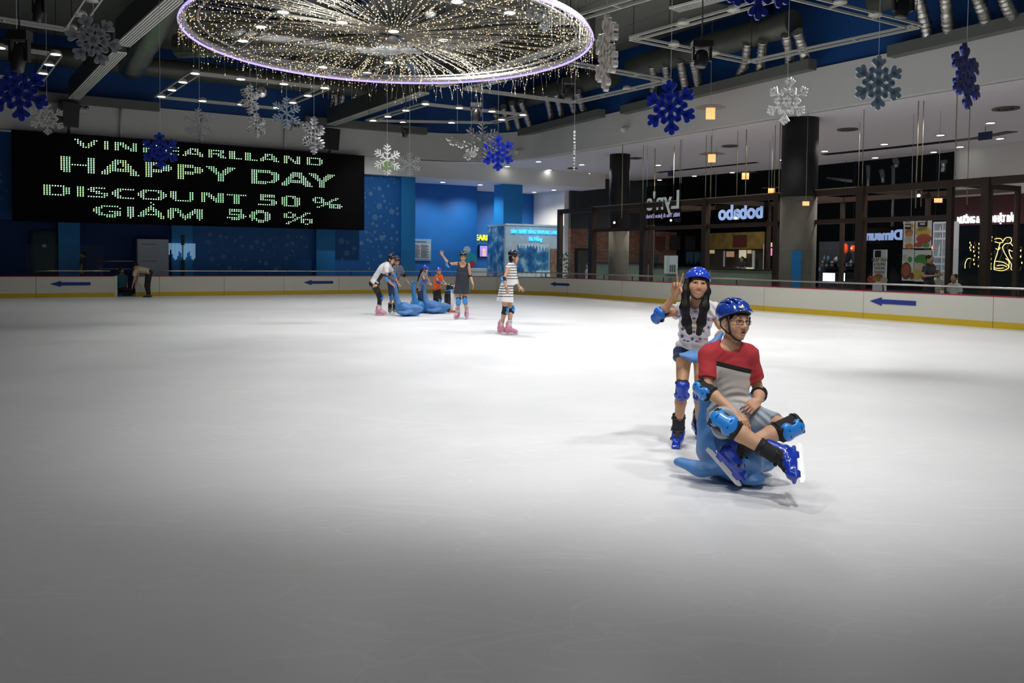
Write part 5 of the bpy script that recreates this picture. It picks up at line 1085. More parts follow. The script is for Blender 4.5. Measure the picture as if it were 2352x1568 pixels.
# white shelf tower and shopfront with the gold line-drawn bull
e = empty('white_shelf_unit', P(29, 21.8, -0.02), 'bright white open shelving between the posters and the red shopfront', 'shelf'); M_SHW = mat('shelf_white', (0.5, 0.52, 0.56), 0.5, emit=0.06, ecol=(0.8, 0.9, 1)); a = un(pu(2141, 640, 27)); c = un(pu(2182, 640, 27))
for y in (511, 531, 548, 590, 606, 622): b = MB(); q = un(pu(2160, y, 27)); b.ub(27, 27.4, c[1], a[1], q[2]-0.03, q[2]+0.03); b.build('board', M_SHW, e)
for n in (a[1], (a[1]+c[1])/2, c[1]): b = MB(); b.ub(27, 27.4, n-0.02, n+0.02, -0.02, un(pu(2160, 510, 27))[2]); b.build('upright', M_SHW, e)
b = MB(); b.ub(27.4, 27.45, c[1], a[1], -0.02, 1.9); b.build('back_panel', mat('shelf_lit', (0.12, 0.18, 0.20), 0.5, emit=0.05, ecol=(0.6, 0.8, 0.85)), e)
e = empty('red_shopfront', P(31.8, 16, -0.02), 'dark red shopfront with white lettering above a black glass window', 'shopfront'); b = MB(); b.ub(31.7, 32.0, 4, 20.24, 2.95, 4.07); b.build('fascia_board', mat('front_maroon', (0.055, 0.010, 0.014), 0.6), e)
b = MB(); b.ub(31.75, 32.0, 4, 20.24, -0.02, 2.95); b.build('window_glass', mat('dark_window', (0.006, 0.008, 0.013), 0.12), e)
M_LTW = mat('sign_white', (1, 1, 1), 0.5, emit=1.6, ecol=(0.92, 0.93, 1.0)); a = un(pu(2199, 508, 31.66)); c = un(pu(2336, 500, 31.66)); o = text('shop_name', 'NƯỚNG & LẨU NHẬT BẢN', 0.36, face_cam_u(31.66, (a[1]+c[1])/2, (a[2]+c[2])/2-0.0), M_LTW, e, 0.03, bold=0.008)
wv = [v.co.x for v in o.data.vertices]; 
ns = [((e.matrix_basis @ v.co)).dot(NA) for v in o.data.vertices]; sc = (a[1]-c[1])/(max(ns)-min(ns)); o.scale = (1, 1, 1); cc = P(31.66, (max(ns)+min(ns))/2, 0)-Vector(e.location)
for v in o.data.vertices: t = v.co.dot(NA)-cc.dot(NA); v.co += NA*(t*(sc-1))
# bull drawn with gold tubes
M_GOLD = mat('gold_neon', (1, 0.75, 0.3), 0.5, emit=1.6, ecol=(1.0, 0.72, 0.28)); e = empty('bull_neon_sign', pu(2300, 600, 31.5), 'gold line-drawn bull sign glowing in the black shop window', 'neon sign')
def zpt(x, y): return pu(1940+x/3.92, 300+y/3.92, 31.6)
bull = [[(1350, 975), (1400, 970), (1425, 1000), (1395, 1010), (1352, 1000)], [(1425, 1000), (1450, 965), (1490, 962), (1502, 985), (1490, 1010), (1445, 1020), (1420, 1050)], [(1490, 1010), (1520, 1040), (1555, 1050), (1545, 1070), (1510, 1085), (1480, 1070)],
        [(1420, 1050), (1440, 1100), (1470, 1150), (1500, 1200), (1500, 1250), (1540, 1250), (1545, 1220)], [(1400, 1010), (1385, 1060), (1370, 1120), (1350, 1180), (1345, 1250)], [(1345, 1250), (1420, 1260), (1480, 1230), (1440, 1190), (1370, 1175), (1350, 1180)], [(1480, 1070), (1485, 1110), (1510, 1150), (1555, 1110)],
        [(1360, 1060), (1385, 1072), (1400, 1050)], [(1370, 1215), (1420, 1210), (1460, 1225)], [(1350, 1235), (1390, 1240), (1430, 1235)], [(1450, 1150), (1480, 1180), (1475, 1230)], [(1085, 1240), (1085, 1200), (1105, 1155), (1135, 1150)]]
def smooth2(p):
    out = []; n = len(p)
    for i in range(n-1):
        a, b_, c_, d = p[max(i-1, 0)], p[i], p[i+1], p[min(i+2, n-1)]
        for j in range(5):
            t = j/5; out.append(tuple(0.5*(2*b_[k]+(c_[k]-a[k])*t+(2*a[k]-5*b_[k]+4*c_[k]-d[k])*t*t+(3*b_[k]-a[k]-3*c_[k]+d[k])*t**3) for k in (0, 1)))
    return out+[p[-1]]
for k, s in enumerate(bull): b = MB(); b.tube([zpt(x, y) for x, y in smooth2(s)], 0.013, 6); b.build('neon_line', M_GOLD, e)
b = MB(); rg = random.Random(8)
for (x, y, n_, dy) in ((1132, 1010, 4, 22), (1165, 1050, 5, 38), (1210, 1020, 6, 40), (1240, 1050, 9, 22), (1315, 1090, 8, 22), (1320, 960, 2, 30), (1590, 1080, 3, 55)):
    for i in range(n_):
        q = zpt(x+rg.uniform(-6, 6), y+i*dy); b.tube([q-Vector((0, 0, 0.03)), q+Vector((0, 0, 0.04))], 0.018, 5)
b.build('gold_dashes', M_GOLD, e)
# dark ducts and bits in the void over the food court
for i, (x0, y0, x1, y1, r, u, lab) in enumerate(((1994, 380, 1994, 440, 0.10, 36, 'vertical foil pipe in the dark void above the posters, left'), (2024, 390, 2030, 420, 0.12, 36, 'short foil pipe in the dark void above the posters'), (2055, 365, 2062, 385, 0.14, 35, 'foil hose high in the dark void above the posters'),
                                                 (1900, 410, 1960, 416, 0.08, 36, 'pale level pipe in the dark void right of the round column'), (2052, 380, 2050, 520, 0.09, 36, 'tall pale pipe in the dark void above the posters'), (2168, 368, 2168, 395, 0.14, 33, 'bent foil pipe at the white right wall'))):
    b = MB(); b.tube([pu(x0, y0, u), pu((x0+x1)/2+1, (y0+y1)/2, u), pu(x1, y1, u)], r, 10); o = b.build('void_pipe', M_FOIL); rezero(o, pu(x0, y0, u)); tag(o, lab, 'pipe')
e = empty('ceiling_sign', pz(1542, 398, 5.7), 'small dark blue hanging sign right of the far black column', 'sign'); c = Vector(e.location); b = MB(); Mx = frame(c, -UA, Vector((0, 0, 1))); b.box(-0.22, 0.22, -0.03, 0.03, -0.13, 0.13, M=Mx); b.build('panel', mat('hang_navy', (0.012, 0.025, 0.08), 0.5), e); b = MB(); b.tube([c+Vector((0, 0, 0.13)), c+Vector((0, 0, 0.3))], 0.01, 5); b.build('hanger', M_BLK, e)
e = empty('ceiling_sign', pz(2263, 312, 5.7), 'small dark blue hanging sign at the right end of the air slot', 'sign'); c = Vector(e.location); b = MB(); Mx = frame(c, -UA, Vector((0, 0, 1))); b.box(-0.22, 0.22, -0.03, 0.03, -0.13, 0.13, M=Mx); b.build('panel', mat('hang_navy', (0.012, 0.025, 0.08), 0.5), e); b = MB(); b.tube([c+Vector((0, 0, 0.13)), c+Vector((0, 0, 0.3))], 0.01, 5); b.build('hanger', M_BLK, e)
# ice dispenser style machine and white rack
a = un(pu(1545, 628, 25.2)); c = un(pu(1575, 600, 25.2)); e = empty('menu_stand', P(25.2, (a[1]+c[1])/2, -0.02), 'white printed menu stand on the counter left of the girl', 'menu stand'); b = MB(); b.ub(24.7, 24.75, c[1], a[1], a[2], c[2]+0.25); b.build('board', mat('stand_white', (0.45, 0.5, 0.52), 0.5, emit=0.1), e); b = MB()
for k in range(3): b.ub(24.68, 24.7, c[1]+0.1+k*0.14, c[1]+0.18+k*0.14, a[2]+0.08, a[2]+0.4)
b.build('print_bars', mat('print_grey', (0.1, 0.12, 0.13), 0.6), e)
# ================================================================== PEOPLE AND RINK TOYS
def _cyl(s, a, b, ra, rb=None, k=0.01, kind='u', flat=None, rr=0.004):
    """flat-ended tapered cylinder"""
    rb = ra if rb is None else rb; a = np.array(a, float); b = np.array(b, float); ba = b-a; L = np.linalg.norm(ba); ax = ba/L; R = max(ra, rb)*1.15
    fd = None
    if flat is not None:
        fd = np.array(flat[0], float); fd = fd-ax*(fd@ax); fd /= np.linalg.norm(fd); ff = flat[1]; R *= max(1, ff)
    def fn(p):
        pa = p-a; t = pa@ax; q = pa-t[..., None]*ax
        if fd is not None: u = q@fd; q = q+(u*(1/ff-1))[..., None]*fd
        d = np.linalg.norm(q, axis=-1)-(ra+(rb-ra)*np.clip(t/L, 0, 1))
        if fd is not None: d = d*min(1, ff)
        e = np.abs(t-L/2)-L/2; d = d+rr; e = e+rr
        return np.minimum(np.maximum(d, e), 0)+np.sqrt(np.maximum(d, 0)**2+np.maximum(e, 0)**2)-rr
    return s._add(kind, fn, np.minimum(a, b)-R, np.maximum(a, b)+R, k)
SDF.cyl = _cyl
V3 = Vector
def skin(name, base, lip):
    m = mat(name, base, 0.5, sub=0.15, spec=0.35, noise=0.0); nt = m.node_tree; b = nt.nodes['Principled BSDF']
    a = nt.nodes.new('ShaderNodeAttribute'); a.attribute_name = 'tint'; mx = nt.nodes.new('ShaderNodeMix'); mx.data_type = 'RGBA'; mx.inputs[6].default_value = (*base, 1); mx.inputs[7].default_value = (*lip, 1)
    nt.links.new(a.outputs['Fac'], mx.inputs[0]); nt.links.new(mx.outputs[2], b.inputs['Base Color']); return m
SK_M = skin('skin_tan', (0.56, 0.32, 0.20), (0.38, 0.13, 0.10)); SK_G = skin('skin_warm', (0.50, 0.27, 0.16), (0.44, 0.13, 0.10)); SK_W = skin('skin_light', (0.52, 0.30, 0.19), (0.45, 0.12, 0.10)); SK_D = skin('skin_plain', (0.46, 0.26, 0.16), (0.35, 0.1, 0.08))
M_HAIR = mat('black_hair', (0.007, 0.005, 0.005), 0.55, spec=0.25); M_EYEW = mat('eye_white', (0.7, 0.68, 0.64), 0.25); M_IRIS = mat('dark_iris', (0.012, 0.007, 0.005), 0.15); M_BROW = mat('brow_hair', (0.02, 0.013, 0.01), 0.7); M_TEETH = mat('teeth', (0.75, 0.72, 0.64), 0.3)
M_PADB = mat('pad_bright_blue', (0.02, 0.24, 0.72), 0.32, coat=0.3); M_PADD = mat('pad_royal_blue', (0.012, 0.05, 0.42), 0.32, coat=0.3); M_FAB = mat('black_fabric', (0.012, 0.012, 0.014), 0.85)
M_SKB = mat('skate_blue', (0.012, 0.045, 0.42), 0.22, coat=0.5); M_SKP = mat('skate_pink', (0.62, 0.22, 0.33), 0.35); M_SKW = mat('skate_white', (0.62, 0.56, 0.57), 0.4); M_SKG = mat('skate_grey', (0.13, 0.14, 0.13), 0.4); M_BLADE = mat('skate_blade', (0.80, 0.81, 0.83), 0.3, 0.35)
M_HLB = mat('helmet_blue', (0.018, 0.06, 0.55), 0.14, coat=0.8); M_HLD = mat('helmet_navy', (0.012, 0.045, 0.30), 0.15, coat=0.8); M_HLK = mat('helmet_black', (0.012, 0.014, 0.028), 0.25, coat=0.5); M_STRAP = mat('strap_black', (0.01, 0.01, 0.011), 0.7)
def A3(v): return np.array(v, float)
def fingers(s, w, d, nr, side, curl=(20, 25, 30, 35), spread=(9, 3, -3, -9), thumb=(45, 20), sc=1.0, straight=(), k=0.006):
    """palm, four fingers and a thumb; w wrist, d hand direction, nr the way the palm faces, side +1 when the thumb lies along d x nr"""
    d = A3(d); d /= np.linalg.norm(d); nr = A3(nr); nr -= d*(nr@d); nr /= np.linalg.norm(nr); l = np.cross(d, nr)*side; w = A3(w)
    B = np.stack([l, nr, d], 1); pc = w+d*0.048*sc
    s.rbox(pc, (0.037*sc, 0.012*sc, 0.042*sc), B, rr=0.011*sc, k=0.012*sc); s.cap(w-d*0.02*sc, w+d*0.02*sc, 0.024*sc, 0.022*sc, k=0.012*sc, flat=(nr, 0.75))
    rad = 0.0082*sc; ln = (0.040, 0.045, 0.042, 0.033)
    for i in range(4):
        a = math.radians(spread[i]); off = (0.0285-0.019*i)*sc; p = w+d*0.084*sc+l*off; fd = d*math.cos(a)+l*math.sin(a); c = 0
        for j, f in enumerate((1.0, 0.62, 0.5)):
            c += math.radians(curl[i])*(1.0 if j else 0.8); dd = fd*math.cos(c)+nr*math.sin(c); q = p+dd*ln[i]*f*sc; s.cap(p, q, rad*(1-0.08*j), rad*(0.94-0.08*j), k=0.0035*sc if j else k*sc); p = q
    a = math.radians(thumb[0]); c = math.radians(thumb[1]); p = w+d*0.022*sc+l*0.026*sc; dd = d*math.cos(a)+l*math.sin(a)
    for j, L_ in enumerate((0.038, 0.030, 0.024)):
        e = dd*math.cos(c*(j+0.4))+nr*math.sin(c*(j+0.4)); q = p+e*L_*sc; s.cap(p, q, (0.0125-0.0015*j)*sc, (0.0105-0.001*j)*sc, k=0.008*sc if j == 0 else 0.003*sc); p = q
def head_sdf(s, H, sc, smile=0.0, openm=0.0, female=False):
    def W(x, y, z): return A3(H @ V3((x*sc, y*sc, z*sc)))
    R = [list(r)[:3] for r in H.to_3x3()]; e = lambda c, r, k=0.02, kind='u': s.ell(W(*c), A3(r)*sc, R, k=k*sc, kind=kind); c_ = lambda a, b, ra, rb, k=0.012, kind='u': s.cap(W(*a), W(*b), ra*sc, rb*sc, k=k*sc, kind=kind)
    e((0, -0.014, 0.03), (0.076, 0.094, 0.086)); e((0, 0.016, -0.018), (0.064, 0.072, 0.086), 0.03); e((0, 0.028, -0.066), (0.050 if not female else 0.046, 0.052, 0.040), 0.03); e((0, 0.064, -0.096), (0.022, 0.018, 0.016), 0.03)
    for sg in (-1, 1):
        e((sg*(0.038+0.004*smile), 0.052, -0.034+0.008*smile), (0.027, 0.027, 0.026), 0.025); e((sg*0.080, -0.008, -0.012), (0.010, 0.020, 0.031), 0.008); e((sg*0.090, -0.002, -0.010), (0.007, 0.010, 0.018), 0.006, 's')
        e((sg*0.031, 0.096, 0.006), (0.021, 0.015, 0.010), 0.012, 's'); e((sg*0.0135, 0.090 if female else 0.094, -0.034), (0.0095, 0.010, 0.0085), 0.008)
    c_((-0.036, 0.074, 0.026), (0.036, 0.074, 0.026), 0.012, 0.012, 0.018); c_((0, 0.083 if female else 0.086, 0.016), (0, 0.100 if female else 0.105, -0.026), 0.007, 0.0115, 0.014)
    mw = 0.024+0.013*smile; cz = 0.0150*smile; cy = 0.0785-0.004*smile; ym = lambda x: cy+(0.0865-cy)*(1-(abs(x)/mw)**2)
    N = 8; xs = [-mw+2*mw*i/N for i in range(N+1)]; up_ = lambda x: -0.0595-0.001*openm+cz*(x/mw)**2+0.0005; lo_ = lambda x: -0.0715-0.003*openm-0.004*smile+(cz+0.010+0.003*openm)*(x/mw)**2*0.95
    for x0, x1 in zip(xs[:-1], xs[1:]):
        r0 = 0.0040*(1-(abs(x0)/mw)**3)+0.0016; r1 = 0.0040*(1-(abs(x1)/mw)**3)+0.0016
        c_((x0, ym(x0)+0.001, up_(x0)), (x1, ym(x1)+0.001, up_(x1)), r0, r1, 0.006); c_((x0, ym(x0), lo_(x0)), (x1, ym(x1), lo_(x1)), r0*1.2, r1*1.2, 0.006)
    if openm or smile:
        for x0, x1 in zip(xs[1:-2], xs[2:-1]):
            m0 = (up_(x0)+lo_(x0))/2; m1 = (up_(x1)+lo_(x1))/2; g0 = (up_(x0)-lo_(x0))*0.34; g1 = (up_(x1)-lo_(x1))*0.34; c_((x0, ym(x0)+0.006, m0), (x1, ym(x1)+0.006, m1), g0, g1, 0.002, 's'); c_((x0, ym(x0)-0.002, m0), (x1, ym(x1)-0.002, m1), g0, g1, 0.002, 's')
def face_parts(body, H, sc, small=False, smile=0.0, squint=0.0):
    def at(x, y, z): return H @ V3((x*sc, y*sc, z*sc))
    R = H.to_3x3().to_4x4()
    for sg in (-1, 1):
        b = MB(); M = Matrix.Translation(at(sg*0.031, 0.0745, 0.005)) @ R @ Matrix.Diagonal((0.0155*sc, 0.0095*sc, (0.0068-0.0040*squint)*sc, 1)); pr = [(max(1e-4, math.sin(math.pi*i/8)), -math.cos(math.pi*i/8)) for i in range(9)]; b.lathe(pr, 14, M)
        ey = b.build('eye', M_EYEW, body)
        b = MB(); M = Matrix.Translation(at(sg*0.031, 0.0815, 0.0052)) @ R @ Matrix.Diagonal((0.0058*sc, 0.0035*sc, (0.0056-0.0030*squint)*sc, 1)); b.lathe(pr, 12, M); b.build('iris', M_IRIS, ey)
        b = MB(); b.tube([at(sg*0.014, 0.0865, 0.0085), at(sg*0.031, 0.087, 0.0125-0.001*squint), at(sg*0.049, 0.076, 0.007)], [0.0016*sc, (0.0022+0.0008*squint)*sc, 0.0012*sc], 6); b.build('eyelash_line', M_BROW, body)
        if squint: continue
        b = MB(); b.tube([at(sg*0.015, 0.089, 0.0255), at(sg*0.032, 0.087, 0.0300), at(sg*0.050, 0.0735, 0.0255)], [0.0024*sc, 0.0032*sc, 0.0014*sc], 6); b.build('eyebrow', M_BROW, body)
    if smile:
        b = MB(); mw = 0.037; pts = [at(x, 0.0695+0.0145*(1-(x/mw)**2), -0.0650+0.0150*(x/mw)**2) for x in [-0.028+0.056*i/12 for i in range(13)]]; b.tube(pts, [0.0058*sc*(1-0.55*abs(i-6)/6) for i in range(13)], 8); b.build('teeth', M_TEETH, body)
def tint_fn(H, sc, smile=0.0):
    Mi = np.array(H.inverted()); 
    def fn(V):
        q = (V@Mi[:3, :3].T+Mi[:3, 3])/sc; zc = -0.0655+smile*0.016*(q[:, 0]/0.037)**2; t = 0.85*np.exp(-((q[:, 0]/(0.022+0.011*smile))**6)-((q[:, 2]-zc)/(0.0105+0.002*smile))**6)*(q[:, 1] > 0.062)
        t = np.maximum(t, 0.14*np.exp(-(((np.abs(q[:, 0])-0.042)/0.02)**2)-((q[:, 2]+0.03)/0.02)**2)*(q[:, 1] > 0.03)); t = np.maximum(t, 0.0*np.exp(-((q[:, 0]/0.012)**2)-((q[:, 2]+0.036)/0.006)**2)*(q[:, 1] > 0.08))
        return t
    return fn
def frame_torso(J, tf):
    up = (J['neck']-J['pelvis']).normalized(); return up
def torso_ops(s, J, tf, wd, inf=0.0, k=0.05, female=False, belly=1.0):
    """pelvis, waist, chest and shoulders as one smooth body"""
    sp = J['neck']-J['pelvis']; up = sp.normalized(); lat0 = (J['shB']-J['shA']).normalized(); lat1 = (J['hipB']-J['hipA']).normalized()
    def fr(lat, upv): y = upv.cross(lat).normalized(); x = y.cross(upv).normalized(); return [[x[i], y[i], upv[i]] for i in range(3)]
    latm = (lat0+lat1).normalized(); L = sp.length; P_ = lambda t: A3(J['pelvis']+(J['chest']*2-J['pelvis']*0.5-J['neck']*0.5-J['pelvis'])*0) if False else A3((1-t)**2*J['pelvis']+2*t*(1-t)*(J['chest']*2-(J['pelvis']+J['neck'])*0.5)+t*t*J['neck'])
    w = wd
    s.ell(P_(0.04), (0.152*w+inf, 0.108*w+inf, 0.105*w+inf), fr(lat1, up), k=k); s.ell(P_(0.36), ((0.128 if not female else 0.112)*w*belly+inf, 0.092*w*belly+inf, L*0.30+inf), fr(latm, up), k=k)
    s.ell(P_(0.66), (0.148*w+inf, 0.102*w+inf, L*0.28+inf), fr(lat0, up), k=k); s.cap(A3(J['shA'].lerp(J['shB'], 0.12)), A3(J['shA'].lerp(J['shB'], 0.88)), 0.052*w+inf, k=k)
    s.cap(A3(J['neck'].lerp(J['shA'], 0.3)), A3(J['neck'].lerp(J['shB'], 0.3)), 0.045*w+inf, k=k)
def limbs(s, J, w, k=0.02, arms='AB', legs='AB', inf=0.0):
    for q in arms:
        s.cap(A3(J['sh'+q]), A3(J['el'+q]), 0.047*w+inf, 0.036*w+inf, k=0.03); m = J['el'+q].lerp(J['wr'+q], 0.3); s.cap(A3(J['el'+q]), A3(m), 0.036*w+inf, 0.038*w+inf, k=0.02); s.cap(A3(m), A3(J['wr'+q]), 0.038*w+inf, 0.0245*w+inf, k=0.02)
    for q in legs:
        s.cap(A3(J['hip'+q]), A3(J['kn'+q]), 0.082*w+inf, 0.052*w+inf, k=0.04); m = J['kn'+q].lerp(J['an'+q], 0.32); s.cap(A3(J['kn'+q]), A3(m), 0.050*w+inf, 0.054*w+inf, k=0.02); s.cap(A3(m), A3(J['an'+q]), 0.054*w+inf, 0.037*w+inf, k=0.02)
def make_body(label, J, w, H, hs, skinm, h, hands, base, smile=0, openm=0, female=False, feet=True, small=False, cat='person', group=None, face=True, squint=0.0):
    s = SDF(); torso_ops(s, J, None, w, female=female); limbs(s, J, w); hc = V3(H.translation); nb = H @ V3((0, -0.02*hs, -0.075*hs))
    s.cap(A3(J['neck']), A3(nb), 0.054*w, 0.048*w, k=0.03); head_sdf(s, H, hs, smile, openm, female)
    for q, (d, nr, side, kw) in hands.items(): fingers(s, J['wr'+q], d, nr, side, **kw)
    o = sdf_obj('person', s, h, skinm, attrs={'tint': tint_fn(H, hs, smile)}); rezero(o, base); tag(o, label, cat, group)
    if face: face_parts(o, H, hs, small, smile, squint)
    return o
def garment(name, body, m, h, build, attrs=None, folds=None):
    s = SDF(); build(s)
    if folds: s.warp(folds)
    return sdf_obj(name, s, h, m, parent=body, attrs=attrs)
def helmet(body, H, sc, m, style='bowl', tilt=0.0, straps=True, h=0.004, holes=True, trim=M_STRAP):
    """hard shell over the head, hollow below, with side straps meeting under the chin"""
    T = Matrix.Rotation(math.radians(tilt), 4, 'X'); s = SDF()
    s.ell((0, -0.006, 0.042), (0.099, 0.118, 0.098), k=0.01)
    if style == 'bike': s.ell((0, -0.02, 0.06), (0.094, 0.125, 0.094), k=0.02); s.ell((0, 0.085, 0.045), (0.07, 0.045, 0.022), k=0.03)
    s.ell((0, -0.008, 0.022), (0.085, 0.102, 0.095), k=0.004, kind='s')
    if style == 'bowl':
        s.plane((0, 0, 0.030), (0, 0.20, -1)); 
        if holes:
            for x, y in ((-0.026, 0.075), (0.026, 0.075), (-0.045, 0.0), (0.045, 0.0), (-0.03, -0.06), (0.03, -0.06)): s.cap((x, y, 0.06), (x*1.7, y*1.7, 0.19), 0.0075, k=0.002, kind='s')
    else:
        s.plane((0, 0, 0.028), (0, 0.30, -1))
        for x, w_, y0, y1 in ((0, 0.010, -0.02, 0.09), (-0.040, 0.008, -0.05, 0.075), (0.040, 0.008, -0.05, 0.075), (-0.068, 0.007, -0.06, 0.04), (0.068, 0.007, -0.06, 0.04)): s.rbox((x, (y0+y1)/2, 0.15-abs(x)*0.75), (w_, (y1-y0)/2, 0.022), k=0.006, kind='s')
    M = H @ Matrix.Scale(sc, 4) @ T; o = sdf_obj('helmet', s, h, m, parent=body, M=M)
    if style == 'bike' or True:
        s = SDF(); s.ell((0, -0.006, 0.040), (0.0955, 0.1145, 0.095), k=0.002); s.ell((0, -0.008, 0.018), (0.080, 0.097, 0.092), k=0.002, kind='s'); s.plane((0, 0, 0.0245 if style == 'bike' else 0.0265), (0, 0.30 if style == 'bike' else 0.2, -1))
        if style == 'bike': s.plane((0, 0, 0.075), (0, 0, 1)); sdf_obj('helmet_liner', s, h, M_STRAP, parent=o, M=M)
    if straps:
        at = lambda x, y, z: H @ V3((x*sc, y*sc, z*sc))
        for sg in (-1, 1):
            b = MB(); r = 0.0052*sc; b.tube([at(sg*0.083, 0.040, 0.035), at(sg*0.080, 0.040, -0.01), at(sg*0.070, 0.036, -0.05), at(sg*0.053, 0.034, -0.082)], r, 6); b.tube([at(sg*0.084, -0.045, 0.02), at(sg*0.083, -0.03, -0.035), at(sg*0.066, 0.012, -0.07), at(sg*0.053, 0.034, -0.082)], r, 6)
            b.tube([at(sg*0.053, 0.034, -0.082), at(sg*0.03, 0.045, -0.107), at(0, 0.052, -0.116)], r*1.15, 6); b.build('chin_strap', M_STRAP, o)
    return o
def pad(body, a, b, front, r, mshell, name='knee_pad', h=0.004, L=0.085, size=1.0, strap=True, fc=0.0):
    """a protective pad on the joint: black sleeve along a->b with a hard cap facing front"""
    a, b = V3(a), V3(b); c = a; d = (b-a).normalized(); M = frame_z(c, d, front); s = SDF()
    s.cyl((0, 0, -L*size), (0, 0, L*size), r+0.008, r+0.006, k=0.004); s.rbox((0, (r+0.010), 0), (r*0.95, 0.014, L*0.95*size), rr=0.012, k=0.02)
    sl = sdf_obj(name, s, h, M_FAB, parent=body, M=M); s = SDF()
    s.ell((0, r+0.002, 0.028*size), (0.060*size, 0.034*size, 0.048*size), k=0.03); s.ell((0, r-0.002, -0.050*size), (0.052*size, 0.034*size, 0.040*size), k=0.03); s.ell((0, r-0.004, -0.01*size), (0.044*size, 0.038*size, 0.06*size), k=0.03); s.rbox((0, r-0.055, 0), (0.2, 0.05, 0.2), k=0.003, kind='s', rr=0.0)
    for sg in (-1, 1): s.ell((sg*0.068*size, r+0.01, -0.014*size), (0.024*size, 0.06, 0.024*size), k=0.012, kind='s')
    for x, z in ((-0.020, 0.026), (0.020, 0.026)): s.rbox((x*size, r+0.036*size, z*size), (0.010*size, 0.012, 0.0022), k=0.002, kind='s', rr=0.001)
    s.rbox((0, r+0.032*size, -0.052*size), (0.016*size, 0.012, 0.002), k=0.002, kind='s', rr=0.001)
    sdf_obj('pad_shell', s, h*0.8, mshell, parent=sl, M=M)
    if strap:
        q = MB(); n = 20
        for zz in (L*0.75, -L*0.75): q.tube([M @ V3(((r+0.012)*math.cos(2*math.pi*i/n), (r+0.012)*math.sin(2*math.pi*i/n)*1.0, zz*size)) for i in range(n)], 0.0035, 6, closed=True)
        q.build('strap', M_STRAP, sl)
    return sl
def skate(body, ankle, fwd, up, mshell, mtop, mstrap, h=0.004, sc=1.0, blade=True, kind='hard', shin=None):
    M = frame(ankle, fwd, up) @ Matrix.Scale(sc, 4); s = SDF(); sh_ = V3((0, 0.05, 1)) if shin is None else (M.to_3x3().inverted() @ V3(shin)); sh_.normalize(); top_ = sh_*0.125
    s.cap((0, -0.037, -0.050), (0, 0.05, -0.064), 0.050, 0.046, k=0.03); s.cap((0, 0.05, -0.070), (0, 0.125, -0.080), 0.042, 0.033, k=0.03, flat=((0, 0, 1), 0.85)); s.rbox((0, 0.045, -0.103), (0.036, 0.128, 0.011), rr=0.01, k=0.02)
    s.cyl((0, -0.028, -0.05), (sh_.x*0.08, -0.026+sh_.y*0.08, sh_.z*0.08), 0.050, 0.049, k=0.02, flat=((0, 1, 0), 1.0)); s.ell((0, 0.055, 0.01), (0.034, 0.055, 0.05), k=0.01, kind='s')
    for y in (-0.035, 0.115): s.rbox((0, y, -0.122), (0.009, 0.026, 0.016), rr=0.006, k=0.018)
    sh = sdf_obj('ice_skate', s, h, mshell, parent=body, M=M)
    s = SDF(); s.cap((0, -0.006, -0.02), (0, -0.004, 0.0), 0.047, 0.047, k=0.02); s.cyl((0, -0.004, 0.0), tuple(top_), 0.048, 0.053, k=0.02, rr=0.008); s.cyl(tuple(sh_*0.11), tuple(sh_*0.16), 0.043, 0.045, k=0.002, kind='s'); s.cap((0, 0.01, -0.035), (0, 0.085, -0.058), 0.036, 0.030, k=0.02); sdf_obj('boot_cuff', s, h, mtop, parent=sh, M=M)
    b = MB(); n = 18
    for z, yy, rx, ry, tl in ((0.095, 0.0, 0.053, 0.054, 0.0), (0.01, 0.004, 0.051, 0.052, 0.45), (-0.045, 0.055, 0.043, 0.045, 1.15)):
        T = (M @ frame_z(sh_*z, sh_, V3((0, 1, 0)))) if tl == 0 else M @ Matrix.Translation((0, yy, z)) @ Matrix.Rotation(-tl, 4, 'X'); b.tube([T @ V3((rx*math.cos(2*math.pi*i/n), ry*math.sin(2*math.pi*i/n), 0)) for i in range(n)], 0.0050*sc, 6, closed=True); b.box(0.040, 0.056, 0.015, 0.036, -0.008, 0.008, M=T)
    b.build('strap', mstrap, sh)
    if blade:
        pr = [(-0.135, -0.135), (-0.130, -0.158), (0.15, -0.160), (0.175, -0.150), (0.182, -0.132), (0.150, -0.126), (-0.10, -0.126)]
        b = MB(); Mb = M @ Matrix.Rotation(math.pi/2, 4, 'Z') @ Matrix.Diagonal((1, -1, 1, 1)); b.prism(pr, -0.0025, 0.0025, Mb); b.build('blade', M_BLADE, sh)
    return sh
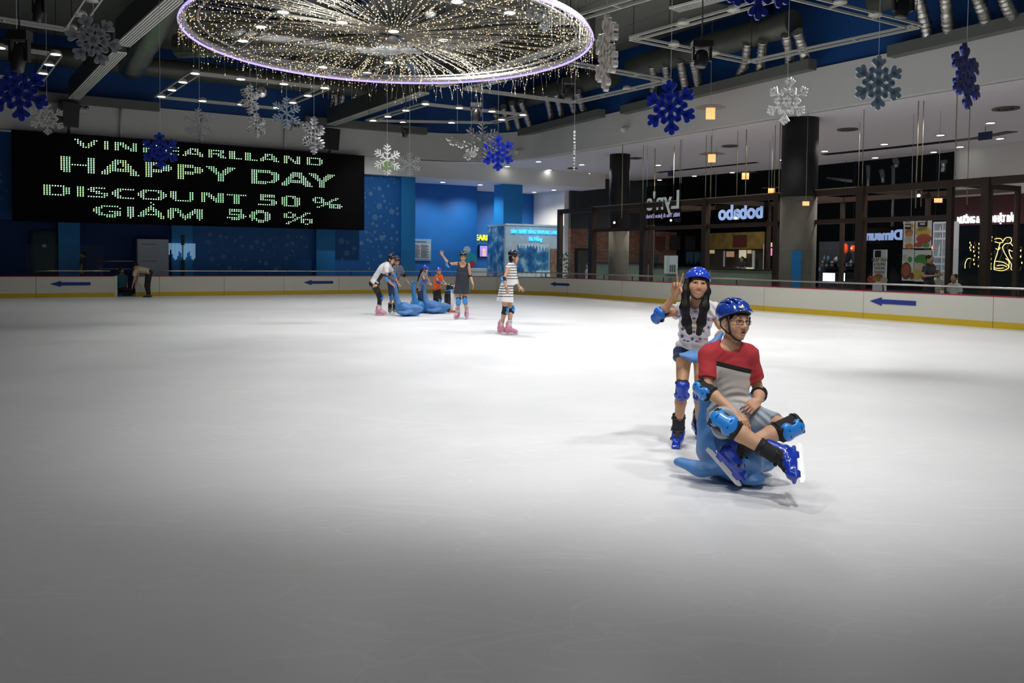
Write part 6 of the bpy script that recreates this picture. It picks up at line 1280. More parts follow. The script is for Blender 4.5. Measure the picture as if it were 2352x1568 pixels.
# ------------------------------------------------------------------ rink toys
M_SEAL = mat('seal_blue', (0.060, 0.195, 0.47), 0.5, noise=0.14, nscale=160, bump=0.06, bscale=220); M_SEALL = mat('seal_light_blue', (0.03, 0.21, 0.50), 0.45, noise=0.1, nscale=120)
def turned(p, t): x, y, z = p; y -= 0.10; return (x*math.cos(t)-y*math.sin(t), x*math.sin(t)+y*math.cos(t)+0.10, z)
def seal_sdf(rollt=0.0, t=0.0):
    s = SDF(); s.ell((0, -0.03, 0.150), (0.155, 0.30, 0.150), k=0.05); s.ell((0, -0.12, 0.20), (0.135, 0.17, 0.15), k=0.08); R = [[math.cos(t), -math.sin(t), 0], [math.sin(t), math.cos(t), 0], [0, 0, 1]]
    s.ell(turned((0, 0.20, 0.19), t), (0.115, 0.15, 0.105), R, k=0.06); s.ell(turned((0, 0.31, 0.195), t), (0.064, 0.095, 0.054), R, k=0.05); s.ell((0, 0.05, 0.06), (0.125, 0.26, 0.06), k=0.03)
    tail = [(0, -0.22, 0.16, 0.125), (0, -0.29, 0.32, 0.082), (0, -0.325, 0.48, 0.054), (0, -0.345, 0.64, 0.043), (0, -0.37, 0.79, 0.038)]
    for a, b in zip(tail[:-1], tail[1:]): s.cap(a[:3], b[:3], a[3], b[3], k=0.03)
    for sg in (-1, 1): dz = sg*rollt; s.cap((0, -0.37, 0.785), (sg*0.08, -0.39, 0.82+dz*0.4), 0.034, 0.040, k=0.03, flat=((0, 0.75, 0.6), 0.45)); s.cap((sg*0.08, -0.39, 0.82+dz*0.4), (sg*0.165, -0.41, 0.875+dz), 0.040, 0.018, k=0.02, flat=((0, 0.75, 0.6), 0.5))
    for sg in (-1, 1): s.cap((sg*0.11, 0.10, 0.11), (sg*0.24, 0.0, 0.085), 0.075, 0.072, k=0.04, flat=((0, 0, 1), 0.62)); s.cap((sg*0.24, 0.0, 0.085), (sg*0.325, -0.12, 0.11), 0.070, 0.050, k=0.03, flat=((0, 0, 1), 0.62))
    s.cyl((0, 0.085, 0.2), (0, 0.085, 0.385), 0.034, 0.032, k=0.02, rr=0.012); s.rbox((0, 0, -0.05), (1, 1, 0.05), k=0.01, kind='s', rr=0); 
    s.cap(turned((-0.07, 0.34, 0.170), t), turned((0, 0.405, 0.178), t), 0.004, k=0.006, kind='s'); s.cap(turned((0.07, 0.34, 0.170), t), turned((0, 0.405, 0.178), t), 0.004, k=0.006, kind='s'); return s
def seal(loc, head, m, label, h, rollt=0.0, sc=1.0, t=0.0):
    M = frame(V3(loc), V3(head), V3((0, 0, 1))) @ Matrix.Scale(sc, 4); e = empty('seal_toy', V3((loc[0], loc[1], 0)), label, 'skating aid'); o = sdf_obj('body', seal_sdf(rollt, t), h, m, parent=e, M=M)
    for sg in (-1, 1): b = MB(); b.sphere(M @ V3(turned((sg*0.060, 0.325, 0.218), t)), 0.014, 8); b.build('eye', M_IRIS, o)
    return e
HEADM = (0.33, -0.944, 0)
seal((1.50, 5.60, 0), HEADM, M_SEAL, 'blue seal skating aid carrying the seated teenager in the red and white shirt', 0.006, rollt=-0.075, t=-0.75)
seal((-2.63, 21.25, 0), (0.97, -0.24, 0), M_SEAL, 'blue seal skating aid held by the leaning woman in white, nearest of the far ones', 0.010)
seal((-2.42, 22.45, 0), (0.55, 0.83, 0), M_SEALL, 'lighter blue seal skating aid held by the boy in the plaid shirt', 0.010)
seal((-2.02, 22.35, 0), (0.985, -0.17, 0), M_SEAL, 'blue seal skating aid pushed by the child in the grey vest', 0.010)
def penguin(loc, head):
    M = frame(V3(loc), V3(head), V3((0, 0, 1))); e = empty('penguin_toy', V3(loc), 'black and white penguin skating aid held by the child in orange', 'skating aid')
    s = SDF(); s.ell((0, 0, 0.34), (0.155, 0.135, 0.36), k=0.05); s.ell((0, 0.03, 0.70), (0.10, 0.12, 0.085), k=0.05); s.cyl((-0.16, 0, 0.73), (0.16, 0, 0.73), 0.018, k=0.02)
    for sg in (-1, 1): s.cap((sg*0.14, 0.0, 0.50), (sg*0.19, 0.02, 0.25), 0.04, 0.025, k=0.03)
    s.rbox((0, 0, -0.05), (1, 1, 0.05), k=0.01, kind='s', rr=0)
    Mi = np.array(M.inverted())
    o = sdf_obj('body', s, 0.009, attr_mat('penguin_coat', 'coat', [(0, (0.012, 0.012, 0.014)), (0.5, (0.62, 0.62, 0.62))], 0.35), parent=e, M=M, attrs={'coat': lambda V: np.clip(0.5+((V[:, 1]-0.03)/0.05-(V[:, 0]/0.12)**2*1.2)*0.3-(V[:, 2] > 0.60)*0.6, 0, 1)})
    s = SDF(); s.cap((0, 0.12, 0.69), (0, 0.21, 0.68), 0.035, 0.012, k=0.01); sdf_obj('beak', s, 0.007, mat('beak_orange', (0.75, 0.13, 0.02), 0.4), parent=e, M=M)
    for sg in (-1, 1): s = SDF(); s.cap((sg*0.08, 0.06, 0.025), (sg*0.09, 0.20, 0.025), 0.045, 0.04, k=0.01, flat=((0, 0, 1), 0.6)); sdf_obj('foot', s, 0.008, mat('foot_orange', (0.50, 0.12, 0.07), 0.5), parent=e, M=M)
    for sg in (-1, 1): b = MB(); b.sphere(M @ V3((sg*0.07, 0.105, 0.735)), 0.022, 8); b.build('eye', M_EYEW, o)
    b = MB(); b.tube([M @ V3((0.13*math.cos(a), 0.03+0.125*math.sin(a), 0.60+0.02*math.sin(a*2))) for a in [2*math.pi*i/18 for i in range(18)]], 0.02, 6, closed=True); b.build('scarf', M_PADB, e)
penguin((-1.72, 22.95, 0), (0.95, -0.3, 0))
# ------------------------------------------------------------------ seated teenager
def JJ(**k): return {n: py_(*v) for n, v in k.items()}
def wrinkle(seed, f, amp): return nf(seed, f, amp)
JM = JJ(pelvis=(1687, 948, 5.66), chest=(1672, 862, 5.66), neck=(1677, 792, 5.62), shA=(1630, 812, 5.60), shB=(1716, 812, 5.68), hipA=(1658, 958, 5.60), hipB=(1716, 960, 5.62),
        elA=(1622, 893, 5.50), wrA=(1688, 947, 5.36), elB=(1744, 902, 5.72), wrB=(1740, 921, 5.50), knA=(1664, 972, 5.20), anA=(1783, 1047, 5.06), knB=(1808, 980, 5.34), anB=(1695, 1032, 5.27))
HM = frame(py_(1688, 738, 5.58), V3((0.40, -0.91, 0.0)), V3((0.05, 0.0, 1)))
SC_M = 1.02
man = make_body('teenager in glasses, red and white shirt and navy helmet sitting on the blue seal', JM, 0.98, HM, SC_M, SK_M, 0.0045,
    {'A': (py_(1712, 972, 5.30)-JM['wrA'], V3((-0.3, 0.5, -0.8)), 1, dict(curl=(28, 30, 34, 38), sc=0.98)), 'B': (py_(1712, 945, 5.40)-JM['wrB'], V3((-0.35, 0.6, -0.6)), -1, dict(curl=(44, 48, 52, 56), thumb=(12, 60), sc=0.98))},
    V3((1.50, 5.60, 0)), openm=1.0)
def upv(J): return (J['neck']-J['pelvis']).normalized()
def man_shirt(s):
    J = JM; torso_ops(s, J, None, 0.98, inf=0.013, belly=1.02)
    for q, t in (('A', 0.72), ('B', 0.66)):
        e = J['sh'+q].lerp(J['el'+q], t); s.cyl(A3(J['sh'+q]), A3(e), 0.067, 0.064, k=0.05, rr=0.006); s.ell(A3(J['sh'+q]), (0.064,)*3, k=0.05)
    u = upv(J); s.plane(A3(J['pelvis']+u*(-0.01)), A3(-u)); nk = py_(1684, 786, 5.52); s.ell(A3(nk), (0.092, 0.10, 0.070), [list(r)[:3] for r in HM.to_3x3()], k=0.008, kind='s'); s.cap(A3(JM['neck']), A3(HM.translation), 0.066, k=0.008, kind='s')
uM = upv(JM); C0 = A3(JM['pelvis']); L_M = (JM['neck']-JM['pelvis']).length
def hM(V): return (V-C0)@A3(uM)/L_M
latM = A3((JM['shB']-JM['shA']).normalized())
def sleeve_d(V, J=JM):         # how far out along the shoulder line a point lies
    q = (V-A3((J['shA']+J['shB'])/2))@latM; return np.abs(q)/((J['shB']-J['shA']).length/2)
def arm_near(V):
    r = np.zeros(len(V), bool)
    for q in 'AB':
        a = A3(JM['sh'+q]); b_ = A3(JM['el'+q]); ba = b_-a; h = np.clip(((V-a)@ba)/(ba@ba), 0, 1); r |= np.linalg.norm(V-a-h[:, None]*ba, axis=1) < 0.084
    return r
def shirt_attr(V):
    t = hM(V)+0.36*((V-A3((JM['shA']+JM['shB'])/2))@latM)/L_M; st = sleeve_d(V); v = np.where(t > 0.735, 0.9, np.where(t > 0.665, 0.5, 0.1)).astype(float)
    v = 0.5+(t-0.70)/0.4; a = np.clip(v, 0, 1); return np.where((st > 1.0) & arm_near(V), 0.98, a)
def fold_m(p): return 0.0085*np.sin((p@A3(uM))*120+5*np.sin(p[..., 0]*16)+9*np.sin(p[..., 0]*5+1))*(0.5+0.5*np.sin(p[..., 0]*23+(p@A3(uM))*31))*np.clip(1.25-((p-C0)@A3(uM))/0.2, 0.15, 1)+nf(5, 22, 0.004)(p)
M_SHM = attr_mat('shirt_red_white', 'band', [(0, (0.52, 0.48, 0.44)), (0.415, (0.008, 0.008, 0.009)), (0.585, (0.40, 0.028, 0.036))], 0.9, bump=0.06, bscale=300)
garment('t_shirt', man, M_SHM, 0.0045, man_shirt, {'band': shirt_attr}, fold_m)
M_SHORT = mat('shorts_grey_blue', (0.33, 0.38, 0.44), 0.9, bump=0.05, bscale=250)
def man_shorts(s):
    J = JM; s.ell(A3(J['pelvis']), (0.172, 0.13, 0.115), k=0.05)
    for q, t in (('A', 0.84), ('B', 0.74)): s.cyl(A3(J['hip'+q]), A3(J['hip'+q].lerp(J['kn'+q], t)), 0.098, 0.088 if q == 'A' else 0.078, k=0.06, rr=0.008)
    s.ell(A3(J['pelvis']+uM*0.14), (0.4, 0.4, 0.06), k=0.01, kind='s')
    s.cap(A3(JM['hipA']+V3((0, 0, -0.03))), A3(JM['hipA'].lerp(JM['knA'], 0.7)+V3((0, 0, -0.045))), 0.075, 0.07, k=0.03)
garment('shorts', man, M_SHORT, 0.0045, man_shorts, None, lambda p: nf(9, 26, 0.007)(p)+0.0055*np.sin(p[..., 0]*70+p[..., 2]*95+4*np.sin(p[..., 0]*12))*(0.5+0.5*np.sin(p[..., 0]*19+p[..., 2]*30)))
helmet(man, HM, SC_M*1.04, M_HLD, 'bike', tilt=5, h=0.0038)
hm = [c for c in man.children if c.name.startswith('helmet')][0]
b = MB(); atM = lambda x, y, z: HM @ V3((x*SC_M, y*SC_M, z*SC_M)); rg = random.Random(2)
for k in range(26):
    a = rg.uniform(0, 6.28); e = rg.uniform(0.35, 1.3); n = V3((math.cos(a)*math.cos(e)*0.0985, math.sin(a)*math.cos(e)*0.123, 0.052+math.sin(e)*0.100)); b.sphere(atM(*n), 0.0035, 4)
b.build('white_specks', M_TEETH, hm); s = SDF(); s.ell((0.035, 0.103, 0.098), (0.022, 0.010, 0.009), k=0.002); sdf_obj('badge', s, 0.003, M_TEETH, parent=hm, M=HM @ Matrix.Scale(SC_M, 4))
s = SDF(); s.ell((0, -0.014, 0.030), (0.0815, 0.099, 0.088), k=0.01); s.ell((0, 0.09, -0.02), (0.085, 0.060, 0.095), k=0.012, kind='s'); s.plane((0, 0, -0.018), (0, -0.2, -1)); s.ell((0, 0.072, 0.056), (0.056, 0.013, 0.026), k=0.012)
for sg in (-1, 1): s.ell((sg*0.082, -0.008, -0.012), (0.016, 0.024, 0.034), k=0.006, kind='s')
sdf_obj('hair', s, 0.004, M_HAIR, parent=man, M=HM @ Matrix.Scale(SC_M, 4), relax=1)
# glasses
g = MB(); r = 0.0019
for sg in (-1, 1):
    cx = sg*0.0325; pts = [atM(cx+0.0245*math.copysign(abs(math.cos(a))**0.45, math.cos(a)), 0.099-abs(cx+0.0245*math.cos(a))*0.16, -0.001+0.0135*math.copysign(abs(math.sin(a))**0.45, math.sin(a))) for a in [2*math.pi*i/24 for i in range(24)]]
    g.tube(pts, r, 6, closed=True); g.tube([atM(sg*0.057, 0.089, 0.006), atM(sg*0.076, 0.06, 0.006), atM(sg*0.083, 0.0, 0.004)], r*1.1, 6)
g.tube([atM(-0.008, 0.099, 0.003), atM(0, 0.101, 0.005), atM(0.008, 0.099, 0.003)], r, 6); g.build('glasses', mat('glasses_brown', (0.03, 0.012, 0.01), 0.25, coat=0.4), man)
camd = V3((0, -1, 0))
pad(man, JM['elA'], JM['elA'].lerp(JM['wrA'], 0.5), V3((-0.75, -0.5, -0.3)), 0.040, M_PADB, 'elbow_pad', size=0.86, L=0.075)
pad(man, JM['elB'].lerp(JM['wrB'], 0.15), JM['wrB'], V3((0.1, 1.0, -0.1)), 0.040, M_PADB, 'elbow_pad', size=0.7, L=0.05)
pad(man, JM['knA'].lerp(JM['anA'], 0.02), JM['anA'], V3((-0.35, -0.85, 0.35)), 0.055, M_PADB, 'knee_pad', size=1.12)
pad(man, JM['knB'].lerp(JM['anB'], 0.02), JM['anB'], V3((0.75, -0.6, 0.1)), 0.053, M_PADB, 'knee_pad', size=1.08)
skate(man, JM['anA'], V3((-0.20, -0.78, -0.59)), V3((-0.90, 0.15, 0.10)), M_SKB, M_FAB, M_BLKP, h=0.0042, shin=JM['knA']-JM['anA'])
skate(man, JM['anB'], V3((0.66, -0.12, -0.74)), V3((0.72, 0.05, 0.62)), M_SKB, M_FAB, M_BLKP, h=0.0042, shin=JM['knB']-JM['anB'])
# ------------------------------------------------------------------ girl making a V sign
JG = JJ(pelvis=(1590, 802, 6.72), chest=(1597, 742, 6.56), neck=(1600, 696, 6.40), shA=(1569, 712, 6.44), shB=(1633, 710, 6.46), hipA=(1571, 812, 6.70), hipB=(1611, 812, 6.70),
        elA=(1518, 722, 6.32), wrA=(1551, 676, 6.20), elB=(1653, 744, 6.40), wrB=(1664, 757, 6.18), knA=(1566, 894, 6.50), anA=(1558, 984, 6.62), knB=(1608, 896, 6.56), anB=(1606, 968, 6.86))
HG = frame(py_(1602, 653, 6.30), V3((-0.05, -0.99, 0.06)), V3((0.09, 0.0, 1)))
SC_G = 0.93
girl = make_body('smiling girl in blue helmet with long black hair making a V sign', JG, 0.80, HG, SC_G, SK_G, 0.005,
    {'A': (py_(1556, 640, 6.17)-JG['wrA'], V3((0.1, -1, 0.1)), 1, dict(curl=(2, 2, 80, 82), spread=(6, -14, -3, -8), thumb=(8, 80), sc=0.98)), 'B': (py_(1668, 772, 6.02)-JG['wrB'], V3((0, 0.1, -1)), -1, dict(curl=(25, 25, 25, 25), sc=0.85))},
    V3((1.33, 6.65, 0)), smile=1.0, female=True, squint=1.0)
uG = upv(JG)
def girl_shirt(s):
    J = JG; torso_ops(s, J, None, 0.80, inf=0.018, female=False, belly=1.06)
    for q, t in (('A', 0.42), ('B', 0.62)): s.cyl(A3(J['sh'+q]), A3(J['sh'+q].lerp(J['el'+q], t)), 0.060, 0.060, k=0.04, rr=0.006); s.ell(A3(J['sh'+q]), (0.056,)*3, k=0.04)
    s.plane(A3(J['pelvis']+uG*0.015), A3(-uG)); s.ell(A3(py_(1602, 692, 6.28)), (0.070, 0.12, 0.085), k=0.008, kind='s')
garment('t_shirt', girl, mat('shirt_white', (0.68, 0.66, 0.68), 0.9, bump=0.05, bscale=300), 0.0048, girl_shirt, None, lambda p: nf(12, 24, 0.006)(p)+0.0045*np.sin(p[..., 2]*90+p[..., 0]*60+3*np.sin(p[..., 0]*20)))
ts = [c for c in girl.children if c.name.startswith('t_shirt')][0]
M_PUR = mat('print_purple', (0.10, 0.05, 0.30), 0.8); M_LIL = mat('print_lilac', (0.30, 0.22, 0.55), 0.8); M_PNK = mat('print_pink', (0.70, 0.25, 0.40), 0.8); M_YLW = mat('print_ochre', (0.55, 0.36, 0.08), 0.8)
def star(px, py, r, m, name, rot=0.0, n=5):
    """a printed shape lying on the front of the shirt (found by casting along the view onto the cloth)"""
    bpy.context.view_layer.update(); mw = ts.matrix_world.inverted(); out = []; N = 2*n if n == 5 else 14
    cst = []
    for i in range(N):
        a = rot+2*math.pi*i/N; rr = r*((0.45 if i % 2 else 1.0) if n == 5 else 1.0); cst.append((px+rr*math.sin(a), py-rr*math.cos(a)*(1 if n == 5 else 0.5)))
    cst.append((px, py))
    for x, y in cst:
        o_ = mw @ O; d_ = (mw.to_3x3() @ ray(x, y)).normalized(); ok, loc, nr, fi = ts.data and ts.ray_cast(o_, d_)
        if not ok: return
        out.append(ts.matrix_world @ (loc+nr*0.0025))
    b = MB(); k = len(out)-1; b.add(out, [(i, (i+1) % k, k) for i in range(k)], 0, True); b.build(name, m, ts)
for (x, y, r, rt) in ((1568, 755, 5.5, 0.2), (1594, 762, 4.5, 0.5), (1567, 772, 5.5, 0.1), (1590, 778, 5.5, 0.3), (1559, 736, 4, 0.4), (1615, 760, 4, 0.2), (1627, 752, 3.5, 0.9)): star(x, y, r, M_PUR, 'printed_star', rt)
for (x, y, r) in ((1557, 716, 6), (1629, 733, 7), (1597, 715, 5), (1558, 726, 5)): star(x, y, r, M_LIL, 'printed_blot', 0.0, 7)
for (x, y, r) in ((1631, 768, 7), (1606, 784, 6), (1620, 779, 5)): star(x, y, r, M_PNK, 'printed_blot', 0.0, 7)
for (x, y, r) in ((1597, 742, 6), (1593, 753, 5)): star(x, y, r, M_YLW, 'printed_blot', 0.0, 7)
for (x, y) in ((1572, 781), (1580, 783), (1600, 783), (1608, 778)): star(x, y, 3.5, M_PUR, 'printed_blot', 0.0, 7)
star(1594, 731, 4, M_PUR, 'printed_blot', 0.0, 7)
def girl_shorts(s):
    J = JG; s.ell(A3(J['pelvis']-V3((0, 0, 0.01))), (0.142, 0.108, 0.085), k=0.05)
    for q in 'AB': s.cyl(A3(J['hip'+q]+V3((0, 0, 0.03))), A3(J['hip'+q].lerp(J['kn'+q], 0.13)), 0.078, 0.084, k=0.04, rr=0.006)
garment('denim_shorts', girl, mat('denim', (0.025, 0.045, 0.11), 0.85, noise=0.35, nscale=30), 0.0048, girl_shorts, None, nf(3, 30, 0.003))
s = SDF()
for q in 'AB': s.cyl(A3(JG['hip'+q].lerp(JG['kn'+q], 0.10)), A3(JG['hip'+q].lerp(JG['kn'+q], 0.15)), 0.087, 0.087, k=0.001)
sdf_obj('rolled_hem', s, 0.005, mat('denim_light', (0.08, 0.12, 0.20), 0.85), parent=[c for c in girl.children if c.name.startswith('denim')][0])
helmet(girl, HG, SC_G*1.04, M_HLB, 'bowl', tilt=4, h=0.0038)
def tail_hair(s, pts, rs, fl=0.55):
    for (p, q), (a, b_) in zip(zip(pts[:-1], pts[1:]), zip(rs[:-1], rs[1:])): s.cap(A3(p), A3(q), a, b_, k=0.02, flat=((0, 1, 0), fl))
s = SDF(); Rg = [list(r_)[:3] for r_ in HG.to_3x3()]; s.ell(A3(HG @ V3((0, -0.016, 0.02))), (0.079, 0.096, 0.09), Rg, k=0.01); s.ell(A3(HG @ V3((0, 0.095, -0.035))), (0.056, 0.075, 0.088), Rg, k=0.01, kind='s'); s.ell(A3(HG @ V3((0, 0.070, 0.036))), (0.058, 0.015, 0.020), Rg, k=0.012)
tail_hair(s, [py_(1580, 640, 6.31), py_(1576, 668, 6.28), py_(1573, 705, 6.26), py_(1577, 740, 6.31), py_(1584, 762, 6.36)], [0.024, 0.030, 0.033, 0.034, 0.024])
tail_hair(s, [py_(1624, 645, 6.32), py_(1622, 670, 6.29), py_(1618, 705, 6.26), py_(1611, 740, 6.31), py_(1605, 765, 6.36)], [0.022, 0.028, 0.031, 0.032, 0.022])
s.warp(lambda p: 0.0010*np.sin(p[..., 0]*330+5*p[..., 2]))
sdf_obj('hair', s, 0.0045, M_HAIR, parent=girl)
pad(girl, JG['elA'], JG['elA'].lerp(JG['wrA'], 0.4), V3((-0.8, -0.35, -0.45)), 0.034, mat('pad_mid_blue', (0.015, 0.12, 0.50), 0.32, coat=0.3), 'elbow_pad', size=0.84, L=0.055)
pad(girl, JG['knA'], JG['anA'], V3((-0.1, -1, 0.05)), 0.042, M_PADD, 'knee_pad', size=1.0, L=0.07); pad(girl, JG['knB'], JG['anB'], V3((-0.15, -1, 0.05)), 0.042, M_PADD, 'knee_pad', size=1.0, L=0.07)
skate(girl, JG['anA'], V3((-0.28, -0.94, -0.12)), V3((0.04, 0, 1)), M_SKB, M_FAB, M_BLKP, h=0.0048, sc=0.98); skate(girl, JG['anB'], V3((0.15, -0.95, -0.35)), V3((-0.05, -0.3, 1)), M_SKB, M_FAB, M_BLKP, h=0.0048, sc=0.98)
b = MB(); b.tube([py_(1592, 690, 6.33), py_(1595, 697, 6.30), py_(1600, 700, 6.29), py_(1606, 697, 6.30), py_(1609, 691, 6.33)], 0.0012, 5); b.build('necklace', mat('fine_gold', (0.7, 0.45, 0.15), 0.3, 1.0), girl)
# ------------------------------------------------------------------ skaters farther off
def hd(px, py, Y, f, up=(0, 0, 1)): return frame(py_(px, py, Y), V3(f), V3(up))
def shirt_of(J, w, sl=0.4, inf=0.016, hem=0.0, arms='AB', neck=None, belly=1.05, sleeveless=False, nr=0.07):
    def f(s):
        torso_ops(s, J, None, w, inf=inf, belly=belly); u = (J['neck']-J['pelvis']).normalized()
        if not sleeveless:
            for q in arms: s.cyl(A3(J['sh'+q]), A3(J['sh'+q].lerp(J['el'+q], sl)), 0.062*w+0.01, 0.06*w+0.01, k=0.04, rr=0.006)
        s.plane(A3(J['pelvis']+u*hem), A3(-u)); s.ell(A3(J['neck']+u*0.035+(neck or V3((0, 0, 0)))), (nr, nr, nr*0.9), k=0.008, kind='s')
    return f
def trousers(J, w, t=0.9, r0=0.088, r1=0.07, shin=0.0):
    def f(s):
        s.ell(A3(J['pelvis']-V3((0, 0, 0.01))), (0.16*w+0.01, 0.118*w+0.01, 0.12*w), k=0.05)
        for q in 'AB':
            s.cyl(A3(J['hip'+q]), A3(J['hip'+q].lerp(J['kn'+q], min(t, 1.0))), r0*w+0.012, r1*w+0.012, k=0.04, rr=0.006)
            if shin: s.ell(A3(J['kn'+q]), (r1*w+0.015,)*3, k=0.03)
            if shin: s.cyl(A3(J['kn'+q]), A3(J['kn'+q].lerp(J['an'+q], shin)), r1*w+0.010, (0.045 if shin > 0.8 else 0.062)*w+0.008, k=0.03, rr=0.006)
    return f
def hair_cap(body, H, sc, h=0.007, back=0.0, tail=None):
    s = SDF(); s.ell((0, -0.016, 0.022), (0.083, 0.101, 0.093), k=0.01); s.ell((0, 0.095, -0.03), (0.062, 0.068, 0.088), k=0.01, kind='s')
    if back: s.ell((0, -0.045, -0.045), (0.076, 0.065, back), k=0.03)
    else: s.plane((0, 0, -0.03), (0, 0, -1))
    o = sdf_obj('hair', s, h, M_HAIR, parent=body, M=H @ Matrix.Scale(sc, 4))
    if tail: s = SDF(); [s.cap(A3(a), A3(b), 0.03, 0.022, k=0.02) for a, b in zip(tail[:-1], tail[1:])]; sdf_obj('ponytail', s, h, M_HAIR, parent=o)
HH = 0.0075
# woman in the striped two-piece, gliding right
J = JJ(pelvis=(1164, 668, 16.3), chest=(1171, 640, 16.3), neck=(1177, 606, 16.3), shA=(1168, 616, 16.16), shB=(1178, 615, 16.46), hipA=(1160, 678, 16.22), hipB=(1166, 678, 16.40), elA=(1158, 642, 16.02), wrA=(1163, 661, 15.92), elB=(1185, 640, 16.52), wrB=(1193, 659, 16.5),
       knA=(1159, 712, 16.22), anA=(1152, 748, 16.30), knB=(1173, 711, 16.38), anB=(1170, 751, 16.18))
H = hd(1181, 590, 16.3, (0.97, -0.18, -0.18), (0.12, 0, 1)); w = 0.84; sc = 0.93
wo = make_body('woman in black-striped white top and skirt gliding to the right in pink skates', J, w, H, sc, SK_W, HH, {'A': (py_(1165, 676, 15.9)-J['wrA'], V3((0.6, 0.6, 0)), 1, dict(curl=(25,)*4, sc=0.85)), 'B': (py_(1199, 664, 16.45)-J['wrB'], V3((0, 1, -0.5)), -1, dict(curl=(20,)*4, sc=0.85))}, V3((-0.09, 16.27, 0)), female=True)
hair_cap(wo, H, sc, back=0.085); helmet(wo, H, sc, M_HLK, 'bike', h=0.006)
M_STR = attr_mat('striped_white', 'stripe', [(0, (0.75, 0.74, 0.74)), (0.5, (0.02, 0.02, 0.024))], 0.85)
def stripes(z0, z1, per): return lambda V: np.where((V[:, 2] > z0) & (V[:, 2] < z1) & (((V[:, 2]-z0) % per) < per*0.30), 0.9, 0.1)
zt = py_(1170, 640, 16.3).z; zb = J['pelvis'].z
def top(s): shirt_of(J, w, inf=0.03, hem=0.14, sleeveless=True, nr=0.065)(s); s.cyl(A3(J['pelvis'].lerp(J['chest'], 0.5)+V3((0.03, 0, 0.02))), A3(J['chest']+V3((0.0, 0, 0.03))), 0.165, 0.15, k=0.05); s.plane(A3(py_(1168, 656, 16.3)), (0, 0, -1))
z_hem = py_(1168, 656, 16.3).z; garment('striped_top', wo, M_STR, HH, top, {'stripe': stripes(z_hem+0.135, 9, 0.052)})
z_sk = py_(1160, 692, 16.3).z
def skirt(s): s.cyl(A3(J['pelvis']+V3((0.0, 0, 0.13))), A3(V3((J['pelvis'].x-0.035, J['pelvis'].y, z_sk))), 0.125, 0.170, k=0.03, flat=((0, 1, 0), 1.05))
garment('striped_skirt', wo, M_STR, HH, skirt, {'stripe': stripes(z_sk+0.095, 9, 0.050)})
pad(wo, J['elA'], J['wrA'], V3((-1, -0.3, -0.2)), 0.034, M_PADB, 'elbow_pad', h=0.007, size=0.8, L=0.055)
pad(wo, J['knA'], J['anA'], V3((1, -0.3, 0)), 0.045, M_PADB, 'knee_pad', h=0.007, size=0.95); pad(wo, J['knB'], J['anB'], V3((1, -0.3, 0)), 0.045, M_PADB, 'knee_pad', h=0.007, size=0.95)
for q, d in (('A', 0), ('B', 0)): a = J['an'+q].copy(); a.z = 0.166; skate(wo, a, V3((1, -0.15, 0)), V3((-0.08, 0, 1)), M_SKP, M_SKW, M_SKP, h=0.007, sc=1.0)
b = MB(); c = J['wrA']; b.tube([c+V3((0.03*math.cos(t), 0.03*math.sin(t), 0.0)) for t in [2*math.pi*i/14 for i in range(14)]], 0.006, 5, closed=True); b.build('bracelet', M_BRN, wo)
# waving woman in the dark pinstripe dress
J = JJ(pelvis=(1061, 652, 20.3), chest=(1062, 628, 20.3), neck=(1063, 604, 20.27), shA=(1051, 605, 20.3), shB=(1076, 608, 20.3), hipA=(1055, 658, 20.3), hipB=(1067, 658, 20.3), elA=(1030, 606, 20.15), wrA=(1016, 585, 20.05), elB=(1080, 634, 20.3), wrB=(1086, 651, 20.15),
       knA=(1053, 691, 20.2), anA=(1051, 715, 20.32), knB=(1068, 689, 20.2), anB=(1072, 714, 20.35))
H = hd(1064, 589, 20.25, (-0.05, -0.97, -0.22), (0.03, -0.15, 1)); w = 0.84; sc = 0.95
wo = make_body('woman in dark pinstripe dress waving a raised arm in pink skates', J, w, H, sc, SK_W, 0.008, {'A': (py_(1011, 576, 19.98)-J['wrA'], V3((0.4, -0.8, 0.2)), 1, dict(curl=(22,)*4, sc=0.9)), 'B': (py_(1089, 661, 20.1)-J['wrB'], V3((-1, 0, 0)), -1, dict(curl=(25,)*4, sc=0.9))}, V3((-1.2, 20.3, 0)), female=True)
hair_cap(wo, H, sc, h=0.008, back=0.07); helmet(wo, H, sc, M_HLK, 'bowl', h=0.007, holes=False)
M_PIN = attr_mat('pinstripe_dark', 'pin', [(0, (0.018, 0.022, 0.035)), (0.5, (0.05, 0.055, 0.075))], 0.85)
zh = py_(1060, 674, 20.3).z
def dress(s):
    torso_ops(s, J, None, w, inf=0.014); s.cyl(A3(J['chest']), A3(V3((J['pelvis'].x-0.005, J['pelvis'].y, zh))), 0.145, 0.195, k=0.05, flat=((0, 1, 0), 0.78)); s.ell(A3(J['neck']+V3((0, -0.04, 0.03))), (0.09, 0.13, 0.14), k=0.01, kind='s')
    for q, sg in (('A', -1), ('B', 1)): s.cap(A3(J['sh'+q]+V3((sg*0.03, 0, -0.02))), A3(J['sh'+q]+V3((sg*0.05, 0, 0.1))), 0.055, k=0.01, kind='s')
garment('pinstripe_dress', wo, M_PIN, 0.008, dress, {'pin': lambda V: 0.5+0.5*np.sin(V[:, 0]*150)-0.35})
pad(wo, J['elA'], J['elA'].lerp(J['wrA'], 0.4), V3((-0.5, -0.5, -0.8)), 0.036, M_PADB, 'elbow_pad', h=0.008, size=0.85, L=0.06); pad(wo, J['elB'], J['wrB'], V3((0.2, 1, 0)), 0.034, M_PADB, 'elbow_pad', h=0.008, size=0.8, L=0.055)
for q in 'AB': pad(wo, J['kn'+q], J['an'+q], V3((0, -1, 0.05)), 0.047, M_PADB, 'knee_pad', h=0.008, size=1.1)
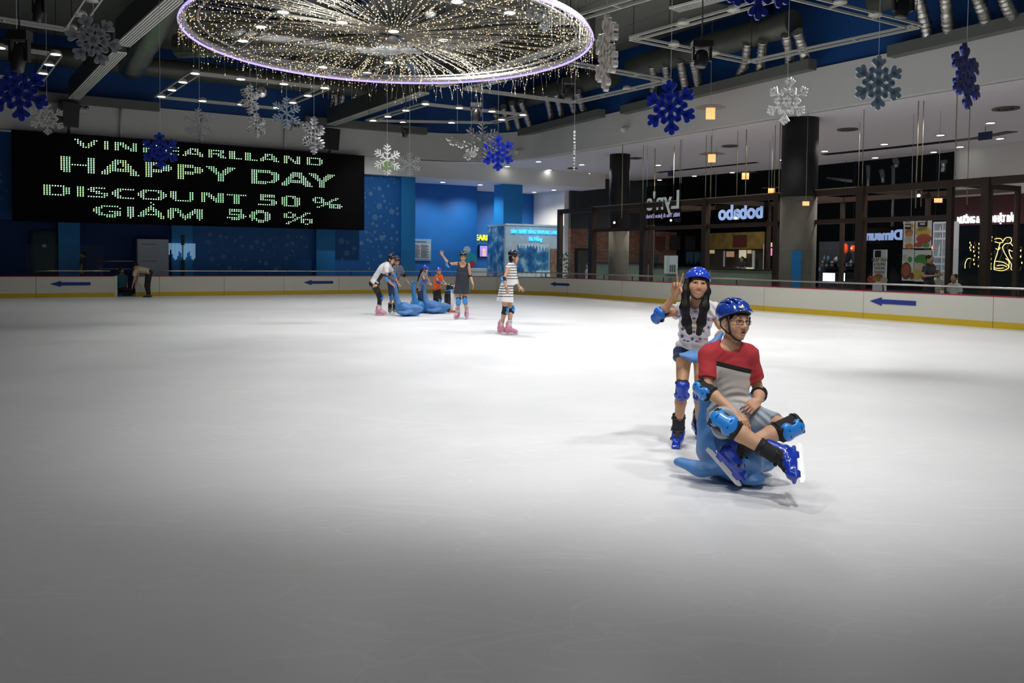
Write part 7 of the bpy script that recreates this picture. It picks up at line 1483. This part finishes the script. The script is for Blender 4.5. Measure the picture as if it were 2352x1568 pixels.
for q, f in (('A', (-0.35, -0.94, 0)), ('B', (0.1, -1, 0))): a = J['an'+q].copy(); a.z = 0.166; skate(wo, a, V3(f), V3((0.03, 0, 1)), M_SKP, M_SKW, M_SKP, h=0.008)
# woman leaning on the near seal
J = JJ(pelvis=(860, 650, 21.25), chest=(873, 626, 21.25), neck=(892, 604, 21.2), shA=(887, 613, 21.02), shB=(893, 611, 21.42), hipA=(862, 658, 21.14), hipB=(862, 658, 21.36), elA=(889, 638, 20.95), wrA=(899, 652, 21.1), elB=(905, 634, 21.4), wrB=(914, 651, 21.4),
       knA=(873, 682, 21.2), anA=(870, 706, 21.2), knB=(872, 680, 21.4), anB=(872, 705, 21.45))
H = hd(899, 596, 21.15, (0.85, -0.42, -0.35), (0.35, 0, 1)); w = 0.84; sc = 0.95
wo = make_body('woman in white shirt and black leggings leaning over the nearest blue seal', J, w, H, sc, SK_W, 0.008, {'A': (py_(905, 656, 21.1)-J['wrA'], V3((0, 0.2, -1)), 1, dict(curl=(40,)*4, sc=0.9)), 'B': (py_(918, 655, 21.4)-J['wrB'], V3((0, 0.2, -1)), -1, dict(curl=(40,)*4, sc=0.9))}, V3((-3.4, 21.25, 0)), female=True)
hair_cap(wo, H, sc, h=0.008, back=0.06); helmet(wo, H, sc, M_HLK, 'bike', h=0.007)
M_WB = attr_mat('white_black_side', 'side', [(0, (0.68, 0.67, 0.67)), (0.5, (0.015, 0.015, 0.017)), (0.8, (0.5, 0.45, 0.45))], 0.85)
u = (J['neck']-J['pelvis']).normalized(); px_ = V3((1, 0, -0.6)).normalized()
def sidev(V): q = V-A3(J['pelvis']); a = q@A3(u); f = q@A3(px_); return np.where((f > 0.02) & (a < 0.34), np.where((np.abs(a-0.10+0.3*f) < 0.018), 0.9, 0.6), 0.1)
garment('white_shirt', wo, M_WB, 0.008, shirt_of(J, w, sl=0.55, inf=0.03, hem=-0.01), {'side': sidev}, nf(4, 20, 0.006)); garment('leggings', wo, M_FAB, 0.008, trousers(J, w, 1.0, 0.098, 0.062, 0.97))
pad(wo, J['elA'], J['wrA'], V3((-0.3, -1, 0)), 0.036, M_PADB, 'elbow_pad', h=0.008, size=0.9, L=0.07); pad(wo, J['elB'], J['wrB'], V3((0.5, -1, 0)), 0.036, M_PADB, 'elbow_pad', h=0.008, size=0.8, L=0.05)
pad(wo, J['knA'], J['anA'], V3((1, -0.3, 0)), 0.05, M_PADB, 'knee_pad', h=0.008, size=0.95)
for q, y in (('A', 0), ('B', 0)): a = J['an'+q].copy(); a.z = 0.166; skate(wo, a, V3((1, -0.1, 0)), V3((0.05, 0, 1)), M_SKP, M_SKW, M_SKP, h=0.008)
# boy in the plaid shirt
J = JJ(pelvis=(901, 650, 22.0), chest=(909, 630, 21.98), neck=(912, 612, 21.95), shA=(905, 616, 21.85), shB=(920, 615, 22.0), hipA=(898, 656, 21.95), hipB=(908, 656, 22.05), elA=(902, 637, 21.7), wrA=(913, 649, 21.75), elB=(928, 632, 22.0), wrB=(935, 645, 22.1),
       knA=(900, 680, 21.85), anA=(896, 700, 22.0), knB=(908, 681, 21.95), anB=(906, 701, 22.1))
H = hd(911, 600, 21.9, (0.35, -0.9, -0.3), (0.1, 0, 1)); w = 0.78; sc = 0.92
wo = make_body('boy in a dark plaid shirt and shorts behind the leaning woman', J, w, H, sc, SK_D, 0.008, {'A': (py_(918, 653, 21.8)-J['wrA'], V3((0, 0.2, -1)), 1, dict(curl=(40,)*4, sc=0.85)), 'B': (py_(940, 649, 22.1)-J['wrB'], V3((0, 0.2, -1)), -1, dict(curl=(30,)*4, sc=0.85))}, V3((-3.0, 22.0, 0)))
hair_cap(wo, H, sc, h=0.008); helmet(wo, H, sc, M_HLK, 'bike', h=0.007)
M_PLD = attr_mat('plaid_shirt', 'plaid', [(0, (0.03, 0.035, 0.07)), (0.5, (0.20, 0.21, 0.26))], 0.9)
garment('plaid_shirt', wo, M_PLD, 0.008, shirt_of(J, w, sl=0.7, inf=0.03, hem=-0.02), {'plaid': lambda V: np.where((np.sin(V[:, 0]*150) > 0.5) | (np.sin(V[:, 2]*150) > 0.5), 0.9, 0.1)}); garment('shorts', wo, mat('navy_shorts', (0.015, 0.022, 0.06), 0.85), 0.008, trousers(J, w, 0.95, 0.095, 0.085))
pad(wo, J['knA'], J['anA'], V3((0.2, -1, 0)), 0.046, M_PADB, 'knee_pad', h=0.008, size=0.95); pad(wo, J['elB'], J['wrB'], V3((1, 0.5, -0.3)), 0.032, M_FAB, 'elbow_pad', h=0.008, size=0.8, L=0.05)
for q in 'AB': a = J['an'+q].copy(); a.z = 0.166; skate(wo, a, V3((0.1, -1, 0)), V3((0, 0, 1)), M_SKG, M_FAB, M_SKG, h=0.008)
# child in the grey vest
J = JJ(pelvis=(965, 662, 22.5), chest=(970, 645, 22.5), neck=(975, 628, 22.48), shA=(971, 632, 22.38), shB=(977, 631, 22.6), hipA=(964, 668, 22.42), hipB=(969, 668, 22.58), elA=(976, 645, 22.25), wrA=(984, 651, 22.3), elB=(984, 643, 22.6), wrB=(988, 650, 22.55),
       knA=(966, 686, 22.38), anA=(964, 700, 22.5), knB=(974, 685, 22.58), anB=(974, 702, 22.6))
H = hd(977, 619, 22.45, (0.93, -0.25, -0.25), (0.15, 0, 1)); w = 0.62; sc = 0.84
wo = make_body('small child in grey sleeveless top and blue helmet pushing a blue seal', J, w, H, sc, SK_W, 0.008, {'A': (py_(988, 653, 22.3)-J['wrA'], V3((0, 0.2, -1)), 1, dict(curl=(40,)*4, sc=0.7)), 'B': (py_(991, 653, 22.5)-J['wrB'], V3((0, 0.2, -1)), -1, dict(curl=(40,)*4, sc=0.7))}, V3((-2.45, 22.5, 0)), female=True)
hair_cap(wo, H, sc, h=0.008, tail=[py_(968, 620, 22.5), py_(964, 632, 22.5), py_(960, 645, 22.5)]); helmet(wo, H, sc, M_HLB, 'bowl', h=0.007, holes=False)
garment('vest', wo, mat('vest_grey', (0.22, 0.22, 0.23), 0.9, noise=0.15, nscale=60), 0.008, shirt_of(J, w, inf=0.035, hem=-0.02, sleeveless=True, nr=0.05)); garment('jeans', wo, mat('dark_denim', (0.018, 0.035, 0.08), 0.85, noise=0.5, nscale=14), 0.008, trousers(J, w, 1.0, 0.10, 0.085, 0.35))
pad(wo, J['elA'], J['wrA'], V3((-0.3, -1, 0)), 0.03, M_PADD, 'elbow_pad', h=0.008, size=0.75, L=0.05)
for q in 'AB': a = J['an'+q].copy(); a.z = 0.15; skate(wo, a, V3((0.9, -0.3, 0)), V3((0, 0, 1)), M_SKB, M_FAB, M_BLKP, h=0.008, sc=0.88)
# child in orange
J = JJ(pelvis=(1003, 663, 23.3), chest=(1005, 648, 23.28), neck=(1008, 633, 23.25), shA=(1002, 637, 23.2), shB=(1014, 636, 23.3), hipA=(1000, 668, 23.25), hipB=(1007, 668, 23.35), elA=(1008, 648, 23.0), wrA=(1018, 652, 23.0), elB=(1018, 646, 23.2), wrB=(1024, 651, 23.05),
       knA=(1001, 686, 23.2), anA=(1000, 700, 23.3), knB=(1009, 686, 23.3), anB=(1009, 701, 23.4))
H = hd(1008, 623, 23.2, (0.15, -0.98, -0.1)); w = 0.62; sc = 0.84
wo = make_body('small child in bright orange tank top and blue helmet holding the penguin', J, w, H, sc, SK_W, 0.008, {'A': (py_(1023, 653, 22.95)-J['wrA'], V3((0, 0.2, -1)), 1, dict(curl=(40,)*4, sc=0.7)), 'B': (py_(1027, 653, 23.0)-J['wrB'], V3((0, 0.2, -1)), -1, dict(curl=(40,)*4, sc=0.7))}, V3((-2.0, 23.3, 0)))
helmet(wo, H, sc, M_HLB, 'bowl', h=0.007, holes=False); garment('tank_top', wo, mat('bright_orange', (0.80, 0.12, 0.015), 0.85), 0.008, shirt_of(J, w, inf=0.03, hem=-0.02, sleeveless=True, nr=0.05)); garment('trousers', wo, M_FAB, 0.008, trousers(J, w, 1.0, 0.10, 0.085, 0.7))
pad(wo, J['elA'], J['wrA'], V3((-0.3, -1, 0)), 0.03, M_PADD, 'elbow_pad', h=0.008, size=0.75, L=0.05)
for q in 'AB': a = J['an'+q].copy(); a.z = 0.15; skate(wo, a, V3((0.1, -1, 0)), V3((0, 0, 1)), M_SKB, M_FAB, M_BLKP, h=0.008, sc=0.88)
# ------------------------------------------------------------------ bystanders beyond the boards
def standing(px, py_head, Y, face, label, shirt, pants, zfloor=-0.02, bend=0.0, w=0.9, hh=1.66, seat=False, hairb=0.0, arms=None, base=None):
    """adult with the head at a pixel; the pose is built in metres around it"""
    hc = py_(px, py_head, Y); f = V3(face).normalized(); lat = V3((-f.y, f.x, 0))*-1; dz = hc.z-(zfloor+hh-0.12) if not (bend or seat) else 0
    Z = lambda z: V3((0, 0, z)); nk = hc-Z(0.15)-f*0.01
    if bend: pel = nk-f*0.42+Z(-0.02*bend)-Z(0.04)
    else: pel = nk-Z(0.50)
    ch = (nk+pel)/2+Z(0.05 if bend else 0)-f*0.0; J = dict(pelvis=pel, chest=ch, neck=nk, shA=nk-lat*0.16-Z(0.05), shB=nk+lat*0.16-Z(0.05), hipA=pel-lat*0.085-Z(0.06), hipB=pel+lat*0.085-Z(0.06))
    zk = 0.5 if not seat else pel.z-0.05; 
    for q, sg in (('A', -1), ('B', 1)):
        if seat: J['kn'+q] = J['hip'+q]+f*0.4; J['an'+q] = V3((J['kn'+q].x, J['kn'+q].y, zfloor+0.1))
        else: zz = (J['hip'+q].z+zfloor)/2; J['kn'+q] = V3((J['hip'+q].x, J['hip'+q].y, zz))+f*0.05; J['an'+q] = V3((J['hip'+q].x, J['hip'+q].y, zfloor+0.08))
        if bend: J['el'+q] = J['sh'+q]-Z(0.26)+f*0.02; J['wr'+q] = J['el'+q]-Z(0.22)+f*0.06
        elif arms == 'fwd': J['el'+q] = J['sh'+q]-Z(0.26)-f*0.02+lat*sg*0.04; J['wr'+q] = J['el'+q]+f*0.22-lat*sg*0.08+Z(0.02)
        else: J['el'+q] = J['sh'+q]-Z(0.28)+lat*sg*0.04; J['wr'+q] = J['el'+q]-Z(0.22)+f*0.06
    up = V3((0, 0, 1)) if not bend else (V3((0, 0, 0.5))+f*0.7); H = frame(hc, f if not bend else f*0.6-Z(0.6), up)
    hd_ = {q: (J['wr'+q]-J['el'+q], -f if arms != 'fwd' else V3((0, 0, 1)), 1 if q == 'A' else -1, dict(curl=(30,)*4, sc=0.95)) for q in 'AB'}
    o = make_body(label, J, w, H, 1.0, SK_D, 0.011, hd_, V3((pel.x, pel.y, zfloor)), face=False); hair_cap(o, H, 1.0, h=0.010, back=hairb); garment('shirt', o, shirt, 0.011, shirt_of(J, w, sl=0.6, inf=0.02, hem=-0.02)); garment('trousers', o, pants, 0.011, trousers(J, w, 1.0, 0.09, 0.07, 0.95))
    for q in 'AB': s = SDF(); a = J['an'+q]; s.cap(A3(V3((a.x, a.y, zfloor+0.05))-f*0.04), A3(V3((a.x, a.y, zfloor+0.045))+f*0.15), 0.045, 0.035, k=0.02); sdf_obj('shoe', s, 0.012, M_BLKP, parent=o)
    return o
C_DK = mat('dark_cloth', (0.012, 0.013, 0.016), 0.85); C_YW = mat('pale_yellow_cloth', (0.50, 0.46, 0.30), 0.9); C_WH = mat('white_cloth', (0.55, 0.54, 0.52), 0.9); C_NV = mat('navy_cloth', (0.02, 0.025, 0.05), 0.9); C_TL = mat('teal_cloth', (0.03, 0.16, 0.2), 0.9)
standing(312, 611, 29.6, (-1, -0.15, 0), 'person in pale yellow shirt bending down beside the lockers right of the gate', C_YW, C_DK, bend=1.0)
standing(279, 622, 31.2, (0.75, -0.6, 0), 'person in teal top crouching in the dark gate gap', C_TL, C_DK, seat=True)
standing(190, 584, 31.3, (-1, -0.2, 0), 'dark silhouetted person standing behind the left glass', C_DK, C_DK)
q = pu(2136, 594, 20.4); standing(2136, 594, q.y, (0.45, -0.85, 0), 'man in dark shirt looking down beside the food posters', C_DK, C_DK, arms='fwd')
q = pu(2154, 627, 22); standing(2154, 627, q.y, (0.3, -0.9, 0), 'seated child in white right of the dark-shirted man', C_WH, C_DK, seat=True, w=0.62, arms='fwd')
q = pu(2192, 638, 20.8); standing(2192, 638, q.y, (-0.8, -0.4, 0), 'seated person in cream top low behind the glass below the red shopfront', C_WH, C_DK, seat=True, w=0.7)
q = pu(1350, 611, 23); standing(1350, 611, q.y, (-0.9, -0.3, 0), 'person in white top walking between the service door and the first pergola post', C_WH, C_DK)
q = pu(1704, 594, 30); standing(1704, 594, q.y, (-0.8, -0.5, 0), 'stall worker behind the long green counter', C_NV, C_DK, arms='fwd')
